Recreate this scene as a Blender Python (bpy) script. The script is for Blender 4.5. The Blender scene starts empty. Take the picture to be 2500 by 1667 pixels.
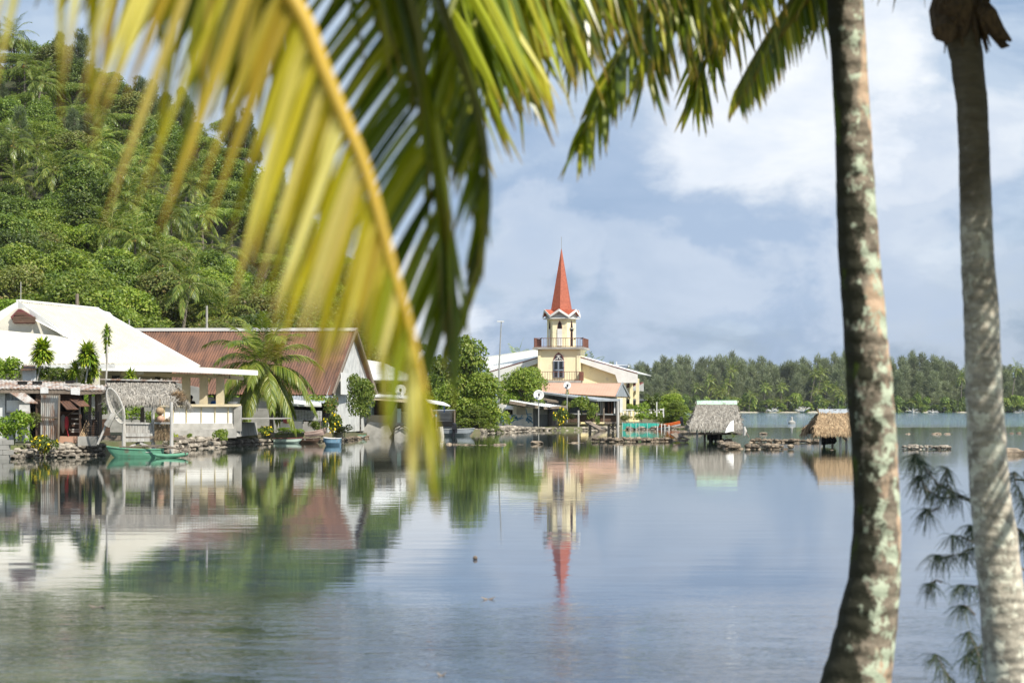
import bpy, math, random
import numpy as np
from mathutils import Vector, Matrix
S = bpy.context.scene
C = S.collection
V = Vector
PI = math.pi
R = math.radians
random.seed(11)
# ---------------------------------------------------------------- camera, sky, sun, exposure
F = 4861.0; HZ = 995.0; CZ = 2.2            # focal length and horizon in photo pixels, eye height over the water
cd = bpy.data.cameras.new('camera'); cam = bpy.data.objects.new('camera', cd); C.objects.link(cam)
cam.location = (0, 0, CZ); cam.rotation_euler = (R(90), 0, 0)
cd.lens = 70; cd.sensor_width = 36; cd.shift_y = (HZ-833.5)/2500.0
cd.clip_start = 0.3; cd.clip_end = 12000
cd.dof.use_dof = True; cd.dof.focus_distance = 185; cd.dof.aperture_fstop = 2.8
S.camera = cam
S.view_settings.view_transform = 'Standard'; S.view_settings.look = 'None'
S.view_settings.exposure = 0.3; S.view_settings.gamma = 1

SUN_EL, SUN_AZ = 47, 137                    # azimuth clockwise from +Y
ts = V((math.sin(R(SUN_AZ))*math.cos(R(SUN_EL)), math.cos(R(SUN_AZ))*math.cos(R(SUN_EL)), math.sin(R(SUN_EL))))
sl = bpy.data.lights.new('sun', 'SUN'); sl.energy = 5.0; sl.angle = R(0.53); sl.color = (1, 0.95, 0.86)
so = bpy.data.objects.new('sun', sl); C.objects.link(so); so.rotation_euler = ts.to_track_quat('Z', 'Y').to_euler()

W = bpy.data.worlds.new("World"); S.world = W; W.use_nodes = True
nt = W.node_tree; nt.nodes.clear()
def wn(t, **k):
    n = nt.nodes.new(t)
    for a, b in k.items(): setattr(n, a, b)
    return n
def lk(a, b): nt.links.new(a, b)
def wmath(op, a, b=None, clamp=False):
    n = wn('ShaderNodeMath', operation=op); n.use_clamp = clamp
    for i, x in enumerate((a, b)):
        if x is None: continue
        if isinstance(x, (int, float)): n.inputs[i].default_value = x
        else: lk(x, n.inputs[i])
    return n.outputs[0]
def wmix(f, a, b):
    n = wn('ShaderNodeMix', data_type='RGBA')
    if isinstance(f, (int, float)): n.inputs[0].default_value = f
    else: lk(f, n.inputs[0])
    for i, x in ((6, a), (7, b)):
        if isinstance(x, tuple): n.inputs[i].default_value = x+(1,)
        else: lk(x, n.inputs[i])
    return n.outputs[2]
def wramp(x, lo, hi):
    n = wn('ShaderNodeMapRange', interpolation_type='SMOOTHSTEP'); lk(x, n.inputs[0])
    n.inputs[1].default_value = lo; n.inputs[2].default_value = hi
    return n.outputs[0]
sky = wn('ShaderNodeTexSky', sky_type='NISHITA', sun_disc=False, sun_elevation=R(SUN_EL), sun_rotation=R(SUN_AZ))
sky.air_density = 1.0; sky.dust_density = 1.2; sky.ozone_density = 1.5
tc = wn('ShaderNodeTexCoord')
def wnoise(scale, vec, detail=6, rough=.55, dist=0):
    n = wn('ShaderNodeTexNoise'); n.inputs['Scale'].default_value = scale; n.inputs['Detail'].default_value = detail
    n.inputs['Roughness'].default_value = rough; n.inputs['Distortion'].default_value = dist; lk(vec, n.inputs['Vector'])
    return n.outputs[0]
def wmap(loc, sc):
    m = wn('ShaderNodeMapping'); m.inputs['Location'].default_value = loc; m.inputs['Scale'].default_value = sc
    lk(tc.outputs['Generated'], m.inputs[0]); return m.outputs[0]
sep = wn('ShaderNodeSeparateXYZ'); lk(tc.outputs['Generated'], sep.inputs[0]); zz = sep.outputs[2]
nb = wnoise(6.5, wmap((0.35, 0, .2), (1, 1, 3.2)), 9, .58, .5)
n2 = wnoise(13.0, wmap((3.1, 0, 1.2), (1, 1, 1.9)), 9, .58, .25)
n3 = wnoise(40.0, wmap((1.1, 2, .2), (1, 1, 1.3)), 6, .6, .2)
def bump_dir(px, py, rad_px, warp=.55, sx=1.0):   # a cloud standing in a fixed direction of the sky, with a ragged outline
    d = V(((px-1250)/F, 1, (HZ-py)/F)).normalized()
    sv = wn('ShaderNodeVectorMath', operation='SUBTRACT'); lk(tc.outputs['Generated'], sv.inputs[0]); sv.inputs[1].default_value = d
    sc = wn('ShaderNodeVectorMath', operation='MULTIPLY'); lk(sv.outputs[0], sc.inputs[0]); sc.inputs[1].default_value = (1/sx, 1, 1)
    n = wn('ShaderNodeVectorMath', operation='LENGTH'); lk(sc.outputs[0], n.inputs[0])
    w_ = wmath('ADD', wmath('MULTIPLY', wmath('SUBTRACT', n2, .5), 3.2*warp), wmath('MULTIPLY', wmath('SUBTRACT', n3, .5), .9*warp))
    x = wmath('ADD', wmath('MULTIPLY', n.outputs['Value'], F/rad_px), w_)
    return wramp(x, 1.08, .5)
def wmax(*xs):
    r = xs[0]
    for x in xs[1:]: r = wmath('MAXIMUM', r, x)
    return r
hi = wmax(bump_dir(1890, 300, 265, .6, 1.25), bump_dir(2160, 130, 170, .7), wmath('MULTIPLY', bump_dir(2170, 350, 180, .8, 1.3), .6), wmath('MULTIPLY', bump_dir(2420, 330, 160, .9, 1.3), .6),
          wmath('MULTIPLY', bump_dir(1000, 720, 190, .9, .9), .95), wmath('MULTIPLY', bump_dir(1430, 640, 130, 1.1, .5), .35), wmath('MULTIPLY', bump_dir(1290, 620, 150, 1.1, 1.2), .4), wmath('MULTIPLY', bump_dir(2300, 640, 240, 1.2, 1.5), .35), wmath('MULTIPLY', bump_dir(1620, 690, 190, 1.3, 1.6), .3))
blue = wmax(bump_dir(1700, 570, 380, .8, 1.9), wmath('MULTIPLY', bump_dir(2300, 470, 240, 1.1, 1.6), .7), wmath('MULTIPLY', bump_dir(1150, 500, 250, 1.1, 1.6), .5))
veil = wramp(wmath('ADD', wmath('ADD', wmath('MULTIPLY', nb, 1.15), wmath('MULTIPLY', n2, .85)), wmath('MULTIPLY', wramp(zz, .0, .3), .22)), .90, 1.22)
c0 = wmix(0.68, sky.outputs[0], (2.7, 3.9, 5.95))
c1 = wmix(wmath('MULTIPLY', veil, .9), c0, (5.1, 6.15, 7.5))
c1b = wmix(wmath('MULTIPLY', blue, .68), c1, (3.25, 4.4, 6.3))
soft = wramp(wmath('ADD', n2, wmath('MULTIPLY', nb, .8)), .55, 1.15)
c2 = wmix(wmath('MULTIPLY', hi, .95), c1b, wmix(soft, (6.6, 7.4, 8.6), (9.3, 9.5, 9.7)))
bg = wn('ShaderNodeBackground'); bg.inputs[1].default_value = 0.092; lk(c2, bg.inputs[0])
wo = wn('ShaderNodeOutputWorld'); lk(bg.outputs[0], wo.inputs[0])

# ---------------------------------------------------------------- helpers
CR = {0: (0, 0, .9408), 1: (0, 720, 3.7333), 2: (550, 750, 4.125), 3: (1000, 780, 4.9), 4: (1180, 560, 4.612), 5: (1200, 860, 4.704),
      6: (1600, 820, 4.704), 7: (2000, 820, 4.704), 8: (0, 40, 2.063)}
def P(px, py, d): return V(((px-1250)/F*d, d, CZ+(HZ-py)/F*d))
def Q(k, x, y, d):
    a, b, s = CR[k]; return P(a+x/s, b+y/s, d)
def G(px, py, z=0.0):
    d = (CZ-z)*F/(py-HZ); return V(((px-1250)/F*d, d, z))
def GQ(k, x, y, z=0.0):
    a, b, s = CR[k]; return G(a+x/s, b+y/s, z)
def X0(px, d): return (px-1250)/F*d

class MB:
    def __init__(s): s.v = []; s.f = []; s.t = []; s.p = []
    def add(s, vs, fs, t=.5, p=0.0):
        o = len(s.v); s.v += [tuple(q) for q in vs]; s.f += [tuple(i+o for i in q) for q in fs]
        s.t += [t]*len(vs) if isinstance(t, (int, float)) else list(t)
        s.p += [p]*len(vs) if isinstance(p, (int, float)) else list(p)
    def poly(s, pts): s.add(pts, [tuple(range(len(pts)))])
    def prism(s, pts, ext):
        n = len(pts); ext = V(ext); a = [V(p) for p in pts]; b = [p+ext for p in a]
        fs = [tuple(range(n)), tuple(range(2*n-1, n-1, -1))]+[(i, i+n, (i+1) % n+n, (i+1) % n) for i in range(n)]
        s.add(a+b, fs)
    def slab(s, a, b, c, d, t):
        n = (V(b)-V(a)).cross(V(d)-V(a)).normalized()
        s.prism([a, b, c, d], n*t)
    def box(s, c, sz, rz=0, M=None):
        M = M or Matrix.Rotation(rz, 3, 'Z'); c = V(c); h = [x/2 for x in sz]
        vs = [c+M @ V((x*h[0], y*h[1], z*h[2])) for x in (-1, 1) for y in (-1, 1) for z in (-1, 1)]
        s.add(vs, [(0, 1, 3, 2), (4, 6, 7, 5), (0, 4, 5, 1), (2, 3, 7, 6), (0, 2, 6, 4), (1, 5, 7, 3)])
    def beam(s, a, b, w, h=None):
        a = V(a); b = V(b); h = h or w; d = b-a
        M = d.to_track_quat('X', 'Z').to_matrix(); s.box((a+b)/2, (d.length, w, h), M=M)
    def tube(s, pts, rs, n=8, cap=True):
        pts = [V(p) for p in pts]
        if isinstance(rs, (int, float)): rs = [rs]*len(pts)
        vs = []; ref = V((0.13, 1, 0.07))
        for i, p in enumerate(pts):
            t = (pts[min(i+1, len(pts)-1)]-pts[max(i-1, 0)]).normalized()
            if abs(t.dot(ref)) > .95: ref = V((1, .1, .05))
            u = t.cross(ref).normalized(); w = t.cross(u)
            vs += [p+(u*math.cos(2*PI*k/n)+w*math.sin(2*PI*k/n))*rs[i] for k in range(n)]
        fs = [(i*n+k, i*n+(k+1) % n, (i+1)*n+(k+1) % n, (i+1)*n+k) for i in range(len(pts)-1) for k in range(n)]
        if cap: fs += [tuple(range(n-1, -1, -1)), tuple((len(pts)-1)*n+k for k in range(n))]
        s.add(vs, fs)
    def corr(s, a, b, c, d, pitch=.15, amp=.025, t=.02):      # corrugated sheet, ridges run a->d
        a, b, c, d = map(V, (a, b, c, d)); nrm = (b-a).cross(d-a).normalized()
        n = max(4, int((b-a).length/pitch*4)); vs = []
        for i in range(n+1):
            u = i/n; o = nrm*amp*math.sin(2*PI*u*(b-a).length/pitch)
            lo = a.lerp(b, u)+o; up = d.lerp(c, u)+o
            vs += [lo, up, lo-nrm*t, up-nrm*t]
        fs = []
        for i in range(n):
            k = 4*i
            fs += [(k, k+4, k+5, k+1), (k+2, k+3, k+7, k+6), (k, k+2, k+6, k+4), (k+1, k+5, k+7, k+3)]
        fs += [(0, 1, 3, 2), (4*n, 4*n+2, 4*n+3, 4*n+1)]
        s.add(vs, fs)
    def lathe(s, c, prof, n=16, axis=None):
        M = axis.to_track_quat('Z', 'Y').to_matrix() if axis else Matrix.Identity(3); c = V(c); vs = []
        for r, z in prof: vs += [c+M @ V((r*math.cos(2*PI*k/n), r*math.sin(2*PI*k/n), z)) for k in range(n)]
        fs = [(i*n+k, i*n+(k+1) % n, (i+1)*n+(k+1) % n, (i+1)*n+k) for i in range(len(prof)-1) for k in range(n)]
        s.add(vs, fs)
    def rock(s, c, r, rng, flat=.7):
        vs = []; n1, n2 = 5, 8; ph = rng.uniform(0, 6); c = V(c)
        sx, sy, sz = r*rng.uniform(.8, 1.3), r*rng.uniform(.75, 1.1), r*flat*rng.uniform(.7, 1.15); rz = rng.uniform(0, PI)
        for i in range(n1+1):
            for k in range(n2):
                th = PI*i/n1; a = 2*PI*k/n2+ph; q = rng.uniform(.78, 1.12)
                if i in (0, n1): q = .85
                x = sx*math.sin(th)*math.cos(a)*q; y = sy*math.sin(th)*math.sin(a)*q
                vs.append(c+V((x*math.cos(rz)-y*math.sin(rz), x*math.sin(rz)+y*math.cos(rz), sz*math.cos(th)*q)))
        fs = [(i*n2+k, (i+1)*n2+k, (i+1)*n2+(k+1) % n2, i*n2+(k+1) % n2) for i in range(n1) for k in range(n2)]
        s.add(vs, fs, t=rng.random())
    def ball(s, c, r, n=10, m=6, sc=(1, 1, 1)):
        s.lathe(c, [(r*math.sin(PI*i/m)*sc[0]+1e-4, -r*math.cos(PI*i/m)*sc[2]) for i in range(m+1)], n)
    def quads(s, A, tint, tip=None):
        o = len(s.v); n = len(A); s.v += A.reshape(-1, 3).tolist()
        s.f += [(o+4*i, o+4*i+1, o+4*i+2, o+4*i+3) for i in range(n)]
        s.t += np.repeat(tint, 4).tolist(); s.p += [0.0]*(4*n) if tip is None else tip.reshape(-1).tolist()

ORG = {}
def root_of(o):
    while o.parent: o = o.parent
    return o
def tag(o, label=None, cat=None, group=None, kind=None):
    if label: o['label'] = label
    if cat: o['category'] = cat
    if group: o['group'] = group
    if kind: o['kind'] = kind
    return o
def mesh_obj(name, mb, m, off=V((0, 0, 0)), smooth=False):
    me = bpy.data.meshes.new(name)
    vs = mb.v if off.length == 0 else [(x-off.x, y-off.y, z-off.z) for x, y, z in mb.v]
    me.from_pydata(vs, [], mb.f)
    if mb.t and len(mb.t) == len(mb.v):
        a = me.attributes.new('tint', 'FLOAT', 'POINT'); a.data.foreach_set('value', mb.t)
        a = me.attributes.new('tip', 'FLOAT', 'POINT'); a.data.foreach_set('value', mb.p)
    if m: me.materials.append(m)
    if smooth: me.polygons.foreach_set('use_smooth', [True]*len(me.polygons))
    me.update()
    o = bpy.data.objects.new(name, me); C.objects.link(o); return o
def thing(name, label, cat, loc=(0, 0, 0), rz=0, group=None, local=False):
    o = bpy.data.objects.new(name, None); C.objects.link(o); o.empty_display_size = .3
    o.location = loc; o.rotation_euler = (0, 0, rz); tag(o, label, cat, group)
    ORG[o.name] = V((0, 0, 0)) if local else V(loc); return o
def part(name, mb, m, parent, label=None, smooth=False, kind=None):
    o = mesh_obj(name, mb, m, ORG[root_of(parent).name], smooth); o.parent = parent
    tag(o, label, kind=kind); return o
def single(name, mb, m, label, cat, group=None, smooth=False):
    a = np.array(mb.v); lo = a.min(0); hi_ = a.max(0)
    off = V(((lo[0]+hi_[0])/2, (lo[1]+hi_[1])/2, lo[2]))
    o = mesh_obj(name, mb, m, off, smooth); o.location = off; ORG[o.name] = off; return tag(o, label, cat, group)
def struct(name, mb, m, smooth=False):
    o = mesh_obj(name, mb, m, smooth=smooth); o['kind'] = 'structure'; return o
def dup(src, loc, rz=0, sc=1.0, label=None, group=None, rx=0):
    def cp(o, par):
        c = o.copy(); C.objects.link(c)
        if par: c.parent = par
        for ch in list(o.children): cp(ch, c)
        return c
    r = cp(src, None); r.location = loc; r.rotation_euler = (rx, 0, rz)
    r.scale = (sc, sc, sc) if isinstance(sc, (int, float)) else sc
    if label: r['label'] = label
    if group: r['group'] = group
    return r
class Proto:                                   # the first placing uses the source itself, later ones are copies
    def __init__(s, o): s.o = o; s.used = False
    def put(s, loc, rz=0, sc=1.0, label=None, group=None, rx=0):
        if s.used: return dup(s.o, loc, rz, sc, label, group, rx)
        s.used = True; o = s.o; o.location = loc; o.rotation_euler = (rx, 0, rz)
        o.scale = (sc, sc, sc) if isinstance(sc, (int, float)) else sc
        if label: o['label'] = label
        if group: o['group'] = group
        return o

# ---------------------------------------------------------------- materials
def newmat(name):
    m = bpy.data.materials.new(name); m.use_nodes = True; n = m.node_tree.nodes; n.clear(); return m, n, m.node_tree.links
def mat(name, c1, c2=None, rough=.75, scale=3, detail=5, lo=.35, hi=.65, metal=0, bump=0, bscale=None, stretch=(1, 1, 1), spec=.35, tint=0, c3=None, s3=1, lo3=.55, hi3=.7):
    m, n, l = newmat(name)
    b = n.new('ShaderNodeBsdfPrincipled'); o = n.new('ShaderNodeOutputMaterial'); l.new(b.outputs[0], o.inputs[0])
    b.inputs['Roughness'].default_value = rough; b.inputs['Metallic'].default_value = metal; b.inputs['Specular IOR Level'].default_value = spec
    c2 = c2 or tuple(x*.72 for x in c1)
    tc = n.new('ShaderNodeTexCoord'); mp = n.new('ShaderNodeMapping'); mp.inputs['Scale'].default_value = stretch; l.new(tc.outputs['Object'], mp.inputs[0])
    ns = n.new('ShaderNodeTexNoise'); ns.inputs['Scale'].default_value = scale; ns.inputs['Detail'].default_value = detail; ns.inputs['Roughness'].default_value = .62
    l.new(mp.outputs[0], ns.inputs['Vector'])
    mr = n.new('ShaderNodeMapRange'); mr.inputs[1].default_value = lo; mr.inputs[2].default_value = hi; l.new(ns.outputs[0], mr.inputs[0])
    mx = n.new('ShaderNodeMix'); mx.data_type = 'RGBA'; l.new(mr.outputs[0], mx.inputs[0]); mx.inputs[6].default_value = c1+(1,); mx.inputs[7].default_value = c2+(1,)
    out = mx.outputs[2]
    if c3:
        n3 = n.new('ShaderNodeTexNoise'); n3.inputs['Scale'].default_value = s3; n3.inputs['Detail'].default_value = 4; l.new(tc.outputs['Object'], n3.inputs['Vector'])
        m3 = n.new('ShaderNodeMapRange'); m3.inputs[1].default_value = lo3; m3.inputs[2].default_value = hi3; l.new(n3.outputs[0], m3.inputs[0])
        x3 = n.new('ShaderNodeMix'); x3.data_type = 'RGBA'; l.new(m3.outputs[0], x3.inputs[0]); l.new(out, x3.inputs[6]); x3.inputs[7].default_value = c3+(1,); out = x3.outputs[2]
    if tint:
        at = n.new('ShaderNodeAttribute'); at.attribute_name = 'tint'
        mt = n.new('ShaderNodeMapRange'); mt.inputs[3].default_value = 1-tint; mt.inputs[4].default_value = 1+tint; l.new(at.outputs['Fac'], mt.inputs[0])
        vm = n.new('ShaderNodeVectorMath'); vm.operation = 'SCALE'; l.new(out, vm.inputs[0]); l.new(mt.outputs[0], vm.inputs['Scale']); out = vm.outputs[0]
    l.new(out, b.inputs['Base Color'])
    if bump:
        nb = n.new('ShaderNodeTexNoise'); nb.inputs['Scale'].default_value = bscale or scale*4; nb.inputs['Detail'].default_value = 6; l.new(mp.outputs[0], nb.inputs['Vector'])
        bp = n.new('ShaderNodeBump'); bp.inputs['Distance'].default_value = bump; l.new(nb.outputs[0], bp.inputs['Height']); l.new(bp.outputs[0], b.inputs['Normal'])
    return m
def leafmat(name, cols, trans=.3, rough=.45, tipcol=None, spec=.4, vary=0):
    m, n, l = newmat(name)
    at = n.new('ShaderNodeAttribute'); at.attribute_name = 'tint'
    r = n.new('ShaderNodeValToRGB'); l.new(at.outputs['Fac'], r.inputs[0])
    el = r.color_ramp.elements
    for i, c in enumerate(cols):
        e = el[i] if i < 2 else el.new(1)
        e.position = i/(len(cols)-1); e.color = c+(1,)
    col = r.outputs[0]
    if vary:
        oi = n.new('ShaderNodeObjectInfo'); vr = n.new('ShaderNodeMapRange'); l.new(oi.outputs['Random'], vr.inputs[0]); vr.inputs[3].default_value = 1-vary; vr.inputs[4].default_value = 1+vary*.8
        vm = n.new('ShaderNodeVectorMath'); vm.operation = 'SCALE'; l.new(col, vm.inputs[0]); l.new(vr.outputs[0], vm.inputs['Scale']); col = vm.outputs[0]
    if tipcol:
        a2 = n.new('ShaderNodeAttribute'); a2.attribute_name = 'tip'
        mr = n.new('ShaderNodeMapRange'); mr.inputs[1].default_value = .72; mr.inputs[2].default_value = 1.05; l.new(a2.outputs['Fac'], mr.inputs[0])
        mx = n.new('ShaderNodeMix'); mx.data_type = 'RGBA'; l.new(mr.outputs[0], mx.inputs[0]); l.new(col, mx.inputs[6]); mx.inputs[7].default_value = tipcol+(1,); col = mx.outputs[2]
    b = n.new('ShaderNodeBsdfPrincipled'); b.inputs['Roughness'].default_value = rough; b.inputs['Specular IOR Level'].default_value = spec; l.new(col, b.inputs['Base Color'])
    t = n.new('ShaderNodeBsdfTranslucent'); hs = n.new('ShaderNodeMix'); hs.data_type = 'RGBA'; hs.blend_type = 'MULTIPLY'; hs.inputs[0].default_value = 1
    l.new(col, hs.inputs[6]); hs.inputs[7].default_value = (1.5, 1.6, .6, 1); l.new(hs.outputs[2], t.inputs[0])
    ms = n.new('ShaderNodeMixShader'); ms.inputs[0].default_value = trans; l.new(b.outputs[0], ms.inputs[1]); l.new(t.outputs[0], ms.inputs[2])
    o = n.new('ShaderNodeOutputMaterial'); l.new(ms.outputs[0], o.inputs[0]); return m

M = {}
M['white_paint'] = mat('white_paint', (.80, .79, .75), (.70, .69, .65), rough=.5, scale=1.2)
M['white_roof'] = mat('white_roof_sheet', (.82, .81, .75), (.76, .75, .69), rough=.42, scale=.6)
M['cream'] = mat('cream_paint', (.62, .53, .36), (.52, .44, .29), scale=2)
M['cream_pale'] = mat('pale_cream_paint', (.72, .68, .58), (.64, .60, .50), scale=1.5)
M['yellow'] = mat('yellow_render', (.90, .81, .54), (.84, .75, .48), rough=.85, scale=.8, c3=(.55, .50, .38), s3=1.1, lo3=.56, hi3=.78)
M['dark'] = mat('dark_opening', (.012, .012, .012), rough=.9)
M['glass'] = mat('window_glass', (.02, .025, .03), rough=.12, spec=.6)
M['rust'] = mat('rusty_sheet', (.19, .098, .062), (.09, .05, .036), rough=.8, scale=1.1, detail=8, stretch=(2.5, .25, .25), c3=(.25, .12, .07), s3=.5, lo3=.5, hi3=.75)
M['rust2'] = mat('rust_stained_sheet', (.52, .50, .46), (.28, .15, .09), rough=.7, scale=1.4, detail=7, stretch=(2, .6, .6), lo=.42, hi=.62, metal=.1)
M['grey_sheet'] = mat('grey_metal_sheet', (.42, .45, .47), (.30, .32, .33), rough=.5, scale=1.2, metal=.25, stretch=(2, .4, 1))
M['weathered_white'] = mat('weathered_white_sheet', (.72, .72, .70), (.42, .41, .39), rough=.6, scale=1.4, detail=8, lo=.5, hi=.75)
M['wood'] = mat('weathered_wood', (.27, .22, .17), (.15, .115, .085), scale=2, stretch=(6, 6, .7), bump=.01)
M['pale_wood'] = mat('bleached_wood', (.60, .58, .53), (.40, .37, .33), scale=3, stretch=(5, 5, .7))
M['brown_board'] = mat('brown_boards', (.13, .075, .05), (.07, .045, .03), scale=2, stretch=(.5, .5, 5))
M['concrete'] = mat('concrete', (.44, .42, .38), (.28, .27, .24), rough=.9, scale=1.5, detail=8)
M['conc_white'] = mat('limewashed_wall', (.66, .66, .62), (.48, .48, .46), rough=.9, scale=1.6, detail=8, c3=(.20, .20, .19), s3=.9, lo3=.6, hi3=.75)
M['darkgrey'] = mat('dark_grey_cladding', (.16, .18, .20), (.09, .10, .11), rough=.6, scale=2, stretch=(3, 3, .5))
M['salmon'] = mat('salmon_roof', (.58, .345, .24), (.51, .30, .205), rough=.6, scale=.7)
M['red_roof'] = mat('red_shingle', (.46, .13, .07), (.33, .085, .045), rough=.6, scale=7, detail=2, lo=.4, hi=.6)
M['red_iron'] = mat('rusty_red_iron', (.24, .10, .07), (.15, .07, .05), scale=3)
M['bluegrey'] = mat('blue_grey_frame', (.28, .33, .40), rough=.5)
M['maroon'] = mat('maroon_trim', (.22, .075, .07), rough=.6)
M['thatch_grey'] = mat('grey_thatch', (.40, .37, .32), (.24, .215, .18), rough=.95, scale=6, tint=.38)
M['thatch_brown'] = mat('brown_thatch', (.46, .335, .20), (.27, .18, .10), rough=.95, scale=5, tint=.42)
M['thatch_dark'] = mat('dark_thatch_lining', (.05, .035, .022), rough=.95)
M['teal_paint'] = mat('green_boat_paint', (.15, .37, .24), (.11, .29, .18), rough=.6, scale=2, c3=(.20, .17, .12), s3=2.2, lo3=.62, hi3=.75)
M['mint'] = mat('mint_paint', (.56, .68, .58), (.47, .58, .50), rough=.45)
M['mint_sheet'] = mat('pale_green_sheet', (.46, .68, .48), (.40, .60, .42), rough=.5)
M['pink'] = mat('faded_pink_paint', (.58, .42, .36), rough=.5)
M['blue'] = mat('pale_blue_paint', (.22, .38, .50), (.17, .30, .42), rough=.45)
M['orange'] = mat('orange_paint', (.70, .15, .03), (.60, .12, .03), rough=.4)
M['alu'] = mat('dull_aluminium', (.42, .46, .48), (.32, .35, .37), rough=.42, metal=.35, scale=2)
M['black'] = mat('black_plastic', (.02, .02, .024), rough=.4)
M['net'] = mat('green_netting', (.03, .36, .27), (.02, .24, .19), rough=.8, scale=5)
M['netwhite'] = mat('pale_fishing_net', (.46, .44, .39), (.36, .34, .30), rough=.9, scale=6)
M['rock'] = mat('coral_rock', (.40, .35, .28), (.17, .145, .115), rough=.95, scale=2.2, detail=8, bump=.03, tint=.45)
M['rock_dark'] = mat('wet_brown_rock', (.30, .235, .165), (.095, .075, .055), rough=.9, scale=2.5, detail=8, bump=.03, tint=.5)
M['steel'] = mat('galvanised_steel', (.50, .50, .48), rough=.5, metal=.4)
M['dish'] = mat('dish_white', (.70, .70, .68), rough=.5)
M['yellow_line'] = mat('yellow_trim', (.70, .58, .30), rough=.6)
M['leaf_a'] = leafmat('broadleaf_mid_green', [(0.069, 0.113, 0.014), (0.147, 0.220, 0.025), (0.235, 0.302, 0.040), (0.334, 0.348, 0.069)], vary=0.38)
M['leaf_b'] = leafmat('broadleaf_dark_green', [(0.045, 0.082, 0.013), (0.100, 0.154, 0.023), (0.162, 0.226, 0.032), (0.251, 0.270, 0.058)], vary=0.42)
M['leaf_c'] = leafmat('broadleaf_light_green', [(0.094, 0.158, 0.012), (0.162, 0.266, 0.020), (0.244, 0.351, 0.031), (0.270, 0.314, 0.050)])
M['leaf_d'] = leafmat('broadleaf_olive', [(0.098, 0.118, 0.026), (0.146, 0.172, 0.039), (0.211, 0.234, 0.052), (0.227, 0.156, 0.065)], vary=0.35)
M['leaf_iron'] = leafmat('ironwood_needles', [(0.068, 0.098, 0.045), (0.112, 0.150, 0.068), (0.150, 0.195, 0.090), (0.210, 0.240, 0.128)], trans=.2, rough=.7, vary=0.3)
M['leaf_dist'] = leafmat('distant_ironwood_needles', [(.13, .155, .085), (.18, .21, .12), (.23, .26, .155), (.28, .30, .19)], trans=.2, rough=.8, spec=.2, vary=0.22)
M['leaf_palm'] = leafmat('palm_leaflets', [(0.068, 0.110, 0.016), (0.135, 0.204, 0.027), (0.231, 0.298, 0.047), (0.385, 0.376, 0.093)], trans=.25, rough=.35, vary=0.35)
M['leaf_palm_y'] = leafmat('yellow_green_palm_leaflets', [(0.057, 0.101, 0.013), (0.123, 0.175, 0.018), (0.199, 0.239, 0.032), (0.304, 0.294, 0.063)], trans=.25, rough=.4)
M['leaf_drac'] = leafmat('strap_leaves', [(0.068, 0.138, 0.011), (0.176, 0.275, 0.022), (0.338, 0.413, 0.033), (0.486, 0.500, 0.055)], trans=.2)
M['frond_yellow'] = leafmat('old_frond_leaflets', [(.14, .21, .01), (.36, .34, .012), (.62, .52, .03), (.78, .72, .30), (.55, .38, .06), (.28, .32, .02)], trans=.42, rough=.3, tipcol=(.34, .16, .03), spec=.55)
M['frond_green'] = leafmat('bright_frond_leaflets', [(.05, .085, .004), (.12, .17, .007), (.29, .33, .012), (.55, .50, .05)], trans=.29, rough=.3, tipcol=(.34, .18, .03), spec=.5)
M['rachis'] = mat('yellow_leaf_stalk', (.62, .40, .05), (.50, .34, .05), rough=.4, scale=6)
M['rachis_g'] = mat('green_leaf_stalk', (.20, .20, .03), (.12, .13, .03), rough=.5, scale=6)
M['bark'] = mat('grey_bark', (.22, .19, .15), (.12, .10, .08), rough=.95, scale=3, stretch=(3, 3, .8))
M['coconut'] = mat('coconut_husk', (.42, .24, .05), (.30, .20, .06), rough=.6)
M['flower_y'] = mat('yellow_petals', (.85, .62, .01), rough=.6)
M['flower_r'] = mat('red_petals', (.55, .05, .04), rough=.6)
M['flower_w'] = mat('white_petals', (.8, .8, .78), rough=.6)
M['stem'] = mat('green_stem', (.10, .13, .04), rough=.8)
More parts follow.
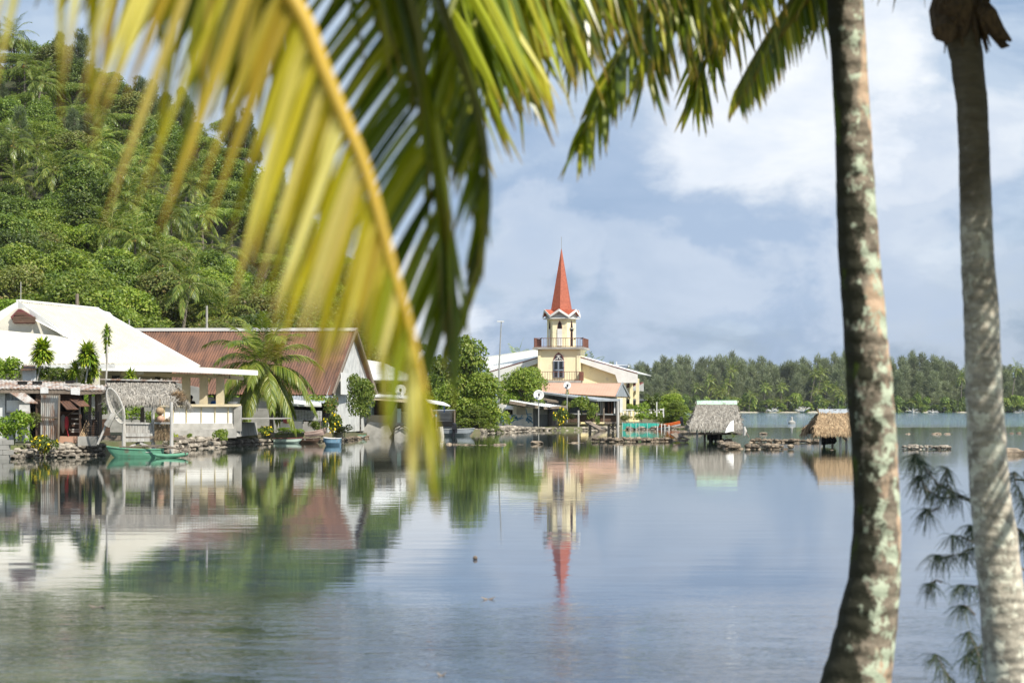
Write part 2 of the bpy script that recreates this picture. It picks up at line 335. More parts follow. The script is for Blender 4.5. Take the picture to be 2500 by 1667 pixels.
# ---------------------------------------------------------------- water
def water_mat():
    m, n, l = newmat('lagoon_water')
    def math_(op, a, b=None, cl=False):
        q = n.new('ShaderNodeMath'); q.operation = op; q.use_clamp = cl
        for i, x in enumerate((a, b)):
            if x is None: continue
            if isinstance(x, (int, float)): q.inputs[i].default_value = x
            else: l.new(x, q.inputs[i])
        return q.outputs[0]
    def ss(x, a, b):
        q = n.new('ShaderNodeMapRange'); q.interpolation_type = 'SMOOTHSTEP'; l.new(x, q.inputs[0]); q.inputs[1].default_value = a; q.inputs[2].default_value = b; return q.outputs[0]
    tc = n.new('ShaderNodeTexCoord'); geo = n.new('ShaderNodeNewGeometry'); sp = n.new('ShaderNodeSeparateXYZ'); l.new(geo.outputs['Position'], sp.inputs[0])
    def ns(sc, st, det=3, rough=.5, dist=0):
        mp = n.new('ShaderNodeMapping'); mp.inputs['Scale'].default_value = st; l.new(geo.outputs['Position'], mp.inputs[0])
        q = n.new('ShaderNodeTexNoise'); q.inputs['Scale'].default_value = sc; q.inputs['Detail'].default_value = det; q.inputs['Roughness'].default_value = rough
        q.inputs['Distortion'].default_value = dist; l.new(mp.outputs[0], q.inputs['Vector']); return q.outputs[0]
    patch = ns(.55, (.35, 1, 1), 6, .65, .6); big = ns(.035, (.35, 1, 1), 3)
    Y = sp.outputs[1]; Yn = math_('ADD', Y, math_('MULTIPLY', math_('SUBTRACT', patch, .5), 9))
    near = math_('MULTIPLY', ss(Yn, 25.5, 19), ss(patch, .30, .56)); east = math_('MULTIPLY', ss(math_('ADD', sp.outputs[0], math_('MULTIPLY', big, 14)), 12, 24), ss(Y, 60, 130))
    far = math_('MULTIPLY', ss(math_('ADD', Y, math_('MULTIPLY', big, 60)), 255, 275), 1)
    ruff = math_('ADD', math_('ADD', math_('MULTIPLY', near, 1.0), math_('MULTIPLY', east, .22)), far, True)
    calm_h = math_('ADD', math_('ADD', math_('MULTIPLY', ns(1.5, (.22, 1, 1), 2), .0020), math_('MULTIPLY', ns(5, (.25, 1, 1), 2), .0007)), math_('MULTIPLY', ns(.3, (.5, 1, 1), 2), .004))
    ruff_h = math_('MULTIPLY', ns(7, (.45, 1, 1), 3, .6), math_('ADD', .012, math_('MULTIPLY', far, .02)))
    h = math_('ADD', math_('MULTIPLY', calm_h, math_('ADD', .55, big)), math_('MULTIPLY', ruff_h, ruff))
    bp = n.new('ShaderNodeBump'); bp.inputs['Distance'].default_value = 1; bp.inputs['Strength'].default_value = 1; l.new(h, bp.inputs['Height'])
    bed = ns(.9, (.5, 1, 1), 7, .7, .5)
    mx = n.new('ShaderNodeMix'); mx.data_type = 'RGBA'; l.new(ss(bed, .42, .62), mx.inputs[0])
    mx.inputs[6].default_value = (.02, .04, .075, 1); mx.inputs[7].default_value = (.045, .075, .12, 1)
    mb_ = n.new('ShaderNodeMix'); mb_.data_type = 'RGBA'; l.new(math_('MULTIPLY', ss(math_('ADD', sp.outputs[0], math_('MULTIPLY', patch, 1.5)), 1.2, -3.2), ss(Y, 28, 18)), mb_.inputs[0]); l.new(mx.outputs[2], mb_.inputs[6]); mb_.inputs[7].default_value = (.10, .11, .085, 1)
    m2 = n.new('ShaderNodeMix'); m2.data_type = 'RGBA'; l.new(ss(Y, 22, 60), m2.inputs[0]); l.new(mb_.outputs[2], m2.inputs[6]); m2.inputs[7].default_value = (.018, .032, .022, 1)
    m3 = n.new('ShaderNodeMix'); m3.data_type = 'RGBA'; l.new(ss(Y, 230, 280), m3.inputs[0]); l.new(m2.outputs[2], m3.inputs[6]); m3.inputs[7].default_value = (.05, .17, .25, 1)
    b = n.new('ShaderNodeBsdfPrincipled'); b.inputs['Roughness'].default_value = .03; b.inputs['IOR'].default_value = 1.333; b.inputs['Specular IOR Level'].default_value = .5
    l.new(m3.outputs[2], b.inputs['Base Color']); l.new(bp.outputs[0], b.inputs['Normal'])
    o = n.new('ShaderNodeOutputMaterial'); l.new(b.outputs[0], o.inputs[0]); return m
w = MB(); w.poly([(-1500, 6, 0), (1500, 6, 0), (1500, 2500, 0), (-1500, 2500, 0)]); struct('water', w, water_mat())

# ---------------------------------------------------------------- ground
M['ground'] = mat('grassy_earth', (.10, .12, .04), (.17, .14, .09), rough=1, scale=.5, detail=8)
M['sand'] = mat('coral_sand', (.55, .50, .40), (.40, .36, .28), rough=1, scale=.2)
M['forest_floor'] = mat('forest_floor', (.035, .05, .018), (.05, .045, .025), rough=1, scale=.3)
shore = [(-260, 78)]+[(X0(px, d), d) for px, d in ((-120, 84), (0, 86), (120, 88), (260, 94), (300, 96), (430, 103), (520, 113), (600, 119), (660, 126), (760, 128), (830, 132),
         (900, 147), (1040, 152), (1060, 160), (1190, 172), (1300, 190), (1400, 192), (1500, 196), (1600, 203), (1660, 214), (1682, 235))]
shore += [(X0(1690, 280), 280), (X0(1650, 360), 360), (X0(1300, 420), 420), (-60, 600), (-300, 700), (-400, 300)]
g = MB(); n = len(shore); ins = []
for i, (x, y) in enumerate(shore):
    if i >= n-6: ins.append((x*.97 if x > 0 else x, y-3 if i < n-2 else y, .5))
    elif i >= n-9: ins.append((x-1.5, y+.8, .32))
    else: ins.append((x, y+1.2, .55 if y < 140 else .32))
from mathutils.geometry import tessellate_polygon
vs = [(x, y, -.5) for x, y in shore]+ins
tri = tessellate_polygon([[V((x, y, 0)) for x, y, z in ins]])
g.add(vs, [(i, (i+1) % n, n+(i+1) % n, n+i) for i in range(n)]+[tuple(n+i for i in t) for t in tri])
struct('ground', g, M['ground'])
g = MB(); xs = np.linspace(-60, 60, 61); ys = [-40, -10, 0, 5, 8, 11, 12.2, 13.4, 15, 17]; zs = [.9, .7, .6, .5, .42, .35, .25, .05, -.25, -.6]
vs = [(x, y, z+.05*math.sin(x*1.7+y)) for y, z in zip(ys, zs) for x in xs]
g.add(vs, [(j*61+i, j*61+i+1, (j+1)*61+i+1, (j+1)*61+i) for j in range(9) for i in range(60)])
struct('near_bank', g, M['ground'], True)

# hill behind the village
RK = [(X0(px, 330), CZ+(HZ-py)/F*330-off) for px, py, off in ((0, 80, 6), (150, 135, 6), (260, 190, 6), (400, 245, 6), (520, 290, 6), (620, 330, 6), (690, 425, 7), (760, 540, 7), (860, 640, 7), (930, 715, 7), (985, 790, 7), (1015, 870, 6), (1060, 985, 3))]
def ridge(x):
    if x <= RK[0][0]: return RK[0][1]+min(12, (RK[0][0]-x)*.2)
    for (a, za), (b, zb) in zip(RK, RK[1:]):
        if x <= b: return za+(zb-za)*(x-a)/(b-a)
    return 0.0
def hz(x, y):
    f = max(0, min(1, (y-152)/175)); x2 = x
    if x > -13.5: return -1.0
    return .5+max(0, ridge(x2)*(f**.92))-(0 if y < 330 else (y-330)*.25)+1.3*math.sin(x*.21+y*.13)*min(1, f*6)
g = MB(); xs = np.arange(-220, 12, 4.0); ys = np.arange(150, 420, 5.0); nx = len(xs)
vs = [(x, y, hz(x, y)) for y in ys for x in xs]
g.add(vs, [(j*nx+i, j*nx+i+1, (j+1)*nx+i+1, (j+1)*nx+i) for j in range(len(ys)-1) for i in range(nx-1)])
struct('hill', g, M['forest_floor'], True)
def onhill(px, py, h):                # where a tree whose top shows at px,py and that is h tall stands on the hill
    for d in np.arange(153, 345, 1.0):
        p = P(px, py, d)
        if hz(p.x, p.y)+h >= p.z: return V((p.x, p.y, hz(p.x, p.y)))
    return None
g = MB(); xf = np.arange(-20, 420, 6.0); nf = len(xf); rows = [(890, -.3), (892, .2), (894, .5), (900, 1.2), (1150, 1.5)]
rr = random.Random(3); wob = [rr.uniform(-1.5, 1.5) for _ in xf]
vs = [(x+30, y+wob[i]*2 if k < 3 else y, z) for k, (y, z) in enumerate(rows) for i, x in enumerate(xf)]
g.add(vs, [(j*nf+i, j*nf+i+1, (j+1)*nf+i+1, (j+1)*nf+i) for j in range(4) for i in range(nf-1)])
struct('far_shore', g, M['sand'])

# ---------------------------------------------------------------- foliage makers
def unit(a): return a/np.maximum(1e-6, np.linalg.norm(a, axis=-1, keepdims=True))
def leafcloud(mb, seed, blobs, n, size, asp=.55, up=.45, low=-.45, tip=None, tintbias=.0):
    g = np.random.default_rng(seed); B = np.array(blobs, float); w_ = B[:, 3]**2; w_ /= w_.sum()
    k = g.choice(len(B), n, p=w_); c = B[k, :3]; r = B[k, 3:4]; sq = B[k, 4:5] if B.shape[1] > 4 else np.ones((n, 1))
    d = unit(g.normal(size=(n, 3))); d[:, 2] = np.where(d[:, 2] < low, -d[:, 2], d[:, 2])
    q = .62+.42*g.random((n, 1))**.6
    off = d*r*q; off[:, 2:3] *= sq; p = c+off
    nrm = unit(d*.55+g.normal(size=(n, 3))*.42+np.array([0, 0, up])); t = unit(np.cross(nrm, g.normal(size=(n, 3)))); b = np.cross(nrm, t)
    L = size*(.65+.7*g.random((n, 1))); Wd = L*asp*.5
    A = np.stack([p-t*L*.5, p+b*Wd-nrm*Wd*.25, p+t*L*.5, p-b*Wd-nrm*Wd*.25], 1)
    tint = np.clip(g.normal(.48+tintbias, .24, n), 0, 1); bl = g.random(len(B))*.26-.13; mb.quads(A, np.clip(tint+bl[k], 0, 1))
def wisps(mb, seed, blobs, n, L0, W0, up=.8):
    g = np.random.default_rng(seed); B = np.array(blobs, float); w_ = B[:, 3]**2; w_ /= w_.sum()
    k = g.choice(len(B), n, p=w_); c = B[k, :3]; r = B[k, 3:4]; sq = B[k, 4:5]
    d = unit(g.normal(size=(n, 3))); off = d*r*(.35+.65*g.random((n, 1))**.5); off[:, 2:3] *= sq; p = c+off
    t = unit(d*np.array([1, 1, .5])*.6+g.normal(size=(n, 3))*.35+np.array([.12, 0, up])); s = unit(np.cross(t, g.normal(size=(n, 3))))
    L = L0*(.5+g.random((n, 1))); Wd = W0*(.6+.8*g.random((n, 1)))
    A = np.stack([p, p+t*L*.4+s*Wd, p+t*L-np.array([0, 0, .12])*L, p+t*L*.4-s*Wd], 1)
    bl = g.random(len(B))*.3-.15; mb.quads(A, np.clip(g.normal(.5, .22, n)+bl[k], 0, 1))
def limbs(mb, base, top, blobs, r0, rng):
    mb.tube([base, base.lerp(top, .5)+V((rng.uniform(-.1, .1), rng.uniform(-.1, .1), 0))*top.z*.2, top], [r0, r0*.75, r0*.5], 7)
    for b in blobs:
        c = V(b[:3]); st = base.lerp(top, rng.uniform(.45, 1)); mid = st.lerp(c, .5)+V((0, 0, rng.uniform(-.2, .3)*b[3]))
        mb.tube([st, mid, c], [r0*.42, r0*.28, r0*.1], 5)
def tree_proto(name, label, cat, seed, h, rad, nb, nleaf, leaf, lm, asp=.55, top=.0, sq=.75, crown0=.35):
    rng = random.Random(seed); bl = []
    for i in range(nb):
        a = rng.uniform(0, 2*PI); f = rng.random(); z = h*(crown0+(.92-crown0)*f)
        rr_ = rad*(1-abs(f-.35)*.9)*rng.uniform(.25, .85)*(1-top*f)
        bl.append((rr_*math.cos(a), rr_*math.sin(a), z-rad*.25, rad*rng.uniform(.32, .52)*(1-top*f*.5), sq))
    o = thing(name, label, cat, local=True); t = MB(); limbs(t, V((0, 0, -.6)), V((0, 0, h*.6)), bl, max(.06, h*.03), rng)
    part('trunk', t, M['bark'], o); c = MB(); leafcloud(c, seed, bl, nleaf, leaf, asp); part('crown', c, lm, o); return Proto(o)
def iron_proto(name, label, seed, h, rad, n, L0, W0, lm, nb=16):
    rng = random.Random(seed); bl = []
    for i in range(nb):
        f = (i+.5)/nb; a = rng.uniform(0, 2*PI); z = h*(.2+.72*f); rr_ = rad*(1-f*.72)*rng.uniform(.2, .8)
        bl.append((rr_*math.cos(a), rr_*math.sin(a), z, rad*rng.uniform(.22, .42)*(1-f*.45), 1.5))
    o = thing(name, label, 'tree', local=True); t = MB(); limbs(t, V((0, 0, -.6)), V((0, 0, h*.85)), bl, h*.016, rng)
    part('trunk', t, M['bark'], o); c = MB(); wisps(c, seed, bl, n, L0, W0); part('crown', c, lm, o); return Proto(o)

def leaflets(mb, rach, n, Lf, wf, dirf, seg=3, droop=.5, rng=random, fold=True, t0=.1, tw=.5, tipw=.06, sides=(-1, 1)):
    """Leaflets along a stalk: dirf(t, side, T, side_vec) gives their first direction."""
    pts = [V(p) for p in rach]; cum = [0]
    for a, b in zip(pts, pts[1:]): cum.append(cum[-1]+(b-a).length)
    def at(t):
        x = t*cum[-1]
        for i in range(len(pts)-1):
            if x <= cum[i+1] or i == len(pts)-2:
                u = (x-cum[i])/max(1e-6, cum[i+1]-cum[i]); return pts[i].lerp(pts[i+1], u), (pts[i+1]-pts[i]).normalized()
    quads = []; tints = []; tips = []
    for i in range(n):
        for s in sides:
            t = t0+(1-t0)*(i+rng.uniform(.1, .9))/n; p, T = at(t); sv = T.cross(V((0, 0, 1)))
            sv = sv.normalized() if sv.length > .15 else V((1, 0, 0))
            d = dirf(t, s, T, sv).normalized(); L = Lf(t)*rng.uniform(.85, 1.1)
            if L <= 0: continue
            w0 = wf*rng.uniform(.75, 1.15); ax = d.cross(T)
            ax = ax.cross(d).normalized() if ax.length > .05 else sv
            tl = rng.uniform(-tw, tw); ax = (ax*math.cos(tl)+d.cross(ax)*math.sin(tl)).normalized()
            q = p.copy(); rows = [(q.copy(), .35)]; dd = d.copy()
            for k in range(seg):
                dd = (dd+V((0, 0, -1))*droop/seg*(1 if k else .5)).normalized(); q = q+dd*L/seg
                f = (k+1)/seg; rows.append((q.copy(), (1.0 if f < .45 else max(tipw, 1-((f-.45)/.55)**1.6))))
            tn = min(1, max(0, rng.gauss(.5, .24))); nn = d.cross(ax).normalized()*w0*.35
            for k in range(seg):
                (p0, a0), (p1, a1) = rows[k], rows[k+1]; f0 = k/seg; f1 = (k+1)/seg
                if fold:
                    for sg in (-1, 1):
                        quads.append((p0, p0+ax*w0*.5*a0*sg+nn*a0, p1+ax*w0*.5*a1*sg+nn*a1, p1)); tints.append(tn); tips.append((f0, f0, f1, f1))
                else:
                    quads.append((p0-ax*w0*.5*a0, p0+ax*w0*.5*a0, p1+ax*w0*.5*a1, p1-ax*w0*.5*a1)); tints.append(tn); tips.append((f0, f0, f1, f1))
    if quads: mb.quads(np.array([[tuple(q) for q in r] for r in quads]), np.array(tints), np.array(tips))
def arch(base, az, el, L, droop, n=7, bend=0):
    d = V((math.cos(az)*math.cos(el), math.sin(az)*math.cos(el), math.sin(el))); p = V(base); out = [p.copy()]
    for i in range(n):
        p = p+d*L/n; out.append(p.copy()); d = (d+V((0, 0, -1))*droop/n*(.6+i/n)+V((-math.sin(az), math.cos(az), 0))*bend/n).normalized()
    return out
def palm_proto(seed, h, nf, Lf, nl, seg, wl, lm, label, lean=.1, cat='palm tree', fold=False, nuts=True, wind=0, elmin=-40):
    rng = random.Random(seed); o = thing('coconut_palm', label, cat, local=True)
    tp = [V((lean*h*(k/6)**1.6, .3*lean*h*(k/6), h*k/6-.4*(k == 0))) for k in range(7)]
    t = MB(); t.tube(tp, [max(.16, .02*h)*(1.25 if k == 0 else 1-.35*k/6) for k in range(7)], 7); part('trunk', t, M['bark'], o)
    c = MB(); top = tp[-1]
    for i in range(nf):
        az = i*2.4+rng.uniform(-.25, .25); f = i/nf; el = R(78-(78-elmin)*f+rng.uniform(-8, 8)); L = Lf*rng.uniform(.85, 1.1)
        ra = arch(top+V((0, 0, .1)), az, el, L, 1.0+.7*(1-abs(f-.5)), 7, wind)
        rb = MB(); rb.tube(ra, [.035*Lf/4*(1-.8*k/7) for k in range(8)], 3, False); c.add(rb.v, rb.f, .95)
        leaflets(c, ra, nl, lambda t: Lf*.27*(min(1, (t-.05)/.2))*(1-max(0, t-.55)*1.3), wl, lambda t, s, T, sv: sv*s*(1.0-.45*t)+T*(.35+.6*t)+V((0, 0, .18-.5*f)), seg, .9+.5*f, rng, fold, .14)
    part('crown', c, lm, o)
    if nuts:
        q = MB()
        for i in range(7):
            a = rng.uniform(0, 2*PI); q.ball(top+V((.28*math.cos(a), .28*math.sin(a), -.25+rng.uniform(-.2, .05))), .14, 7, 5)
        part('coconuts', q, M['coconut'], o)
    return Proto(o)
# ---------------------------------------------------------------- church
CD = 222.0; k_ = CD/F
ch = thing('church', 'yellow church with a square bell tower and tall red spire standing behind the waterfront shacks', 'church', (X0(1364, CD), CD, 0), R(-9), local=True)
def zc(py): return CZ+(HZ-py)*k_
def cpart(name, m, fn, parent=None, label=None, smooth=False):
    mb = MB(); fn(mb); return part(name, mb, M[m] if isinstance(m, str) else m, parent or ch, label, smooth)
TW = 2.36                                   # half width of the tower
zb1, zb2, zoc = zc(931), zc(850), zc(777)
tower = cpart('tower', 'yellow', lambda b: (b.box((0, TW, (zb2-.1)/2), (2*TW, 2*TW, zb2-.1)), b.box((0, -.55, zb1/2-.1), (2*TW+.3, 1.5, zb1-.4)),
     [b.box((sx*(TW-.18), -.05, (zb1+zb2)/2), (.3, .12, zb2-zb1-.5)) for sx in (-1, 1)]))
def rail(name, cx, cy, hw, hd, z, h, nb, parent=None, back=True):
    b = MB(); pts = [(-hw, hd), (-hw, -hd), (hw, -hd), (hw, hd)]
    for (x0, y0), (x1, y1) in zip(pts, pts[1:]):
        for zz_ in (z+.08, z+h): b.beam((cx+x0, cy+y0, zz_), (cx+x1, cy+y1, zz_), .06)
        n = int(V((x1-x0, y1-y0)).length/.27)
        for i in range(n+1):
            u = i/n; b.beam((cx+x0+(x1-x0)*u, cy+y0+(y1-y0)*u, z), (cx+x0+(x1-x0)*u, cy+y0+(y1-y0)*u, z+h), .035)
    return part(name, b, M['red_iron'], parent or ch)
cpart('balcony_floor', 'concrete', lambda b: b.box((0, TW, zb2), (5.75, 5.75, .22)), label='upper balcony slab with stained edge')
cpart('balcony_floor', 'concrete', lambda b: b.box((0, -.2, zb1-.05), (2*TW+.5, 2.2, .25)), label='lower balcony slab under the arched door')
rail('balcony_railing', 0, TW, 2.72, 2.72, zb2+.11, 1.0, 20); rail('balcony_railing', 0, -.45, TW+.1, .75, zb1+.08, .98, 20)
for sx in (-1, 1):
    cpart('railing_panel', 'red_iron', lambda b: b.box((sx*2.72, TW-2.2, zb2+.6), (.05, 1.0, 1.0)))
cpart('railing_panel', 'red_iron', lambda b: b.box((TW+.28, -.5, zb1+.55), (.35, .9, 1.0)))
OR = 1.64
hexa = lambda r, a0=0: [(r*math.sin(R(a0+60*i)), TW-r*math.cos(R(a0+60*i))) for i in range(6)]
def octo(b):
    h = hexa(OR, 30); b.prism([(x, y, zb2+.1) for x, y in h], (0, 0, zoc-zb2-.1))
belfry = cpart('belfry', 'yellow', octo)
for i in range(6):                           # lancet windows of the belfry, one on each face
    a = R(60*i); nrm = V((math.sin(a), -math.cos(a), 0)); tan = V((math.cos(a), math.sin(a), 0)); c0_ = V((0, TW, 0))+nrm*(OR*math.cos(R(30)))
    z0 = zb2+.3; w2 = .27 if i == 0 else .2
    def arc(b, w, za, zs, zt, off, th):
        pts = [c0_+tan*x+V((0, 0, z))+nrm*off for x, z in ((-w, za), (w, za), (w, zs), (w*.72, zs+(zt-zs)*.55), (0, zt), (-w*.72, zs+(zt-zs)*.55), (-w, zs))]
        b.prism(pts, nrm*th)
    fr = cpart('lancet_window', 'maroon', lambda b: arc(b, w2, z0, z0+2.1, z0+2.85, -.02, .05), belfry)
    cpart('window_recess', 'dark', lambda b: arc(b, w2*.75, z0+1.95, z0+2.15, z0+2.7, .035, .01), fr)
    if i != 1: cpart('shutter', 'white_paint', lambda b: b.prism([c0_+tan*x+V((0, 0, z))+nrm*.035 for x, z in ((-w2, z0), (w2, z0), (w2, z0+1.9), (-w2, z0+1.9))], nrm*.05), fr)
    else:
        cpart('window_recess', 'dark', lambda b: b.prism([c0_+tan*x+V((0, 0, z))+nrm*.035 for x, z in ((-.13, z0), (.13, z0), (.13, z0+1.9), (-.13, z0+1.9))], nrm*.01), fr)
        cpart('sill', 'concrete', lambda b: b.box(c0_+nrm*.12+V((0, 0, z0+1.95)), (.75, .2, .12), M=Matrix((tan, nrm, V((0, 0, 1)))).transposed()), fr)
# crown of gables and spire
zg, zv, zt = zc(754), zc(769), zc(600); RO = 2.1; RI = 1.28
def crown(b):
    for i in range(6):
        a = R(60*i); n_ = V((math.sin(a), -math.cos(a), 0)); c_ = V((0, TW, 0))
        vl = [c_+V((math.sin(R(60*i+s*30)), -math.cos(R(60*i+s*30)), 0))*RO for s in (-1, 1)]
        vi = [c_+V((math.sin(R(60*i+s*30)), -math.cos(R(60*i+s*30)), 0))*.95 for s in (-1, 1)]
        ao = c_+n_*RO*.96+V((0, 0, zg)); ai = c_+n_*RI+V((0, 0, zg))
        for s in (0, 1):
            b.poly([ai, ao, vl[s]+V((0, 0, zv)), vi[s]+V((0, 0, zg-.35))]); b.poly([ai-V((0, 0, .12)), ao-V((0, 0, .12)), vl[s]+V((0, 0, zv-.12)), vi[s]+V((0, 0, zg-.47))])
def fascia(b):
    for i in range(6):
        a = R(60*i); n_ = V((math.sin(a), -math.cos(a), 0)); c_ = V((0, TW, 0))
        vl = [c_+V((math.sin(R(60*i+s*30)), -math.cos(R(60*i+s*30)), 0))*(RO+.02) for s in (-1, 1)]
        ao = c_+n_*(RO*.98)+V((0, 0, zg+.03))
        for s in (0, 1):
            e = vl[s]+V((0, 0, zv+.03)); b.prism([e, ao, ao-V((0, 0, .28)), e-V((0, 0, .28))], n_*.05)
def gab(b):
    for i in range(6):
        a = R(60*i); n_ = V((math.sin(a), -math.cos(a), 0)); c_ = V((0, TW, 0))
        vl = [c_+V((math.sin(R(60*i+s*30)), -math.cos(R(60*i+s*30)), 0))*(RO-.28) for s in (-1, 1)]
        b.poly([vl[0]+V((0, 0, zoc+.05)), vl[1]+V((0, 0, zoc+.05)), vl[1]+V((0, 0, zv)), c_+n_*(RO-.5)+V((0, 0, zg)), vl[0]+V((0, 0, zv))])
    b.prism([V((x, y, zoc-.02)) for x, y in hexa(RO, 30)], (0, 0, .12))
spire_o = cpart('spire', 'red_roof', lambda b: b.add([(x, y, zg) for x, y in hexa(RI)]+[(x, y, zoc+.3) for x, y in hexa(RI*.98)]+[(0, TW, zt)], [(i, (i+1) % 6, 12) for i in range(6)]+[(i, i+6, (i+1) % 6+6, (i+1) % 6) for i in range(6)]))
cpart('gable_roof', 'red_roof', crown, spire_o); cpart('fascia', 'white_paint', fascia, spire_o); cpart('gable_wall', 'conc_white', gab, spire_o)
cpart('lightning_rod', 'steel', lambda b: b.beam((0, TW, zt-.3), (0, TW, zc(574)), .05), spire_o)
# arched door
dw = .62; zd0, zd1, zd2 = zc(922), zc(881), zc(860)
def arch_pts(w_, za, zs, zt_, y): return [(-w_, y, za), (w_, y, za), (w_, y, zs), (w_*.86, y, zs+(zt_-zs)*.42), (w_*.5, y, zs+(zt_-zs)*.78), (0, y, zt_), (-w_*.5, y, zs+(zt_-zs)*.78), (-w_*.86, y, zs+(zt_-zs)*.42), (-w_, y, zs)]
dr = cpart('door', 'maroon', lambda b: b.prism(arch_pts(dw, zd0, zd1, zd2, -.02), (0, -.05, 0)))
cpart('fanlight', 'glass', lambda b: b.prism(arch_pts(dw*.8, zd1+.1, zd1+.12, zd2-.2, -.075), (0, -.01, 0)), dr)
def tracery(b):
    for s in (-1, 1):
        b.beam((s*dw*.8, -.1, zd1+.1), (-s*dw*.35, -.1, zd2-.35), .05); b.beam((s*dw*.3, -.1, zd1+.1), (-s*dw*.15, -.1, zd2-.25), .05)
    b.beam((-dw, -.1, zd1+.02), (dw, -.1, zd1+.02), .08)
cpart('tracery', 'white_paint', tracery, dr)
for s in (-1, 1):
    lf = cpart('door_leaf', 'bluegrey', lambda b: b.box((s*dw*.46, -.1, (zd0+zd1)/2), (dw*.9, .06, zd1-zd0-.04)), dr)
for s in (-1, 1):
    for z_, h_ in (((zd0+zd1)/2+.45, .85), ((zd0+zd1)/2-.5, .7)):
        cpart('glass_pane', 'glass', lambda b: b.box((s*dw*.46, -.14, z_), (dw*.62, .03, h_)), dr)
# nave: front gable wall, roof sheets, deep white verge boards
ya = .9; zap = zc(857.5); sl_ = .288
def zroof(x): return zap-sl_*abs(x)
nave_w = cpart('nave_wall', 'yellow', lambda b: b.prism([(-6.8, ya+.6, .4), (6.9, ya+.6, .4), (6.9, ya+.6, zroof(6.9)-.5), (0, ya+.6, zap-.5), (-6.8, ya+.6, zroof(6.8)-.5)], (0, 16, 0)))
cpart('wall_arch', 'yellow', lambda b: b.prism([(5.7, ya+.2, .4), (7.4, ya+.2, .4), (7.4, ya+.2, 4.9), (6.6, ya+.2, 5.4), (6.1, ya+.2, 5.0), (5.8, ya+.2, 4.2)], (0, .38, 0)))
for s, xe in ((-1, 8.0), (1, 8.75)):
    rf = cpart('nave_roof', 'white_roof', lambda b: b.slab((0, ya, zap), (0, ya+17, zap), (s*xe, ya+17, zroof(xe)), (s*xe, ya, zroof(xe)), -.1*s))
    cpart('verge_board', 'white_paint', lambda b: b.prism([(0, ya-.04, zap-.05), (s*xe, ya-.04, zroof(xe)-.05), (s*xe, ya-.04, zroof(xe)-1.0), (s*(xe-2.2), ya-.04, zroof(xe)-1.0), (s*(xe-2.5), ya-.04, zroof(xe-2.3)-.75), (0, ya-.04, zap-.42)], (0, -.09, 0)), rf)
    cpart('verge_trim', 'maroon', lambda b: b.prism([(0, ya-.16, zap+.1), (s*xe, ya-.16, zroof(xe)+.1), (s*xe, ya-.16, zroof(xe)), (0, ya-.16, zap)], (0, .14, 0)), rf)
cpart('side_porch', 'yellow', lambda b: [b.box((x, ya+3.5, 2.9), (.35, .35, 5.2)) for x in (6.9, 7.7, 8.4)])
def pw(k, x, y, d): 
    q = Q(k, x, y, d)-V(ch.location); a = R(9); return V((q.x*math.cos(a)-q.y*math.sin(a), q.x*math.sin(a)+q.y*math.cos(a), q.z))
tr = MB(); tr.slab(pw(3, 930, 650, 226), pw(3, 1540, 470, 226.5), pw(3, 1560, 372, 240), pw(3, 870, 475, 244), .1)
tr_o = part('transept_roof', tr, M['white_roof'], ch)
tr = MB()
for i in range(24):
    u = i/23; a = pw(3, 930, 650, 226).lerp(pw(3, 1540, 470, 226.5), u); b_ = pw(3, 870, 475, 244).lerp(pw(3, 1560, 372, 240), u); tr.beam(a+V((0, -.05, .1)), b_+V((0, -.05, .1)), .06, .12)
tr.beam(pw(3, 868, 470, 244.2), pw(3, 1562, 368, 240.2), .4, .35); part('roof_ribs', tr, M['white_roof'], tr_o)
# entrance porch on the right, two small gables on columns
for i, x in enumerate((0, 1)):
    d_ = 228+3*i; xo = i*42
    rf = MB(); a = pw(5, 1505+xo, 352, d_+3); b_ = pw(5, 1700+xo*1.1, 352, d_); c_ = pw(5, 1615+xo, 405, d_-1.5); e_ = pw(5, 1510+xo, 405, d_+1)
    rf.slab(e_, c_, b_, a, .12); po = part('porch_roof', rf, M['maroon'], ch)
    fb = MB(); fb.prism([c_, b_, pw(5, 1705+xo, 445, d_+1), pw(5, 1600+xo, 440, d_-1.4)], (0, .1, 0)); part('fascia', fb, M['white_paint'], po)
for x in (1608, 1650):
    cb = MB(); a = pw(5, x, 545, 229); cb.tube([V((a.x, a.y, .4)), pw(5, x, 440, 229)], .28, 10); part('porch_column', cb, M['yellow'], ch)
# solar heater on the roof behind
o = thing('solar_water_heater', 'solar water heater panel with white tank on the church roof, right of the spire', 'solar panel', Q(5, 1480, 185, 238))
b = MB(); b.beam(Q(5, 1300, 135, 240), Q(5, 1560, 185, 240), .5, .25); part('ridge_housing', b, M['white_paint'], o)
b = MB(); b.slab(Q(5, 1440, 185, 237), Q(5, 1555, 188, 237), Q(5, 1575, 162, 239), Q(5, 1455, 158, 239), .12); part('panel', b, M['glass'], o)
b = MB(); b.tube([Q(5, 1425, 155, 239), Q(5, 1580, 163, 239)], .14, 8); b.beam(Q(5, 1437, 160, 239), Q(5, 1437, 108, 239), .07); part('tank', b, M['white_paint'], o)

# ---------------------------------------------------------------- generic building bits
def bld(name, label, cat, base, group=None): return thing(name, label, cat, (base.x, base.y, .6), 0, group)
def bp(parent, name, m, fn, label=None, smooth=False):
    mb = MB(); fn(mb); return part(name, mb, M[m], parent, label, smooth)
def wallp(b, k, pts, d, dep, d1=None):       # polygon of (x,y) in a crop, standing at depth d (d..d1 from its left to its right), extruded back
    x0 = min(p[0] for p in pts); x1 = max(p[0] for p in pts); d1 = d if d1 is None else d1
    b.prism([Q(k, x, y, d+(d1-d)*(x-x0)/(x1-x0)) for x, y in pts], (0, dep, 0))

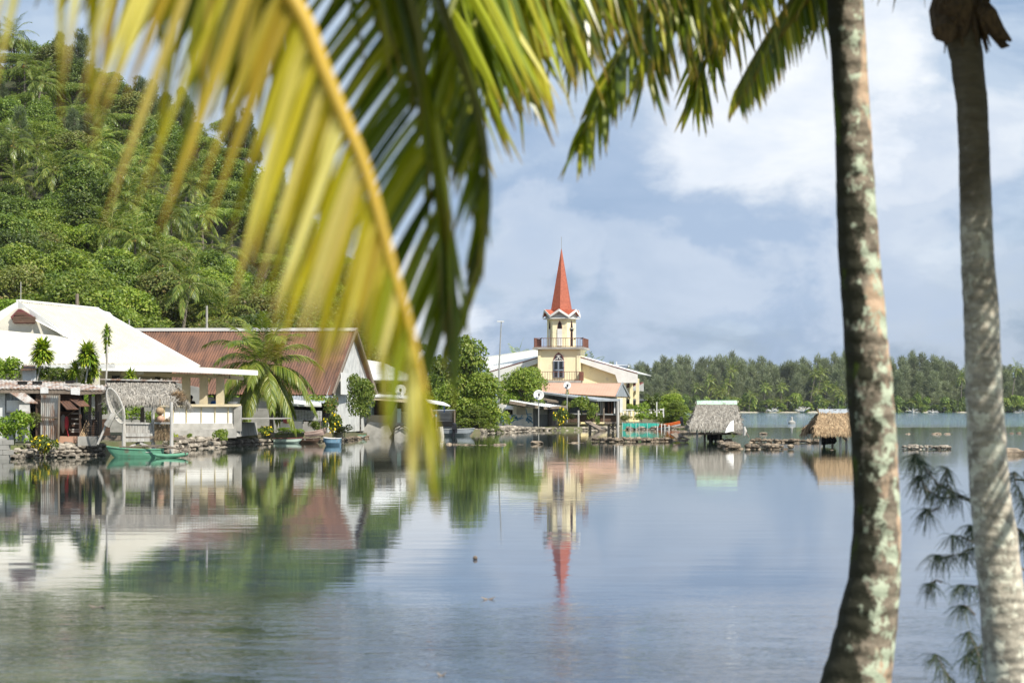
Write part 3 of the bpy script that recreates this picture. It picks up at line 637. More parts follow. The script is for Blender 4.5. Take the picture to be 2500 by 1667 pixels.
# long house with the salmon roof
sa = bld('long_house', 'long low house with a plain salmon orange roof just below the church tower', 'house', Q(5, 1000, 540, 209))
bp(sa, 'wall', 'conc_white', lambda b: wallp(b, 5, [(560, 690), (1440, 690), (1440, 515), (560, 470)], 210, 8))
rf = bp(sa, 'roof', 'salmon', lambda b: b.corr(Q(5, 480, 452, 205), Q(5, 1435, 503, 206.5), Q(5, 1503, 357, 213), Q(5, 530, 350, 212), .3, .006, .03))
bp(sa, 'roof', 'salmon', lambda b: b.corr(Q(5, 1585, 520, 220), Q(5, 600, 470, 219), Q(5, 530, 348, 212.1), Q(5, 1503, 355, 213.1), .25, .02, .03))
bp(sa, 'gable_end', 'grey_sheet', lambda b: b.poly([Q(5, 1437, 505, 207), Q(5, 1500, 362, 213), Q(5, 1575, 512, 219.4)]))
bp(sa, 'barge_board', 'steel', lambda b: (b.beam(Q(5, 1437, 500, 206.4), Q(5, 1503, 353, 213), .12, .22), b.beam(Q(5, 1503, 353, 213), Q(5, 1590, 518, 220), .12, .22)))
# veranda house in front of it
vh = bld('veranda_house', 'grey waterfront house with a long low grey roof and an open veranda with red curtains', 'house', Q(5, 1100, 700, 204))
bp(vh, 'roof', 'grey_sheet', lambda b: b.corr(Q(5, 560, 458, 202), Q(5, 1210, 549, 199), Q(5, 1480, 545, 206), Q(5, 460, 425, 209), .2, .02, .03))
bp(vh, 'fascia', 'grey_sheet', lambda b: (b.beam(Q(5, 560, 464, 202), Q(5, 1210, 553, 199), .1, .18), b.beam(Q(5, 1210, 553, 199), Q(5, 1478, 551, 200), .1, .16)))
bp(vh, 'roof', 'grey_sheet', lambda b: b.slab(Q(5, 1205, 549, 199), Q(5, 1476, 549, 200), Q(5, 1482, 540, 207), Q(5, 1200, 540, 207), .06))
bp(vh, 'wall', 'darkgrey', lambda b: wallp(b, 5, [(640, 700), (1205, 700), (1205, 562), (640, 480)], 203, 5))
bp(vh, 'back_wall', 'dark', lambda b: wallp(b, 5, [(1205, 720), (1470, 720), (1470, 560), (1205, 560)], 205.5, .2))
bp(vh, 'veranda_wall', 'brown_board', lambda b: wallp(b, 5, [(870, 800), (1450, 800), (1450, 712), (870, 706)], 200.5, .25))
bp(vh, 'veranda_coping', 'steel', lambda b: b.beam(Q(5, 870, 706, 200.4), Q(5, 1480, 712, 200.4), .3, .12))
for x0, x1, c_, l_ in ((1222, 1236, 'white_paint', 'white curtain'), (1247, 1262, 'white_paint', 'white curtain'), (1335, 1358, 'rust', 'red curtain'), (1370, 1392, 'rust', 'red curtain'), (1268, 1282, 'pale_wood', 'white curtain'), (1405, 1420, 'weathered_white', 'white curtain')):
    bp(vh, 'curtain', c_, lambda b: b.corr(Q(5, x0, 700, 202.5), Q(5, x1, 700, 202.5), Q(5, x1, 566, 202.5), Q(5, x0, 566, 202.5), .18, .04, .02), label=l_)
for x in (1208, 1290, 1440, 1466):
    bp(vh, 'post', 'wood', lambda b: b.beam(Q(5, x, 800, 200), Q(5, x, 555, 200), .14))
bp(vh, 'gate_post', 'white_paint', lambda b: b.beam(Q(5, 1488, 690, 200), Q(5, 1488, 525, 200), .42, .3))
fe = single('slatted_fence', (lambda b: ([b.beam(Q(5, 1505, 556+j*23, 226), Q(5, 1890, 553+j*24, 226), .05, .42) for j in range(5)], [b.beam(Q(5, x, 680, 226.2), Q(5, x, 548, 226.2), .12) for x in (1510, 1600, 1700, 1800, 1885)], b)[-1])(MB()), M['darkgrey'],
    'blue grey slatted fence beside the church porch behind the garden plants', 'fence')
# balustrade with white balusters
o = thing('balustrade', 'low white balustrade among the plants below the grey fence', 'railing', G(1540, 1040, .6)*1)
o.location = Q(5, 1640, 720, 219); ORG[o.name] = V(o.location)
bp(o, 'rail', 'weathered_white', lambda b: b.beam(Q(5, 1500, 662, 219), Q(5, 1980, 655, 219), .14))
for i in range(11):
    x = 1510+46*i; bp(o, 'baluster', 'white_paint', lambda b: b.lathe(Q(5, x, 720, 219), [(.12, -.1), (.12, .04), (.05, .08), (.11, .2), (.06, .38), (.11, .5), (.11, .55)], 8))
for i, (x, y0, y1) in enumerate(((1897, 735, 570), (1975, 745, 640))):
    single('mooring_pole', (lambda b: (b.tube([Q(5, x, y0, 208), Q(5, x, y1, 208)], .055, 8), b)[-1])(MB()), M['white_paint'], ('tall thin white pole rising beside the orange boat', 'short white pole in front of the fruit tree by the orange boat')[i], 'pole')

# grey shack with the white tin roof and big dish
sh = bld('shack', 'grey limewashed shack with a patched white tin roof beside the big satellite dish pole', 'shack', Q(5, 450, 800, 197))
bp(sh, 'wall', 'conc_white', lambda b: wallp(b, 5, [(60, 850), (478, 862), (478, 640), (60, 588)], 196, 5))
bp(sh, 'wall', 'darkgrey', lambda b: wallp(b, 5, [(480, 855), (668, 850), (668, 640), (480, 640)], 196.3, 5))
bp(sh, 'roof', 'grey_sheet', lambda b: b.slab(Q(5, 205, 525, 199.5), Q(5, 560, 530, 199.5), Q(5, 480, 516, 206), Q(5, 205, 452, 206), .08), label='slate grey upper roof sheet')
r_ = bp(sh, 'roof', 'weathered_white', lambda b: b.corr(Q(5, 205, 566, 194.5), Q(5, 680, 628, 194.5), Q(5, 850, 618, 199), Q(5, 210, 520, 200.5), .2, .02, .03), label='patched white tin roof')
bp(sh, 'eave_board', 'wood', lambda b: (b.beam(Q(5, 205, 572, 194.4), Q(5, 530, 628, 194.4), .12, .3), b.beam(Q(5, 600, 640, 194.4), Q(5, 860, 625, 196), .1, .25)))
for x, y, w_ in ((345, 532, 60), (400, 545, 50), (620, 572, 40), (460, 552, 40)): bp(sh, 'roof_patch', 'dark', lambda b: b.beam(Q(5, x, y, 196.6+(566-y)*.05), Q(5, x+w_, y+12, 196.6+(566-y)*.05), .35, .06))
bp(sh, 'boards', 'wood', lambda b: (b.beam(Q(5, 575, 530, 199), Q(5, 750, 562, 199), .4, .2), b.beam(Q(5, 640, 560, 199), Q(5, 770, 572, 199), .3, .2)), label='loose timber lying on the roof')
w_ = bp(sh, 'window', 'conc_white', lambda b: wallp(b, 5, [(160, 720), (255, 720), (255, 620), (160, 620)], 195.95, .1))
bp(sh, 'window_opening', 'dark', lambda b: wallp(b, 5, [(160, 712), (242, 712), (242, 655), (160, 655)], 195.9, .04), w_) if False else part('window_opening', (lambda b: (wallp(b, 5, [(160, 712), (242, 712), (242, 655), (160, 655)], 195.9, .04), b)[-1])(MB()), M['dark'], w_)
part('awning', (lambda b: (b.slab(Q(5, 155, 652, 195), Q(5, 250, 658, 195), Q(5, 255, 620, 195.9), Q(5, 165, 615, 195.9), .05), b)[-1])(MB()), M['white_paint'], w_)
bp(sh, 'panel', 'concrete', lambda b: wallp(b, 5, [(288, 715), (392, 718), (392, 632), (288, 622)], 195.94, .04), label='stained grey wall panel')
gl = bp(sh, 'door', 'darkgrey', lambda b: wallp(b, 5, [(552, 850), (660, 848), (660, 652), (552, 652)], 196.24, .05))
part('grille', (lambda b: ([b.beam(Q(5, 556, 662+j*9, 196.15), Q(5, 655, 662+j*9, 196.15), .03) for j in range(6)], [b.beam(Q(5, x, 660, 196.12), Q(5, x, 712, 196.12), .03) for x in (556, 590, 625, 655)], b)[-1])(MB()), M['steel'], gl)
bp(sh, 'corner_post', 'dark', lambda b: b.tube([Q(5, 695, 850, 195.5), Q(5, 700, 640, 195.5)], .45, 8), label='dark wrapped bundle at the corner')
rg = random.Random(5)
def blots(b):                                  # blue painted squiggles on the wall
    for cx, cy, n_ in ((262, 755, 14), (430, 765, 13), (335, 740, 4), (405, 690, 3)):
        for i in range(n_):
            x = cx+rg.uniform(-26, 26); y = cy+rg.uniform(-28, 26); d_ = V((rg.uniform(-.28, .28), 0, rg.uniform(-.2, .28))); p = Q(5, x, y, 195.97); b.beam(p-d_, p+d_, .04, .07)
M['blue_spray'] = mat('blue_spray_paint', (.10, .28, .48)); bp(sh, 'graffiti', 'blue_spray', blots)

# satellite dishes
def dish(label, c, pole_base, r, d):
    o = thing('satellite_dish', label, 'satellite dish', (c.x, c.y, pole_base.z)); ax = V((.05, -1, .35)).normalized()
    b = MB(); b.lathe(c, [(.01, 0), (r*.4, .03*r), (r*.75, .12*r), (r, .24*r), (r*1.02, .22*r), (r*.75, .09*r), (r*.4, 0), (.01, -.04)], 24, ax); part('reflector', b, M['dish'], o, smooth=True)
    b = MB(); b.tube([V((c.x, c.y+.1, pole_base.z)), V((c.x, c.y+.1, c.z-.1))], .05, 8); part('pole', b, M['steel'], o)
    b = MB(); e = c+ax*r*.85+V((0, 0, -.1)); b.beam(c+V((0, -.1, -r*.8)), e, .05); b.box(e, (.16, .2, .25)); part('feed_arm', b, M['black'], o)
c = Q(5, 541, 492, 193.5); dish('large satellite dish on a tall steel pole at the water by the white tin roof', c, Q(5, 541, 880, 193.5), 60/4.704*193.5/F, 193.5)
c = Q(5, 868, 383, 197); dish('satellite dish on a pole in front of the salmon roof, above the spiky plant', c, V((c.x, c.y, .7)), 43/4.704*197/F, 197)
c = Q(2, 1764, 838, 147); dish('satellite dish mounted on the flat roof of the pale green shack', c, Q(2, 1764, 900, 147), 58/4.125*147/F, 147)

# ---------------------------------------------------------------- white community hall with open pavilion (left)
ha = bld('community_hall', 'white roofed community hall with a gable vent and open sided pavilion at the left shore', 'hall', Q(1, 900, 1100, 112))
A = Q(1, 170, 60, 110); B = Q(1, 880, 130, 120); Cn = Q(1, 1815, 658, 118); E0 = Q(1, 930, 658, 107.5)
def ribs(b, a, b2, c2, d2, n, w=.05):       # standing seams from the eave a-b2 to the top edge d2-c2
    for i in range(n+1):
        u = i/n; p = V(a).lerp(V(b2), u); q = V(d2).lerp(V(c2), u)
        if (q-p).length > .3: b.beam(p+V((0, -.02, .03)), q+V((0, -.02, .03)), w, .06)
mr = bp(ha, 'roof', 'white_roof', lambda b: (b.poly([E0, Cn, B, A]), b.poly([A, Q(1, 690, 395, 108.5), E0]), b.poly([B, Cn, Cn+V((-4, 9, 0)), B+V((0, 4, 0))]), b.poly([A, B, B+V((-6, 9, -3.6)), A+V((-6, 9, -3.6))])))
part('standing_seams', (lambda b: (ribs(b, E0, Cn, B, A, 34), b)[-1])(MB()), M['cream_pale'], mr)
part('ridge_cap', (lambda b: (b.beam(A+V((0, 0, .05)), B+V((0, 0, .05)), .3, .12), b.beam(B+V((0, 0, .05)), Cn+V((0, 0, .05)), .25, .12), b)[-1])(MB()), M['white_roof'], mr)
L1 = Q(1, -260, 300, 109); GR = Q(1, 700, 400, 108)
bp(ha, 'roof', 'white_roof', lambda b: b.poly([A, L1, L1+V((0, 8, 0)), A+V((0, 8, .3))]), label='left slope of the gable roof')
bp(ha, 'barge_board', 'white_paint', lambda b: (b.prism([A+V((0, -.1, 0)), GR+V((0, -.1, 0)), Q(1, 640, 398, 107.9), A+V((0, -.1, -.55))], (0, -.08, 0)), b.prism([A+V((0, -.1, -.0)), A+V((0, -.1, -.55)), L1+V((.3, 0, -.5)), L1], (0, -.08, 0))))
bp(ha, 'gable_wall', 'cream_pale', lambda b: wallp(b, 1, [(-250, 420), (680, 420), (200, 120), (150, 120)], 109.4, .2))
vt = bp(ha, 'gable_vent', 'maroon', lambda b: wallp(b, 1, [(130, 262), (312, 262), (335, 215), (190, 128), (165, 128), (95, 200)], 109.2, .1))
part('louvres', (lambda b: ([b.beam(Q(1, 118, 205+j*14, 109.1), Q(1, 322, 205+j*14, 109.1), .1, .08) for j in range(4)], [b.beam(Q(1, 140, 150+j*16+16, 109.1), Q(1, 235+j*24, 166+j*16, 109.1), .08, .06) for j in range(3)], b)[-1])(MB()), M['brown_board'], vt)
lr = bp(ha, 'roof', 'cream_pale', lambda b: b.slab(Q(1, -100, 652, 102.5), Q(1, 1050, 638, 102.5), Q(1, 700, 408, 108.3), Q(1, -100, 330, 109.2), .12), label='lower cream roof in front of the gable')
part('standing_seams', (lambda b: (ribs(b, Q(1, -100, 652, 102.4), Q(1, 1050, 638, 102.4), Q(1, 700, 408, 108.2), Q(1, -100, 328, 109.1), 26, .06), b)[-1])(MB()), M['cream_pale'], lr)
bp(ha, 'gutter', 'weathered_white', lambda b: b.beam(Q(1, -100, 662, 102.3), Q(1, 1050, 648, 102.3), .15, .2))
hw = bp(ha, 'wall', 'cream_pale', lambda b: wallp(b, 1, [(-100, 900), (900, 900), (900, 660), (-100, 660)], 105, .3))
bp(ha, 'wall', 'cream', lambda b: wallp(b, 1, [(900, 1000), (1560, 1000), (1560, 690), (900, 690)], 117, .3), label='tan inner wall of the pavilion')
for x in (1020, 1390): part('window', (lambda b: (wallp(b, 1, [(x, 780), (x+70, 780), (x+70, 735), (x, 735)], 116.9, .05), b)[-1])(MB()), M['glass'], hw)
cp = bp(ha, 'canopy', 'cream_pale', lambda b: b.prism([Q(1, 930, 668, 106), Q(1, 1570, 665, 108.5), Q(1, 2350, 706, 113), Q(1, 2350, 706, 113)+V((-1, 6, .1)), Q(1, 930, 668, 106)+V((-1, 10, .1))], (0, 0, .12)))
part('fascia', (lambda b: (b.corr(Q(1, 1570, 700, 108.4), Q(1, 2350, 732, 112.9), Q(1, 2350, 698, 112.9), Q(1, 1570, 650, 108.4), .2, .025, .04), b)[-1])(MB()), M['white_paint'], cp, label='white corrugated fascia')
part('fascia', (lambda b: (b.prism([Q(1, 925, 690, 105.9), Q(1, 1570, 700, 108.4), Q(1, 1570, 652, 108.4), Q(1, 925, 656, 105.9)], (0, .12, 0)), b)[-1])(MB()), M['weathered_white'], cp)
bp(ha, 'beam', 'cream', lambda b: (b.prism([Q(1, 1100, 735, 109), Q(1, 2090, 762, 112.5), Q(1, 2090, 728, 112.5), Q(1, 1100, 700, 109)], (0, .3, 0)), b.prism([Q(1, 2090, 762, 112.5), Q(1, 2090, 728, 112.5), Q(1, 2090, 728, 112.5)+V((0, 6, 0)), Q(1, 2090, 762, 112.5)+V((0, 6, 0))], (-.3, 0, 0))))
for x, d_ in ((1697, 111.3), (1857, 111.8), (2007, 112.3), (1520, 115), (1380, 115.5), (945, 107)):
    bp(ha, 'post', 'cream', lambda b: b.beam(Q(1, x, 1010 if x > 1500 else 900, d_), Q(1, x, 740 if x > 1000 else 690, d_), .42 if x > 1600 else .35))
lw = bp(ha, 'low_wall', 'white_paint', lambda b: b.prism([Q(1, 1450, 1172, 109.5), Q(1, 2172, 1168, 112.8), Q(1, 2172, 1012, 112.8), Q(1, 1450, 1012, 109.5)], (0, .25, 0)))
part('coping', (lambda b: (b.beam(Q(1, 1440, 1006, 109.4), Q(1, 2178, 1006, 112.7), .45, .14), b)[-1])(MB()), M['cream'], lw)
part('panel_trim', (lambda b: ([b.beam(Q(1, x, 1165, 109.4+(x-1450)*.00457), Q(1, x, 1018, 109.4+(x-1450)*.00457), .03, .045) for x in (1500, 1580, 1700, 1835, 1960, 2080)], b)[-1])(MB()), M['yellow_line'], lw)
part('wall_end', (lambda b: (b.beam(Q(1, 2168, 1240, 112.6), Q(1, 2168, 1008, 112.6), .35, .4), b)[-1])(MB()), M['concrete'], lw)
bp(ha, 'plinth', 'concrete', lambda b: (b.prism([Q(1, 1430, 1300, 109.2), Q(1, 2185, 1290, 112.5), Q(1, 2172, 1168, 112.7), Q(1, 1430, 1172, 109.4)], (0, 8, 0)), b.prism([Q(1, 1430, 1320, 108.7), Q(1, 2150, 1300, 112.1), Q(1, 2150, 1215, 112.1), Q(1, 1430, 1245, 108.7)], (0, .5, 0))))
bp(ha, 'wall', 'conc_white', lambda b: b.prism([Q(1, 1560, 1010, 122), Q(1, 1830, 1010, 121), Q(1, 1850, 850, 121), Q(1, 1560, 790, 122)], (0, .2, 0)), label='white back wall behind the people')
b = MB(); b.box(Q(1, 1280, 714, 108.6), (.3, .3, .16)); part('wall_lamp', b, M['white_paint'], cp)

# rust roofed hall
ru = bld('rust_roof_hall', 'long hall with a steep rusty red corrugated roof behind the short coconut palm', 'hall', Q(2, 700, 900, 138))
fe0 = Q(2, 1085, 882, 134); rr1 = Q(2, 1322, 232, 142); rr0 = Q(1, 1130, 325, 146); fl0 = Q(2, 1085, 882, 134)+(rr0-rr1)
bk1 = rr1+(rr1-fe0); bk1.z = fe0.z; bk0 = rr0+(bk1-rr1)
r_ = bp(ru, 'roof', 'rust', lambda b: b.corr(fl0, fe0, rr1, rr0, .2, .035, .03))
part('roof_back', (lambda b: (b.corr(bk1, bk0, rr0, rr1, .2, .035, .03), b)[-1])(MB()), M['rust'], r_)
part('ridge_cap', (lambda b: (b.beam(rr0+V((0, 0, .06)), rr1+V((0, 0, .06)), .5, .22), b)[-1])(MB()), M['white_paint'], r_)
part('barge_board', (lambda b: (b.beam(fe0, rr1, .1, .25), b.beam(rr1, bk1, .1, .25), b)[-1])(MB()), M['wood'], r_)
inw = (rr0-rr1).normalized()*.35
bp(ru, 'gable_wall', 'conc_white', lambda b: b.prism([V((fe0.x, fe0.y, .5))+inw, fe0+inw, rr1+inw-V((0, 0, .2)), bk1+inw, V((bk1.x, bk1.y, .5))+inw], inw*.3), label='pale green end wall')
dz = V((0, 0, -.25))
bp(ru, 'wall', 'concrete', lambda b: b.prism([V((fl0.x, fl0.y+.5, .5)), V((fe0.x, fe0.y+.5, .5)), fe0+V((0, .5, -.2)), fl0+V((0, .5, -.2))], (0, .3, 0)))
part('window', (lambda b: (b.prism([V((fe0.x+.35+u*.35, fe0.y+4*u+2, z)) for u, z in ((0, 3.1), (1, 3.1), (1, 4.6), (0, 4.6))], (.06, 0, 0)), b)[-1])(MB()), M['white_paint'], ru)
lt = bp(ru, 'lean_to', 'grey_sheet', lambda b: b.corr(Q(2, 560, 955, 128), Q(2, 990, 962, 128), Q(2, 1050, 895, 133), Q(2, 590, 890, 133), .2, .02, .03), label='grey sheet lean-to roof')
part('awning', (lambda b: (b.slab(Q(2, 590, 990, 126), Q(2, 970, 1003, 126), Q(2, 960, 975, 128.5), Q(2, 590, 940, 128.5), .12), b)[-1])(MB()), M['white_paint'], ru, label='white awning')
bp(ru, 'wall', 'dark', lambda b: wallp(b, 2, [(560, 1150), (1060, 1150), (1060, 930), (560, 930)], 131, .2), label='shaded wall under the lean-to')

# pale house with hip roof behind frond tips
ph = bld('hip_roof_house', 'pale house with a cream hip roof partly behind the hanging frond tips', 'house', Q(2, 1650, 760, 165))
bp(ph, 'roof', 'weathered_white', lambda b: (b.poly([Q(2, 1430, 728, 160), Q(2, 1900, 735, 160), Q(2, 1590, 555, 167), Q(2, 1405, 525, 168)]), b.poly([Q(2, 1900, 735, 160), Q(2, 1950, 722, 172), Q(2, 1590, 555, 167)]), b.slab(Q(2, 1430, 735, 160), Q(2, 1900, 742, 160), Q(2, 1950, 728, 172), Q(2, 1430, 728, 172), .1)))
bp(ph, 'wall', 'cream', lambda b: wallp(b, 2, [(1470, 1100), (1850, 1100), (1850, 740), (1470, 740)], 161, 9))
for x in (1520, 1620, 1740): bp(ph, 'window', 'dark', lambda b: wallp(b, 2, [(x, 850), (x+55, 850), (x+55, 765), (x, 765)], 160.9, .08))
bp(ph, 'antenna', 'steel', lambda b: b.beam(Q(2, 1752, 640, 163), Q(2, 1752, 340, 163), .06))
# pale green shack row
gs = bld('green_shack', 'pale green and grey sheet shacks on a concrete sea wall behind the frond tips', 'shack', Q(2, 1600, 1150, 149))
bp(gs, 'roof', 'weathered_white', lambda b: (b.slab(Q(2, 975, 878, 146), Q(2, 1740, 918, 145), Q(2, 1900, 905, 150), Q(2, 1040, 862, 151), .1), b.slab(Q(2, 1700, 905, 145), Q(2, 2265, 1000, 146), Q(2, 2200, 965, 151), Q(2, 1750, 885, 151), .08)))
bp(gs, 'wall', 'grey_sheet', lambda b: wallp(b, 2, [(1135, 1200), (1310, 1205), (1310, 925), (1135, 915)], 148, 5), label='grey sheet wall')
bp(gs, 'wall', 'brown_board', lambda b: wallp(b, 2, [(1310, 1210), (1420, 1210), (1420, 915), (1310, 915)], 148.4, 5), label='dark wooden wall')
bp(gs, 'wall', 'mint', lambda b: wallp(b, 2, [(1420, 1200), (1475, 1200), (1475, 930), (1420, 930)], 148, 4), label='green door panel')
bp(gs, 'wall', 'cream', lambda b: wallp(b, 2, [(1420, 1200), (1890, 1200), (1890, 1090), (1420, 1085)], 147.5, .25), label='low pale parapet')
bp(gs, 'wall', 'concrete', lambda b: wallp(b, 2, [(1615, 1195), (1730, 1195), (1730, 960)], 147.2, .2), label='sloping concrete buttress')
bp(gs, 'back_wall', 'brown_board', lambda b: wallp(b, 2, [(1475, 1100), (2060, 1150), (2060, 980), (1475, 930)], 150.5, .3))
bp(gs, 'wall', 'mint', lambda b: wallp(b, 2, [(1730, 1195), (1770, 1195), (1770, 1020), (1730, 1020)], 147.1, .15), label='narrow green panel')
bp(gs, 'wall', 'cream', lambda b: wallp(b, 2, [(1770, 1200), (2040, 1215), (2040, 1060), (1770, 1050)], 147.6, .2), label='tan side wall')
bp(gs, 'post', 'salmon', lambda b: b.tube([Q(2, 2065, 1230, 146), Q(2, 2075, 1080, 146), Q(2, 2055, 965, 146)], .12, 6), label='bare red brown post')
bp(gs, 'sea_wall', 'concrete', lambda b: (b.box((X0(950, 147), 149.5, .45), (X0(1020, 147)-X0(860, 147), 5, 1.3)), wallp(b, 2, [(1700, 1330), (1890, 1330), (1880, 1215), (1760, 1190), (1710, 1210)], 146, 1.5), wallp(b, 2, [(1310, 1330), (1690, 1330), (1640, 1170), (1450, 1150)], 146.5, 2)))
for x in (1760, 1810): bp(gs, 'net_hoop', 'black', lambda b: b.tube([Q(2, x-70, 1225, 145.8), Q(2, x-20, 1192, 145.8), Q(2, x, 1188, 145.8), Q(2, x+50, 1215, 145.8), Q(2, x+80, 1235, 145.8)], .04, 5))
# ---------------------------------------------------------------- rocks and stone walls
rk = random.Random(21)
def stonewall(label, pts, h, wd, r, m='rock', name='stone_wall', cat='stone wall', dens=1.0, z0=-.12, flat=.62):
    b = MB(); pts = [V(p) for p in pts]
    for a, c in zip(pts, pts[1:]):
        L = (c-a).length; n = max(2, int(L/(r*1.15)*dens))
        rows = max(1, int(round(h/(r*.95)))); dp = max(1, int(round(wd/(r*1.3))))
        t = (c-a).normalized(); s = V((-t.y, t.x, 0))
        if s.y < 0: s = -s
        for i in range(n):
            for j in range(rows):
                for k in range(dp):
                    if j and rk.random() < .18*j/rows*2: continue
                    q = a.lerp(c, (i+rk.uniform(0, 1))/n)+s*((k+rk.uniform(0, .7))/dp*wd+j*r*.45)
                    q.z = z0+j*r*.85+rk.uniform(0, .3)*r+(0 if dp == 1 else k*r*.1); b.rock(q, r*rk.uniform(.45, 1.05), rk, flat)
    return single(name, b, M[m], label, cat)
def at(px, d): return V((X0(px, d), d, 0))
# rubble banks along the village shore
stonewall('pale rubble bank below the tin shack, left of the yellow flower bush', [at(18, 85.6), at(95, 86.6)], .55, 1.6, .2)
stonewall('pale rubble bank between the yellow flowers and the green canoe', [at(135, 87.2), at(200, 89), at(268, 92.5)], .7, 1.6, .2)
stonewall('rubble bank under the white pavilion wall', [at(425, 101.5), at(470, 105.5), at(560, 112.5)], .75, 2.4, .3)
stonewall('tall pile of pale stones right of the pavilion wall, under the short palm', [at(555, 113), at(610, 118), at(668, 123)], .7, 2.2, .3)
stonewall('earthy rubble shore behind the moored dinghies', [at(668, 126), at(760, 128.5), at(850, 131.5)], .45, 2, .22)
stonewall('dark rubble at the foot of the sea wall', [at(850, 133), at(905, 146)], .4, 1.2, .22, 'rock_dark')
stonewall('sandy rubble bank under the grey limewashed shack', [at(1185, 171), at(1245, 178), at(1300, 189)], .75, 2.2, .34)
stonewall('rubble bank below the satellite dish pole', [at(1300, 190), at(1370, 192), at(1400, 193)], .62, 1.6, .28)
stonewall('rubble bank under the veranda and the old plank slide', [at(1400, 193), at(1480, 194.5), at(1520, 196)], .5, 1.6, .27)
stonewall('low pale rubble behind the green net cage', [at(1520, 199), at(1600, 204), at(1655, 213)], .55, 2, .28)
# fish trap walls standing in the water
stonewall('low line of single stones in the water in front of the aluminium boat', [GQ(3, 330, 1462), GQ(3, 390, 1464)], .12, .3, .2, 'rock_dark')
stonewall('long thin line of flat stones standing in the water below the big tree', [GQ(3, 430, 1492), GQ(3, 700, 1500), GQ(3, 1000, 1502), GQ(3, 1260, 1494)], .2, .35, .26, 'rock_dark', dens=1.25)
stonewall('small stone heap at the right end of the thin stone line', [GQ(3, 1285, 1495), GQ(3, 1370, 1495)], .28, .35, .22, 'rock_dark')
stonewall('short low stone line below the satellite dish reflection', [GQ(5, 580, 1045), GQ(5, 735, 1046)], .28, .4, .26, 'rock_dark')
stonewall('flat stone line joining the long fish trap wall from the left', [GQ(5, 805, 1044), GQ(5, 1090, 1040)], .3, .5, .27, 'rock_dark')
stonewall('long fish trap wall of piled brown stones, left of the grey thatched hut', [GQ(5, 1090, 1022), GQ(5, 1400, 1028), GQ(5, 1750, 1026), GQ(5, 2120, 1022)], .5, .8, .25, 'rock_dark', dens=1.5)
stonewall('dark stones between the loose planks and the grey thatched hut', [GQ(5, 2120, 1022), GQ(5, 2300, 1018)], .3, .8, .25, 'rock_dark')
stonewall('stones under the right side of the grey thatched hut', [GQ(6, 755, 1222), GQ(6, 910, 1222)], .4, .8, .24, 'rock_dark')
stonewall('tall clump of brown stones right of the grey thatched hut', [GQ(6, 915, 1260), GQ(6, 1000, 1300), GQ(6, 1130, 1302)], .55, .9, .25, 'rock_dark')
stonewall('fish trap wall of flat stones between the two thatched huts', [GQ(6, 1080, 1222), GQ(6, 1350, 1224), GQ(6, 1600, 1228), GQ(6, 1880, 1230)], .46, .6, .24, 'rock_dark', dens=1.5)
stonewall('isolated mossy stone pile in front of the flat stone wall', [GQ(6, 1350, 1275), GQ(6, 1430, 1302), GQ(6, 1560, 1304)], .5, .7, .24, 'rock_dark')
stonewall('row of small dark stones just breaking the water left of the brown thatched hut', [GQ(6, 1130, 1306), GQ(6, 1400, 1310), GQ(6, 1640, 1310), GQ(6, 2240, 1308), GQ(6, 2300, 1306)], .14, .2, .17, 'rock_dark', dens=.7)
stonewall('pile of tan stones between the two foreground palm trunks', [GQ(7, 860, 1300), GQ(7, 1100, 1302), GQ(7, 1350, 1304), GQ(7, 1560, 1300)], .42, .6, .24, 'rock', dens=1.1)
stonewall('thin tail of dark stones right of the tan stone pile', [GQ(7, 1540, 1302), GQ(7, 1690, 1304), GQ(7, 1760, 1330)], .1, .3, .17, 'rock_dark', dens=.6)
stonewall('distant low row of stones in the lagoon between the foreground trunks', [GQ(7, 1285, 1128), GQ(7, 1510, 1128)], .4, .6, .4, 'rock_dark')
stonewall('distant small stones left of the low row in the lagoon', [GQ(7, 975, 1126), GQ(7, 1080, 1128)], .1, .4, .3, 'rock_dark', dens=.7)
stonewall('distant small stones right of the right palm trunk', [GQ(7, 2110, 1115), GQ(7, 2170, 1122), GQ(7, 2350, 1120)], .18, .4, .32, 'rock_dark', dens=.7)
for i, (k, x, y, r, l) in enumerate(((7, 2180, 1362, .75, 'lone dark boulder in the water right of the right palm trunk'), (6, 350, 1128, .75, 'flat dark boulder behind the grey thatched hut, on its left'),
        (6, 1240, 1128, .4, 'small dark rock in open water behind the stone wall'), (6, 470, 1126, .5, 'small flat dark rock just left of the grey hut posts'), (3, 1520, 1488, .45, 'low flat rock between the two thin stone lines'))):
    b = MB(); b.rock(GQ(k, x, y)+V((0, 0, .05)), r, rk, .42); b.rock(GQ(k, x+r*18, y)+V((0, .2, .0)), r*.6, rk, .4); single('boulder', b, M['rock_dark'], l, 'rock')
b = MB(); b.beam(GQ(7, 2230, 1352), GQ(7, 2420, 1358)+V((0, 0, .02)), .12, .06); b.beam(G(2480, 1170), G(2530, 1173), .1, .05); single('floating_branch', b, M['wood'], 'thin floating branch right of the lone dark boulder', 'driftwood')

# block wall, far left
b = MB()
for j in range(4):
    for i in range(3): b.box(Q(1, -130+i*88+(j % 2)*30, 1480-j*46, 85.2)+V((0, 0, 0)), (.40, .3, .2))
b.box(Q(1, -50, 1400, 85.3), (1.0, .22, .9)); single('block_wall', b, M['concrete'], 'grey concrete block wall corner at the far left water edge', 'wall')

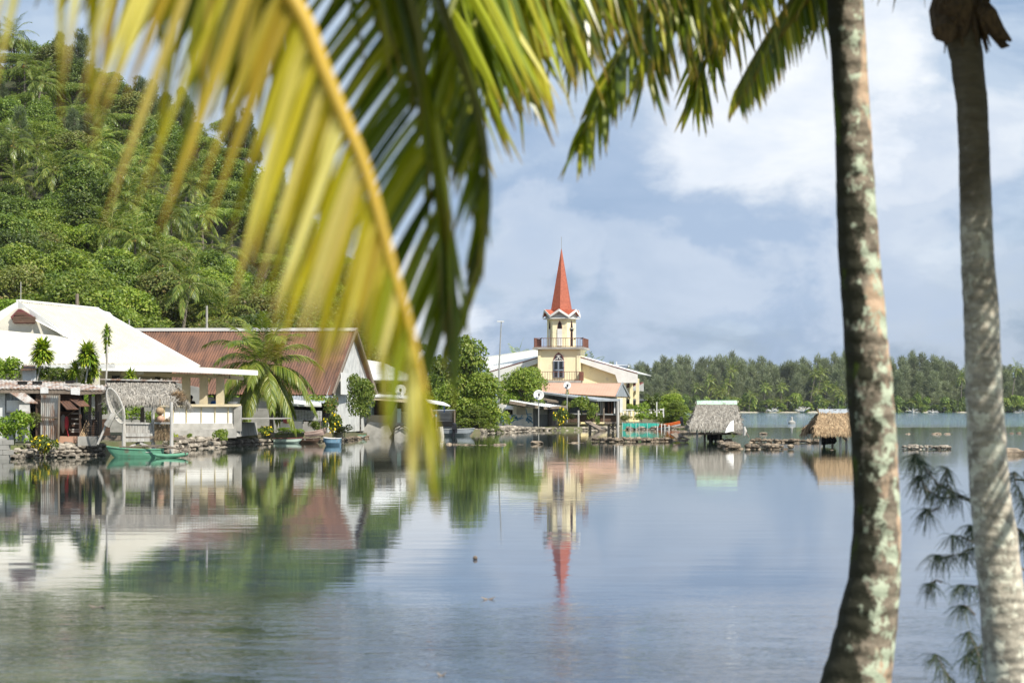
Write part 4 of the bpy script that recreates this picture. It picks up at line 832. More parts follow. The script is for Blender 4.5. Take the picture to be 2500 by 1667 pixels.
# ---------------------------------------------------------------- boats
def hull(b, L, bm, dp, st=10, pw=.6, stern=.75, rise=.25, thick=.04, flatb=.55, bow=1.0):
    """Open hull along +X (bow), keel at z=0."""
    def sec(u, k):
        f = (1-max(0, (u-.45)/.55)**2.2*bow) if u > .45 else stern+(1-stern)*min(1, u/.45)**.7
        w_ = bm/2*max(.02, f)-(thick if k else 0); w_ = max(.01, w_); zb = dp*.45*max(0, (u-.7)/.3)**2+(thick if k else 0); zt = dp*(1+rise*(u-.3)**2*2)
        x = u*L+(.12*L*max(0, u-.8)*0); xb = x-(.1*L*max(0, u-.75)/.25 if u > .75 else 0)
        return [V((x, -w_, zt)), V((x*.6+xb*.4, -w_*.93, (zt+zb)*.5)), V((xb, -w_*flatb, zb)), V((xb, w_*flatb, zb)), V((x*.6+xb*.4, w_*.93, (zt+zb)*.5)), V((x, w_, zt))]
    for k in (0, 1):
        vs = [p for i in range(st+1) for p in sec(i/st, k)]; fs = [(i*6+j, i*6+j+1, (i+1)*6+j+1, (i+1)*6+j) for i in range(st) for j in range(5)]
        fs += [(0, 1, 2, 3, 4, 5), tuple(st*6+j for j in range(5, -1, -1))]; b.add(vs, fs)
    for s in (0, 5):
        for i in range(st):
            p, q = sec(i/st, 0)[s], sec(i/st, 1)[s]; p2, q2 = sec((i+1)/st, 0)[s], sec((i+1)/st, 1)[s]; b.add([p, p2, q2, q], [(0, 1, 2, 3)])
def gun(b, L, bm, dp, r, stern=.75, rise=.25, bow=1.0, st=12):
    for s in (-1, 1):
        pts = []
        for i in range(st+1):
            u = i/st; f = (1-max(0, (u-.45)/.55)**2.2*bow) if u > .45 else stern+(1-stern)*min(1, u/.45)**.7
            pts.append((u*L, s*bm/2*max(.02, f), dp*(1+rise*(u-.3)**2*2)+.01))
        b.tube(pts, r, 5)
def boat(name, label, loc, rz, L, bm, dp, m, gm, tilt=0, **kw):
    o = thing(name, label, 'boat', loc, rz, local=True); o.rotation_euler = (tilt, kw.pop('pitch', 0), rz)
    b = MB(); hull(b, L, bm, dp, **kw); part('hull', b, M[m], o)
    b = MB(); gun(b, L, bm, dp, .028, kw.get('stern', .75), kw.get('rise', .25), kw.get('bow', 1.0)); part('gunwale', b, M[gm], o)
    for u in (.25, .55): 
        b = MB(); b.box((u*L, 0, dp*.78), (.25, bm*.88, .03)); part('thwart', b, M['pale_wood'], o)
    return o
cn = boat('outrigger_canoe', 'green wooden outrigger canoe moored under the thatched hut', Q(1, 1490, 1480, 88.3)+V((0, 0, -.12)), R(182), 2.45, .62, .46, 'teal_paint', 'teal_paint', stern=.5, rise=.3, flatb=.7, bow=.75)
cn.scale = (1.02, 1, 1)
lc = Matrix.Rotation(-R(182), 3, 'Z')
def cl(k, x, y, d): q = lc @ (Q(k, x, y, d)-V(cn.location)); q.x /= 1.02; return q
b = MB(); pts = [cl(1, x, y, 87.5) for x, y in ((1395, 1448), (1430, 1460), (1520, 1468), (1620, 1462), (1690, 1452), (1715, 1445))]; b.tube(pts, [.03, .08, .095, .095, .08, .03], 8); part('outrigger_float', b, M['teal_paint'], cn)
for (a, c_) in (((1090, 1385, 88.3), (1640, 1400, 87.5)), ((1290, 1375, 88.6), (1700, 1420, 87.4))):
    b = MB(); b.tube([cl(1, *a), cl(1, (a[0]+c_[0])/2, a[1]-6, (a[2]+c_[2])/2), cl(1, *c_)], .035, 6); b.tube([cl(1, c_[0], c_[1], c_[2]), cl(1, c_[0]-10, 1452, c_[2])], .02, 5); part('outrigger_boom', b, M['wood'], cn)
boat('dinghy', 'pale mint dinghy with a brown rim moored below the lattice fence', GQ(2, 488, 1368, 0)+V((0, 0, -.1)), R(4), 1.78, .95, .38, 'mint', 'maroon', stern=.6, rise=.12, bow=.55)
boat('canoe', 'faded pink canoe hull drawn up on the stones behind the dinghies', Q(2, 800, 1310, 127), R(6), 1.5, .5, .3, 'pink', 'pink', rise=.7, pitch=-R(6))
boat('skiff', 'brown weathered skiff between the mint dinghy and the pale blue boat', Q(2, 760, 1352, 124)+V((0, 0, -.1)), R(10), 1.25, .6, .3, 'brown_board', 'wood')
boat('rowing_boat', 'small pale blue boat moored at the right of the dinghies', Q(2, 1160, 1388, 116)+V((0, 0, -.1)), R(176), 1.0, .8, .48, 'blue', 'weathered_white', stern=.8, rise=.1, bow=.5)
boat('narrow_canoe', 'thin green canoe lying at the foot of the sea wall', GQ(2, 1180, 1322, 0)+V((0, 0, .05)), R(-3), 1.7, .3, .16, 'mint', 'teal_paint')
ab = boat('aluminium_boat', 'bare aluminium dinghy with a black outboard motor moored below the tree', Q(3, 395, 1400, 155)+V((0, 0, -.05)), R(8), 2.5, 1.35, .62, 'alu', 'steel', stern=.8, rise=.12, bow=.7)
def outboard(o, p, m='black'):
    b = MB(); p = V(p); b.box(p+V((-.12, 0, .3)), (.34, .3, .36)); b.lathe(p+V((-.12, 0, .48)), [(.17, 0), (.15, .1), (.06, .15), (.01, .15)], 10)
    b.tube([p+V((-.16, 0, .2)), p+V((-.2, 0, -.45))], [.09, .06], 8); b.box(p+V((-.2, 0, -.35)), (.3, .12, .05)); b.box(p+V((0, 0, .02)), (.2, .25, .3)); b.beam(p+V((0, 0, .3)), p+V((.4, .1, .36)), .05); part('outboard_motor', b, M[m], o)
outboard(ab, (.95, -.75, .5))
ob = boat('speedboat', 'bright orange motor boat raised on a post stand by the fruit tree', Q(5, 1870, 755, 207), R(-2), 2.75, 1.15, .42, 'orange', 'orange', stern=.85, rise=.5, bow=.8, pitch=R(10.5))
ob.location = Q(5, 2170, 840, 206); ob.rotation_euler = (0, R(11), R(180)); ob.scale = (1, 1, 1)
b = MB(); hull(b, 2.7, 1.0, .22, stern=.85, rise=.3, bow=.8); o_ = part('keel_band', b, M['weathered_white'], ob); o_.location.z = -.05
outboard(ob, (-.1, 0, .25))
st = thing('boat_stand', 'grey stand of thin posts under the orange motor boat', 'boat stand', G(1610, 1051)); ORG[st.name] = V(st.location)
for i in range(8):
    x = 1905+rk.uniform(-4, 4)+(i*22 if i < 7 else 60); b = MB(); b.tube([Q(5, x, 915, 203+i % 2*2), Q(5, x+rk.uniform(-4, 4), 815+(i*3), 205+i % 2*2)], .05, 6); part('post', b, M['pale_wood'], st)
b = MB(); b.beam(Q(5, 1890, 818, 205), Q(5, 2130, 852, 206), .14); b.beam(Q(5, 2060, 855, 204), Q(5, 2220, 858, 206), .18); part('rail', b, M['wood'], st)

# net cage
nc = thing('net_cage', 'fish pen of green netting on thin stakes in front of the orange boat', 'fish pen', G(1560, 1050)); b = MB(); g2 = random.Random(8); N_ = 26
top = [Q(5, 1498+17*i, 815+g2.uniform(-4, 6)+(8 if i % 6 == 3 else 0), 193) for i in range(N_)]
def botof(i): u = i/(N_-1); return Q(5, 1498+17*i, 815+(75 if u < .12 else 62-30*abs(math.sin(u*9)) if u < .9 else 30)+g2.uniform(-3, 3), 192.9)
bo = [botof(i) for i in range(N_)]; bk = [p+V((0, 2.6, .05)) for p in top]
for i in range(N_-1):
    b.poly([bo[i], bo[i+1], top[i+1], top[i]]); b.poly([top[i], top[i+1], bk[i+1], bk[i]])
part('netting', b, M['net'], nc)
for x in (1505, 1600, 1660, 1695, 1790, 1910): b = MB(); b.tube([Q(5, x, 905, 192.8), Q(5, x, 812 if x != 1505 else 800, 192.8)], .022, 5); part('stake', b, M['weathered_white'], nc)
b = MB(); b.beam(Q(5, 1490, 803, 193.2), Q(5, 1930, 806, 193.2), .1); part('top_rail', b, M['wood'], nc)

# little jetty, old slide, posts
jt = thing('jetty', 'small rickety wooden jetty in front of the veranda', 'jetty', G(1500, 1052))
for x, y0 in ((1345, 900), (1440, 890), (1395, 880)): b = MB(); b.beam(Q(5, x, y0+15, 188), Q(5, x, 815, 188), .22); part('post', b, M['wood'], jt)
b = MB(); b.beam(Q(5, 1300, 812, 188), Q(5, 1460, 808, 188), 1.2, .16); part('deck', b, M['wood'], jt)
b = MB(); b.beam(Q(5, 1350, 880, 188), Q(5, 1435, 830, 188), .1); b.beam(Q(5, 1350, 835, 188), Q(5, 1435, 885, 188), .1); part('brace', b, M['wood'], jt)
b = MB(); b.tube([Q(5, 1452, 905, 187), Q(5, 1450, 560, 187)], .125, 9); single('jetty_pile', b, M['pale_wood'], 'thick bleached wooden pile standing at the jetty in front of the veranda', 'post')
b = MB(); b.tube([Q(5, 998, 860, 194), Q(5, 998, 665, 194)], .09, 9); single('pale_pile', b, M['pale_wood'], 'stout white pile beside the frangipani bush at the water', 'post')
b = MB(); b.beam(Q(5, 1105, 800, 189), Q(5, 1275, 896, 187.5), .8, .14); b.beam(Q(5, 1130, 900, 188.5), Q(5, 1130, 800, 188.5), .25); single('old_slide', b, M['wood'], 'old plank slipway sloping into the water beside the jetty', 'slipway')
b = MB(); b.beam(Q(5, 2080, 935, 128), Q(5, 2150, 985, 127.5), .45, .06); b.beam(Q(5, 2110, 930, 128.3), Q(5, 2260, 1000, 127.6), .3, .06); b.beam(Q(5, 2080, 1005, 127.2), Q(5, 2200, 970, 127.6), .1); b.beam(Q(5, 2130, 1000, 127), Q(5, 2255, 1015, 127), .12)
single('driftwood_planks', b, M['wood'], 'loose planks lying on the fish trap stones left of the grey hut', 'planks')
for (x, y0, y1, l) in ((1727, 1088, 1045, 'thin dark stick leaning out of the water behind the stone wall'), (1663, 1148, 1132, 'short yellowish stick by the flat stone wall')):
    b = MB(); b.tube([Q(6, x, y0, 140), Q(6, x-6, y1, 140)], .05, 5); single('stick', b, M['wood'], l, 'stick')
b = MB(); b.lathe(GQ(6, 1567, 1012), [(.01, -.1), (.5, 0), (.5, .3), (.16, .5), (.14, .9), (.01, 1.0)], 12); single('mooring_buoy', b, M['concrete'], 'small grey mooring buoy out in the lagoon between the huts', 'buoy')

# mast
b = MB(); a = Q(3, 1070, 600, 205); t_ = Q(3, 1097, 22, 205); b.tube([a-V((0, 0, 4.5)), a, t_], [.1, .09, .05], 6); o = single('mast', b, M['steel'], 'tall thin mast with a lamp head left of the church roof', 'mast')
b = MB(); b.beam(Q(3, 1048, 22, 205), Q(3, 1130, 24, 205), .3, .1); part('lamp_head', b, M['white_paint'], o)
pl = random.Random(2)
for k, x, y0, y1, d, r, l in ((1, 190, 75, -120, 128, .07, 'thin metal pole rising behind the gable of the white hall'), (1, 703, 120, -10, 135, .28, 'stout wooden utility pole behind the white roof'), (1, 1178, 330, 228, 141, .12, 'short grey pipe at the left end of the rusty ridge'), (1, 1885, 330, 100, 147, .2, 'pale lamp post half hidden by trees above the rusty roof')):
    b = MB(); b.tube([Q(k, x, y0, d)-V((0, 0, 4)), Q(k, x, y1, d)], [r*.5, r*.4], 7); single('pole', b, M['concrete' if r < .25 else 'wood'], l, 'pole')

# lattice fence and things behind it
lf = thing('lattice_fence', 'white lattice fence panels on the grass behind the mint dinghy', 'fence', G(735, 1080)*1); lf.location = Q(2, 760, 1230, 128); ORG[lf.name] = V(lf.location)
def lattice(a, b2, h, nx, nz):
    b = MB()
    for i in range(nx+1): p = a.lerp(b2, i/nx); b.beam(p, p+V((0, 0, h)), .05, .03)
    for j in range(nz+1): b.beam(a+V((0, .02, h*j/nz)), b2+V((0, .02, h*j/nz)), .05, .03)
    part('lattice_panel', b, M['weathered_white'], lf)
lattice(Q(2, 580, 1120, 128), Q(2, 970, 1143, 128), 95/4.125*128/F, 26, 7); lattice(Q(2, 545, 1225, 127), Q(2, 778, 1240, 127), 105/4.125*127/F, 19, 7)
b = MB(); b.tube([Q(2, 960, 1260, 128), Q(2, 957, 1140, 128)], .03, 5); part('post', b, M['wood'], lf)
b = MB(); g3 = random.Random(9); nx = 9
vs = [Q(2, 583+12*i, 1112+j*20-abs(4.5-i)*2+g3.uniform(-6, 6)+(12 if j == 0 and abs(i-5) > 2 else 0), 126.8+g3.uniform(-.08, .08)) for j in range(4) for i in range(nx)]
b.add(vs, [(j*nx+i, j*nx+i+1, (j+1)*nx+i+1, (j+1)*nx+i) for j in range(3) for i in range(nx-1)]); M['pinkcloth'] = mat('pink_cloth', (.70, .16, .18), (.6, .12, .14)); single('pink_towel', b, M['pinkcloth'], 'crumpled pink towel hanging on the lower lattice panel', 'towel', smooth=True)

# metal corral, washing and mooring post near the aluminium boat
mc = thing('louvred_crate', 'slatted metal crate with dark opening on the shore behind the aluminium boat', 'crate', Q(3, 400, 1290, 158))
b = MB()
for j in range(14): b.beam(Q(3, 255, 1092+j*15, 158), Q(3, 545, 1088+j*15, 158), .04, .18)
part('slats', b, M['grey_sheet'], mc); b = MB(); b.prism([Q(3, 320, 1280, 158.4), Q(3, 520, 1280, 158.4), Q(3, 520, 1215, 158.4), Q(3, 320, 1215, 158.4)], (0, -.5, 0)); part('opening', b, M['dark'], mc)
for x in (258, 320, 540): b = MB(); b.beam(Q(3, x, 1310, 157.9), Q(3, x, 1085, 157.9), .12); part('post', b, M['wood'], mc)
b = MB(); b.beam(Q(3, 130, 1330, 155), Q(3, 390, 1325, 157), 1.2, .2); b.beam(Q(3, 160, 1400, 155), Q(3, 160, 1330, 155), .2); b.beam(Q(3, 330, 1400, 155), Q(3, 330, 1330, 155), .2); single('landing_stage', b, M['wood'], 'low wooden landing stage left of the aluminium boat', 'landing stage')
b = MB(); b.tube([Q(3, 385, 1415, 152), Q(3, 368, 1282, 152)], .2, 8); single('mooring_post', b, M['pale_wood'], 'leaning bleached mooring post beside the aluminium boat', 'post')
M['lime'] = mat('lime_cloth', (.35, .75, .02)); M['navy'] = mat('navy_cloth', (.03, .08, .22)); M['redcloth'] = mat('red_cloth', (.55, .05, .06))
for x, m_, w_, h_, l in ((381, 'lime', 20, 42, 'lime green shirt on the washing line under the shack roof'), (414, 'navy', 14, 85, 'dark blue garment on the washing line'), (400, 'blue', 10, 35, 'light blue cloth on the washing line between lime and dark blue')):
    b = MB(); b.corr(Q(3, x-w_/2, 1025+h_, 150), Q(3, x+w_/2, 1025+h_, 150), Q(3, x+w_/2, 1025, 150), Q(3, x-w_/2, 1025, 150), .3, .04, .02); single('washing', b, M[m_], l, 'washing')
wl = single('striped_towel', (lambda b: (b.corr(Q(3, 235, 1168, 152), Q(3, 325, 1160, 152), Q(3, 325, 1132, 152), Q(3, 235, 1138, 152), .4, .03, .02), b)[-1])(MB()), M['redcloth'], 'red, white and blue cloth hung at the side of the tan shack', 'cloth')
b = MB(); b.corr(Q(3, 262, 1168, 151.9), Q(3, 285, 1166, 151.9), Q(3, 285, 1134, 151.9), Q(3, 262, 1136, 151.9), .4, .03, .02); part('white_stripe', b, M['white_paint'], wl)
b = MB(); b.corr(Q(3, 300, 1166, 151.9), Q(3, 327, 1162, 151.9), Q(3, 327, 1131, 151.9), Q(3, 300, 1133, 151.9), .4, .03, .02); part('blue_stripe', b, M['blue'], wl)
b = MB(); b.lathe(Q(3, 1105, 1222, 176), [(.1, 0), (.13, .15), (.12, .42), (.1, .48), (.01, .49)], 12); M['bluebarrel'] = mat('blue_barrel', (.02, .16, .45)); single('barrel', b, M['bluebarrel'], 'blue plastic barrel among the garden plants left of the grey shack', 'barrel')

# ---------------------------------------------------------------- thatch
def thatch(b, A_, B_, C_, D_, n, L, w_, g, lift=.05, over=.25, jit=.35):
    """strands over the slope with ridge A-B and eave D-C"""
    A_, B_, C_, D_ = map(V, (A_, B_, C_, D_)); nrm = (B_-A_).cross(D_-A_).normalized()
    if nrm.z < 0: nrm = -nrm
    u = g.random(n); v = np.clip(g.random(n)*1.06, .07, 1); k = v > .93
    A0, B0, C0, D0 = [np.array(x) for x in (A_, B_, C_, D_)]; U = u[:, None]; Vv = v[:, None]
    top = A0+(B0-A0)*U; bot = D0+(C0-D0)*U; p = top+(bot-top)*Vv; dn = unit(bot-top); sd = unit((B0-A0)[None, :]); nv = np.array(nrm)
    t = unit(dn+sd*g.normal(0, jit, (n, 1))+nv*g.normal(.05, .12, (n, 1))+np.array([0, 0, -1])*np.where(k, .7, .05)[:, None])
    p = p+nv*(lift*(.4+g.random((n, 1)))); Ls = L*(.5+g.random((n, 1))); s = unit(np.cross(t, nv+g.normal(0, .35, (n, 3)))); W_ = w_*(.6+g.random((n, 1)))
    p = p-t*Ls*.5; b.quads(np.stack([p-s*W_, p+s*W_, p+t*Ls+s*W_*.2, p+t*Ls-s*W_*.2], 1), np.clip(g.normal(.5, .28, n), 0, 1))
def hut_roof(o, m, A_, B_, C_, D_, bkd, n, L, w_, seed, ridge_m, rise=.13):
    g = np.random.default_rng(seed); A_, B_, C_, D_ = map(V, (A_, B_, C_, D_)); C2 = C_+V(bkd); D2 = D_+V(bkd)
    b = MB(); b.slab(D_, C_, B_, A_, -.1); b.slab(C2, D2, A_, B_, -.1); base = part('roof_frame', b, M['thatch_dark'], o)
    b = MB(); thatch(b, A_, B_, C_, D_, n, L, w_, g); thatch(b, B_, A_, D2, C2, n//2, L, w_, g)
    for E, F_ in ((C_, B_), (C2, B_), (D_, A_), (D2, A_)):     # shaggy verge
        m2 = n//14; u = g.random((m2, 1)); p = np.array(E)+(np.array(F_)-np.array(E))*u; t = unit(g.normal(0, .35, (m2, 3))+np.array([0, 0, -1.0])); s = unit(np.cross(t, g.normal(size=(m2, 3)))); Ls = L*(.4+g.random((m2, 1)))
        b.quads(np.stack([p-s*w_, p+s*w_, p+t*Ls+s*w_*.2, p+t*Ls-s*w_*.2], 1), np.clip(g.normal(.4, .25, m2), 0, 1))
    th = part('thatch', b, M[m], o)
    b = MB(); e = (B_-A_).normalized()*.08; b.slab(A_-e+V((0, -.28, rise-.25)), B_+e+V((0, -.28, rise-.25)), B_+e+V((0, .02, rise)), A_-e+V((0, .02, rise)), .05); b.slab(B_+e+V((0, .34, -.16)), A_-e+V((0, .34, rise-.25)), A_-e+V((0, .03, rise)), B_+e+V((0, .03, rise)), .05); part('ridge_cap', b, M[ridge_m], o)
# grey thatched fishing hut
d = 126.5; h1 = thing('thatched_hut', 'grey thatched fishing hut on stilts with a pale green ridge cap, above the stone wall', 'hut', Q(6, 640, 1212, 127))
A_ = Q(6, 490, 770, 128.2); B_ = Q(6, 920, 770, 128.2); Cc = Q(6, 905, 1075, 125.4); Dd = Q(6, 395, 1060, 125.4)
Cc = V((B_.x+.12, 125.4, Cc.z)); Dd = V((X0(1600+385/4.704, 125.4), 125.4, Dd.z))
hut_roof(h1, 'thatch_grey', A_, B_, Cc, Dd, (.35, 5.4, .1), 4200, .55, .018, 4, 'mint_sheet')
b = MB(); b.prism([Cc+V((.0, .3, 0)), B_+V((0, 0, -.25)), Cc+V((.1, 5.2, .1))], (-.06, 0, 0)); part('gable_lining', b, M['thatch_dark'], h1)
for p in (.2, .36, .52, .68, .84):
    b = MB(); z_ = Cc.z+(B_.z-Cc.z)*p; hw_ = 2.7*(1-p); b.beam((B_.x+.2, 128.1-hw_, z_), (B_.x+.2, 128.1+hw_, z_), .04, .07); part('batten', b, M['wood'], h1)
b = MB(); b.prism([Q(6, 800, 1112, 125.1), Q(6, 900, 1092, 125.1), Q(6, 900, 965, 125.6), Q(6, 865, 985, 125.5), Q(6, 815, 1060, 125.2)], (0, .06, 0)); part('cloth_wall', b, M['white_paint'], h1)
b = MB(); b.box(((A_.x+B_.x)/2, 128, Q(6, 600, 1120, 128).z), (2.7, 3.6, .12)); b.beam(Q(6, 465, 1118, 126), Q(6, 740, 1118, 126), .1, .14); part('floor', b, M['wood'], h1)
for x, dd, m_ in ((480, 126, 'pale_wood'), (567, 127.5, 'wood'), (628, 126.2, 'dark'), (692, 128.6, 'wood'), (728, 127, 'wood'), (650, 129.4, 'dark')):
    b = MB(); q = Q(6, x, 1090, dd); b.tube([V((q.x, dd, -.4)), q], .075, 7); part('stilt', b, M[m_], h1)
b = MB(); b.box(Q(6, 680, 1165, 128.5), (.9, .8, .35)); part('hanging_crate', b, M['dark'], h1)
b = MB(); b.tube([Q(6, 1015, 1060, 125.3), Q(6, 1075, 1165, 125)], .035, 5); part('prop', b, M['wood'], h1)
b = MB(); b.tube([Q(6, 630, 1105, 125.2), Q(6, 700, 1062, 125.1)], .025, 5); b.tube([Q(6, 830, 1050, 125.6), Q(6, 905, 1090, 125.5)], .04, 5); part('pole', b, M['pale_wood'], h1)
b = MB(); b.tube([Q(6, 1020, 1040, 125.2), Q(6, 1030, 1090, 125.2), Q(6, 1022, 1140, 125.2)], [.06, .12, .1], 7); part('hanging_net', b, M['pale_wood'], h1)
# brown thatched hut behind the left palm trunk
h2 = thing('thatched_hut', 'brown thatched fishing hut with a grey ridge sheet, cut by the left palm trunk', 'hut', Q(6, 2000, 1230, 111))
A_ = Q(6, 1890, 872, 112); B_ = Q(6, 2310, 872, 112); Dd = Q(6, 1828, 1118, 109.6); Cc = Q(6, 2325, 1118, 109.6)
hut_roof(h2, 'thatch_brown', A_, B_, Cc, Dd, (0, 4.8, 0), 4200, .5, .02, 6, 'grey_sheet')
b = MB(); b.box(((A_.x+B_.x)/2, 112, Q(6, 2000, 1140, 111).z), (2.1, 3, .1)); b.beam(Q(6, 1885, 1140, 110), Q(6, 2290, 1135, 110), .08, .13); part('floor', b, M['pale_wood'], h2)
for x, dd, m_ in ((1895, 110, 'pale_wood'), (2125, 110, 'pale_wood'), (2195, 110.3, 'pale_wood'), (1938, 113, 'dark'), (2035, 112.5, 'wood'), (2280, 110, 'pale_wood')):
    b = MB(); q = Q(6, x, 1130, dd); b.tube([V((q.x, dd, -.4)), q], .065, 7); part('stilt', b, M[m_], h2)
b = MB(); b.beam(Q(6, 2140, 1150, 110), Q(6, 2190, 1195, 110.2), .06); part('brace', b, M['wood'], h2)
b = MB(); [b.rock(Q(6, 1930+i*24, 1190, 112.6), .3, rk, 1.0) for i in range(5)]; part('fish_basket', b, M['dark'], h2)

# thatched shelter above the green canoe
h3 = thing('thatched_shelter', 'grey thatched shelter on white posts above the green canoe', 'hut', Q(1, 1300, 1400, 90))
A_ = Q(1, 985, 795, 91.3); B_ = Q(1, 1585, 800, 91.3); Cc = Q(1, 1600, 985, 89.3); Dd = Q(1, 1000, 985, 89.3)
hut_roof(h3, 'thatch_grey', A_, B_, Cc, Dd, (0, 3.8, 0), 3600, .5, .016, 9, 'rust2', .03)
b = MB(); b.beam(Q(1, 920, 768, 91.2), Q(1, 1640, 785, 91.2), .35, .06); part('ridge_sheet', b, M['rust2'], h3)
b = MB(); g4 = np.random.default_rng(3); leafcloud(b, 31, [(*Q(1, 1620, 960, 90.0), .34, 1.2)], 240, .5, .05, -1.2); part('verge_fringe', b, M['thatch_brown'], h3)
for x0, y0, x1, y1, dd, r, m_ in ((1128, 1385, 1123, 1010, 89.2, .085, 'pale_wood'), (1396, 1365, 1393, 1000, 89.4, .085, 'pale_wood'), (1562, 1455, 1562, 975, 88.0, .08, 'pale_wood'), (1296, 1160, 1296, 1020, 92, .1, 'wood'), (905, 1300, 905, 900, 92.5, .12, 'wood')):
    b = MB(); b.tube([Q(1, x0, y0, dd)-V((0, 0, .15)), Q(1, (x0+x1)/2+3, (y0+y1)/2, dd), Q(1, x1, y1, dd)], [r*1.15, r, r*.85], 8); part('post', b, M[m_], h3)
b = MB(); b.box(((Q(1, 1110, 1300, 90.5).x+Q(1, 1570, 1300, 90.5).x)/2, 90.7, Q(1, 1300, 1312, 90).z), (2.95, 2.8, .12)); b.beam(Q(1, 900, 1300, 89.3), Q(1, 1570, 1305, 89.2), .12, .2); part('deck', b, M['wood'], h3)
b = MB(); [b.tube([Q(1, 1145+i*14.4, 1268, 89.3), Q(1, 1145+i*14.4, 1172+rk.uniform(-4, 4), 89.3)], .035, 5) for i in range(17)]; part('bamboo_railing', b, M['pale_wood'], h3)
b = MB(); b.beam(Q(1, 1140, 1166, 89.25), Q(1, 1378, 1170, 89.25), .05, .08); b.beam(Q(1, 1130, 1274, 89.2), Q(1, 1390, 1276, 89.2), .06, .16); b.beam(Q(1, 1135, 1322, 89.2), Q(1, 1390, 1318, 89.2), .06, .16); b.beam(Q(1, 1410, 1165, 89.0), Q(1, 1560, 1168, 88.7), .05, .08); part('rail', b, M['pale_wood'], h3)
b = MB(); g5 = np.random.default_rng(12); thatch(b, Q(1, 1408, 1170, 89.1), Q(1, 1555, 1170, 88.8), Q(1, 1555, 1290, 88.8), Q(1, 1408, 1290, 89.1), 500, .5, .012, g5, .03, jit=.12); part('woven_screen', b, M['thatch_brown'], h3)
b = MB(); b.beam(Q(1, 1180, 1385, 89), Q(1, 1280, 1335, 89.6), .12, .05); b.beam(Q(1, 1280, 1350, 89.2), Q(1, 1420, 1400, 89.2), .3, .08); part('loose_plank', b, M['pale_wood'], h3)
for (x, y, r, m_, l) in ((1458, 1058, .18, 'thatch_brown', 'upper round woven float hanging from the thatched shelter'), (1464, 1128, .155, 'salmon', 'lower orange round float hanging from the thatched shelter')):
    b = MB(); q = Q(1, x, y, 88.9); b.ball(q, r, 14, 10); b.tube([q+V((0, 0, r)), q+V((0, 0, r+.35))], .012, 4)
    for a in range(6): b.tube([q+V((math.cos(a*PI/3+t*.5)*math.cos(t)*r*1.03, math.sin(a*PI/3+t*.5)*math.cos(t)*r*1.03, math.sin(t)*r*1.03)) for t in np.linspace(-1.4, 1.4, 7)], .012, 4)
    single('net_float', b, M[m_], l, 'float', smooth=True)
# big scoop net leaning on the shelter
sn = thing('scoop_net', 'big oval scoop net on a wooden handle leaning on the thatched shelter', 'fishing net', Q(1, 890, 1360, 88.6))
def ell(t, s=1.0): u = math.cos(t); v_ = math.sin(t); x = 1072+(v_*72*s)+(u*-42*s)-18; y = 1010-(u*150*s)*1.05+v_*30*s; return x, y
rim = [Q(1, *ell(t), 88.75) for t in np.linspace(0, 2*PI, 25)]
b = MB(); b.tube(rim, .035, 6); part('hoop', b, M['pale_wood'], sn)
b = MB(); cen = Q(1, 1050, 1010, 88.95)
for rr_, dd in ((.98, .0), (.7, .18), (.4, .28)):
    ring = [rim[i].lerp(cen, 1-rr_)+V((0, dd, 0)) for i in range(24)]
    b.tube(ring+[ring[0]], .008, 4)
    if rr_ == .98: r0_ = ring
for i in range(24): b.tube([rim[i], rim[i].lerp(cen, .4)+V((0, .2, 0)), cen+V((0, .3, 0))], .008, 4)
ob_ = part('mesh_cords', b, M['netwhite'], sn)
b = MB(); rings = [[rim[i].lerp(cen, q)+V((0, .33*q**.6, 0)) for i in range(24)] for q in (.02, .3, .6, 1)]
m_, n_, l_ = newmat('fine_net_mesh'); t1 = n_.new('ShaderNodeBsdfTransparent'); t2 = n_.new('ShaderNodeBsdfDiffuse'); t2.inputs[0].default_value = (.6, .57, .5, 1); mm = n_.new('ShaderNodeMixShader'); mm.inputs[0].default_value = .5; oo = n_.new('ShaderNodeOutputMaterial'); l_.new(t1.outputs[0], mm.inputs[1]); l_.new(t2.outputs[0], mm.inputs[2]); l_.new(mm.outputs[0], oo.inputs[0]); M['mesh'] = m_
b.add([p for r_ in rings for p in r_], [(j*24+i, j*24+(i+1) % 24, (j+1)*24+(i+1) % 24, (j+1)*24+i) for j in range(3) for i in range(24)]); part('netting', b, M['mesh'], sn, smooth=True)
b = MB(); b.tube([Q(1, 890, 1360, 88.6), Q(1, 960, 1200, 88.7), Q(1, 1010, 1100, 88.75), Q(1, 1045, 1040, 88.8)], [.055, .05, .05, .03], 7); part('handle', b, M['pale_wood'], sn)
b = MB(); b.tube([Q(1, 975, 1190, 88.65), Q(1, 1010, 1130, 88.6), Q(1, 1050, 1075, 88.6)], [.16, .13, .04], 7); b.tube([Q(1, 955, 1180, 88.6), Q(1, 1000, 1160, 88.6), Q(1, 1060, 1090, 88.6), Q(1, 1120, 1030, 88.65)], .03, 5); part('gathered_net', b, M['netwhite'], sn)

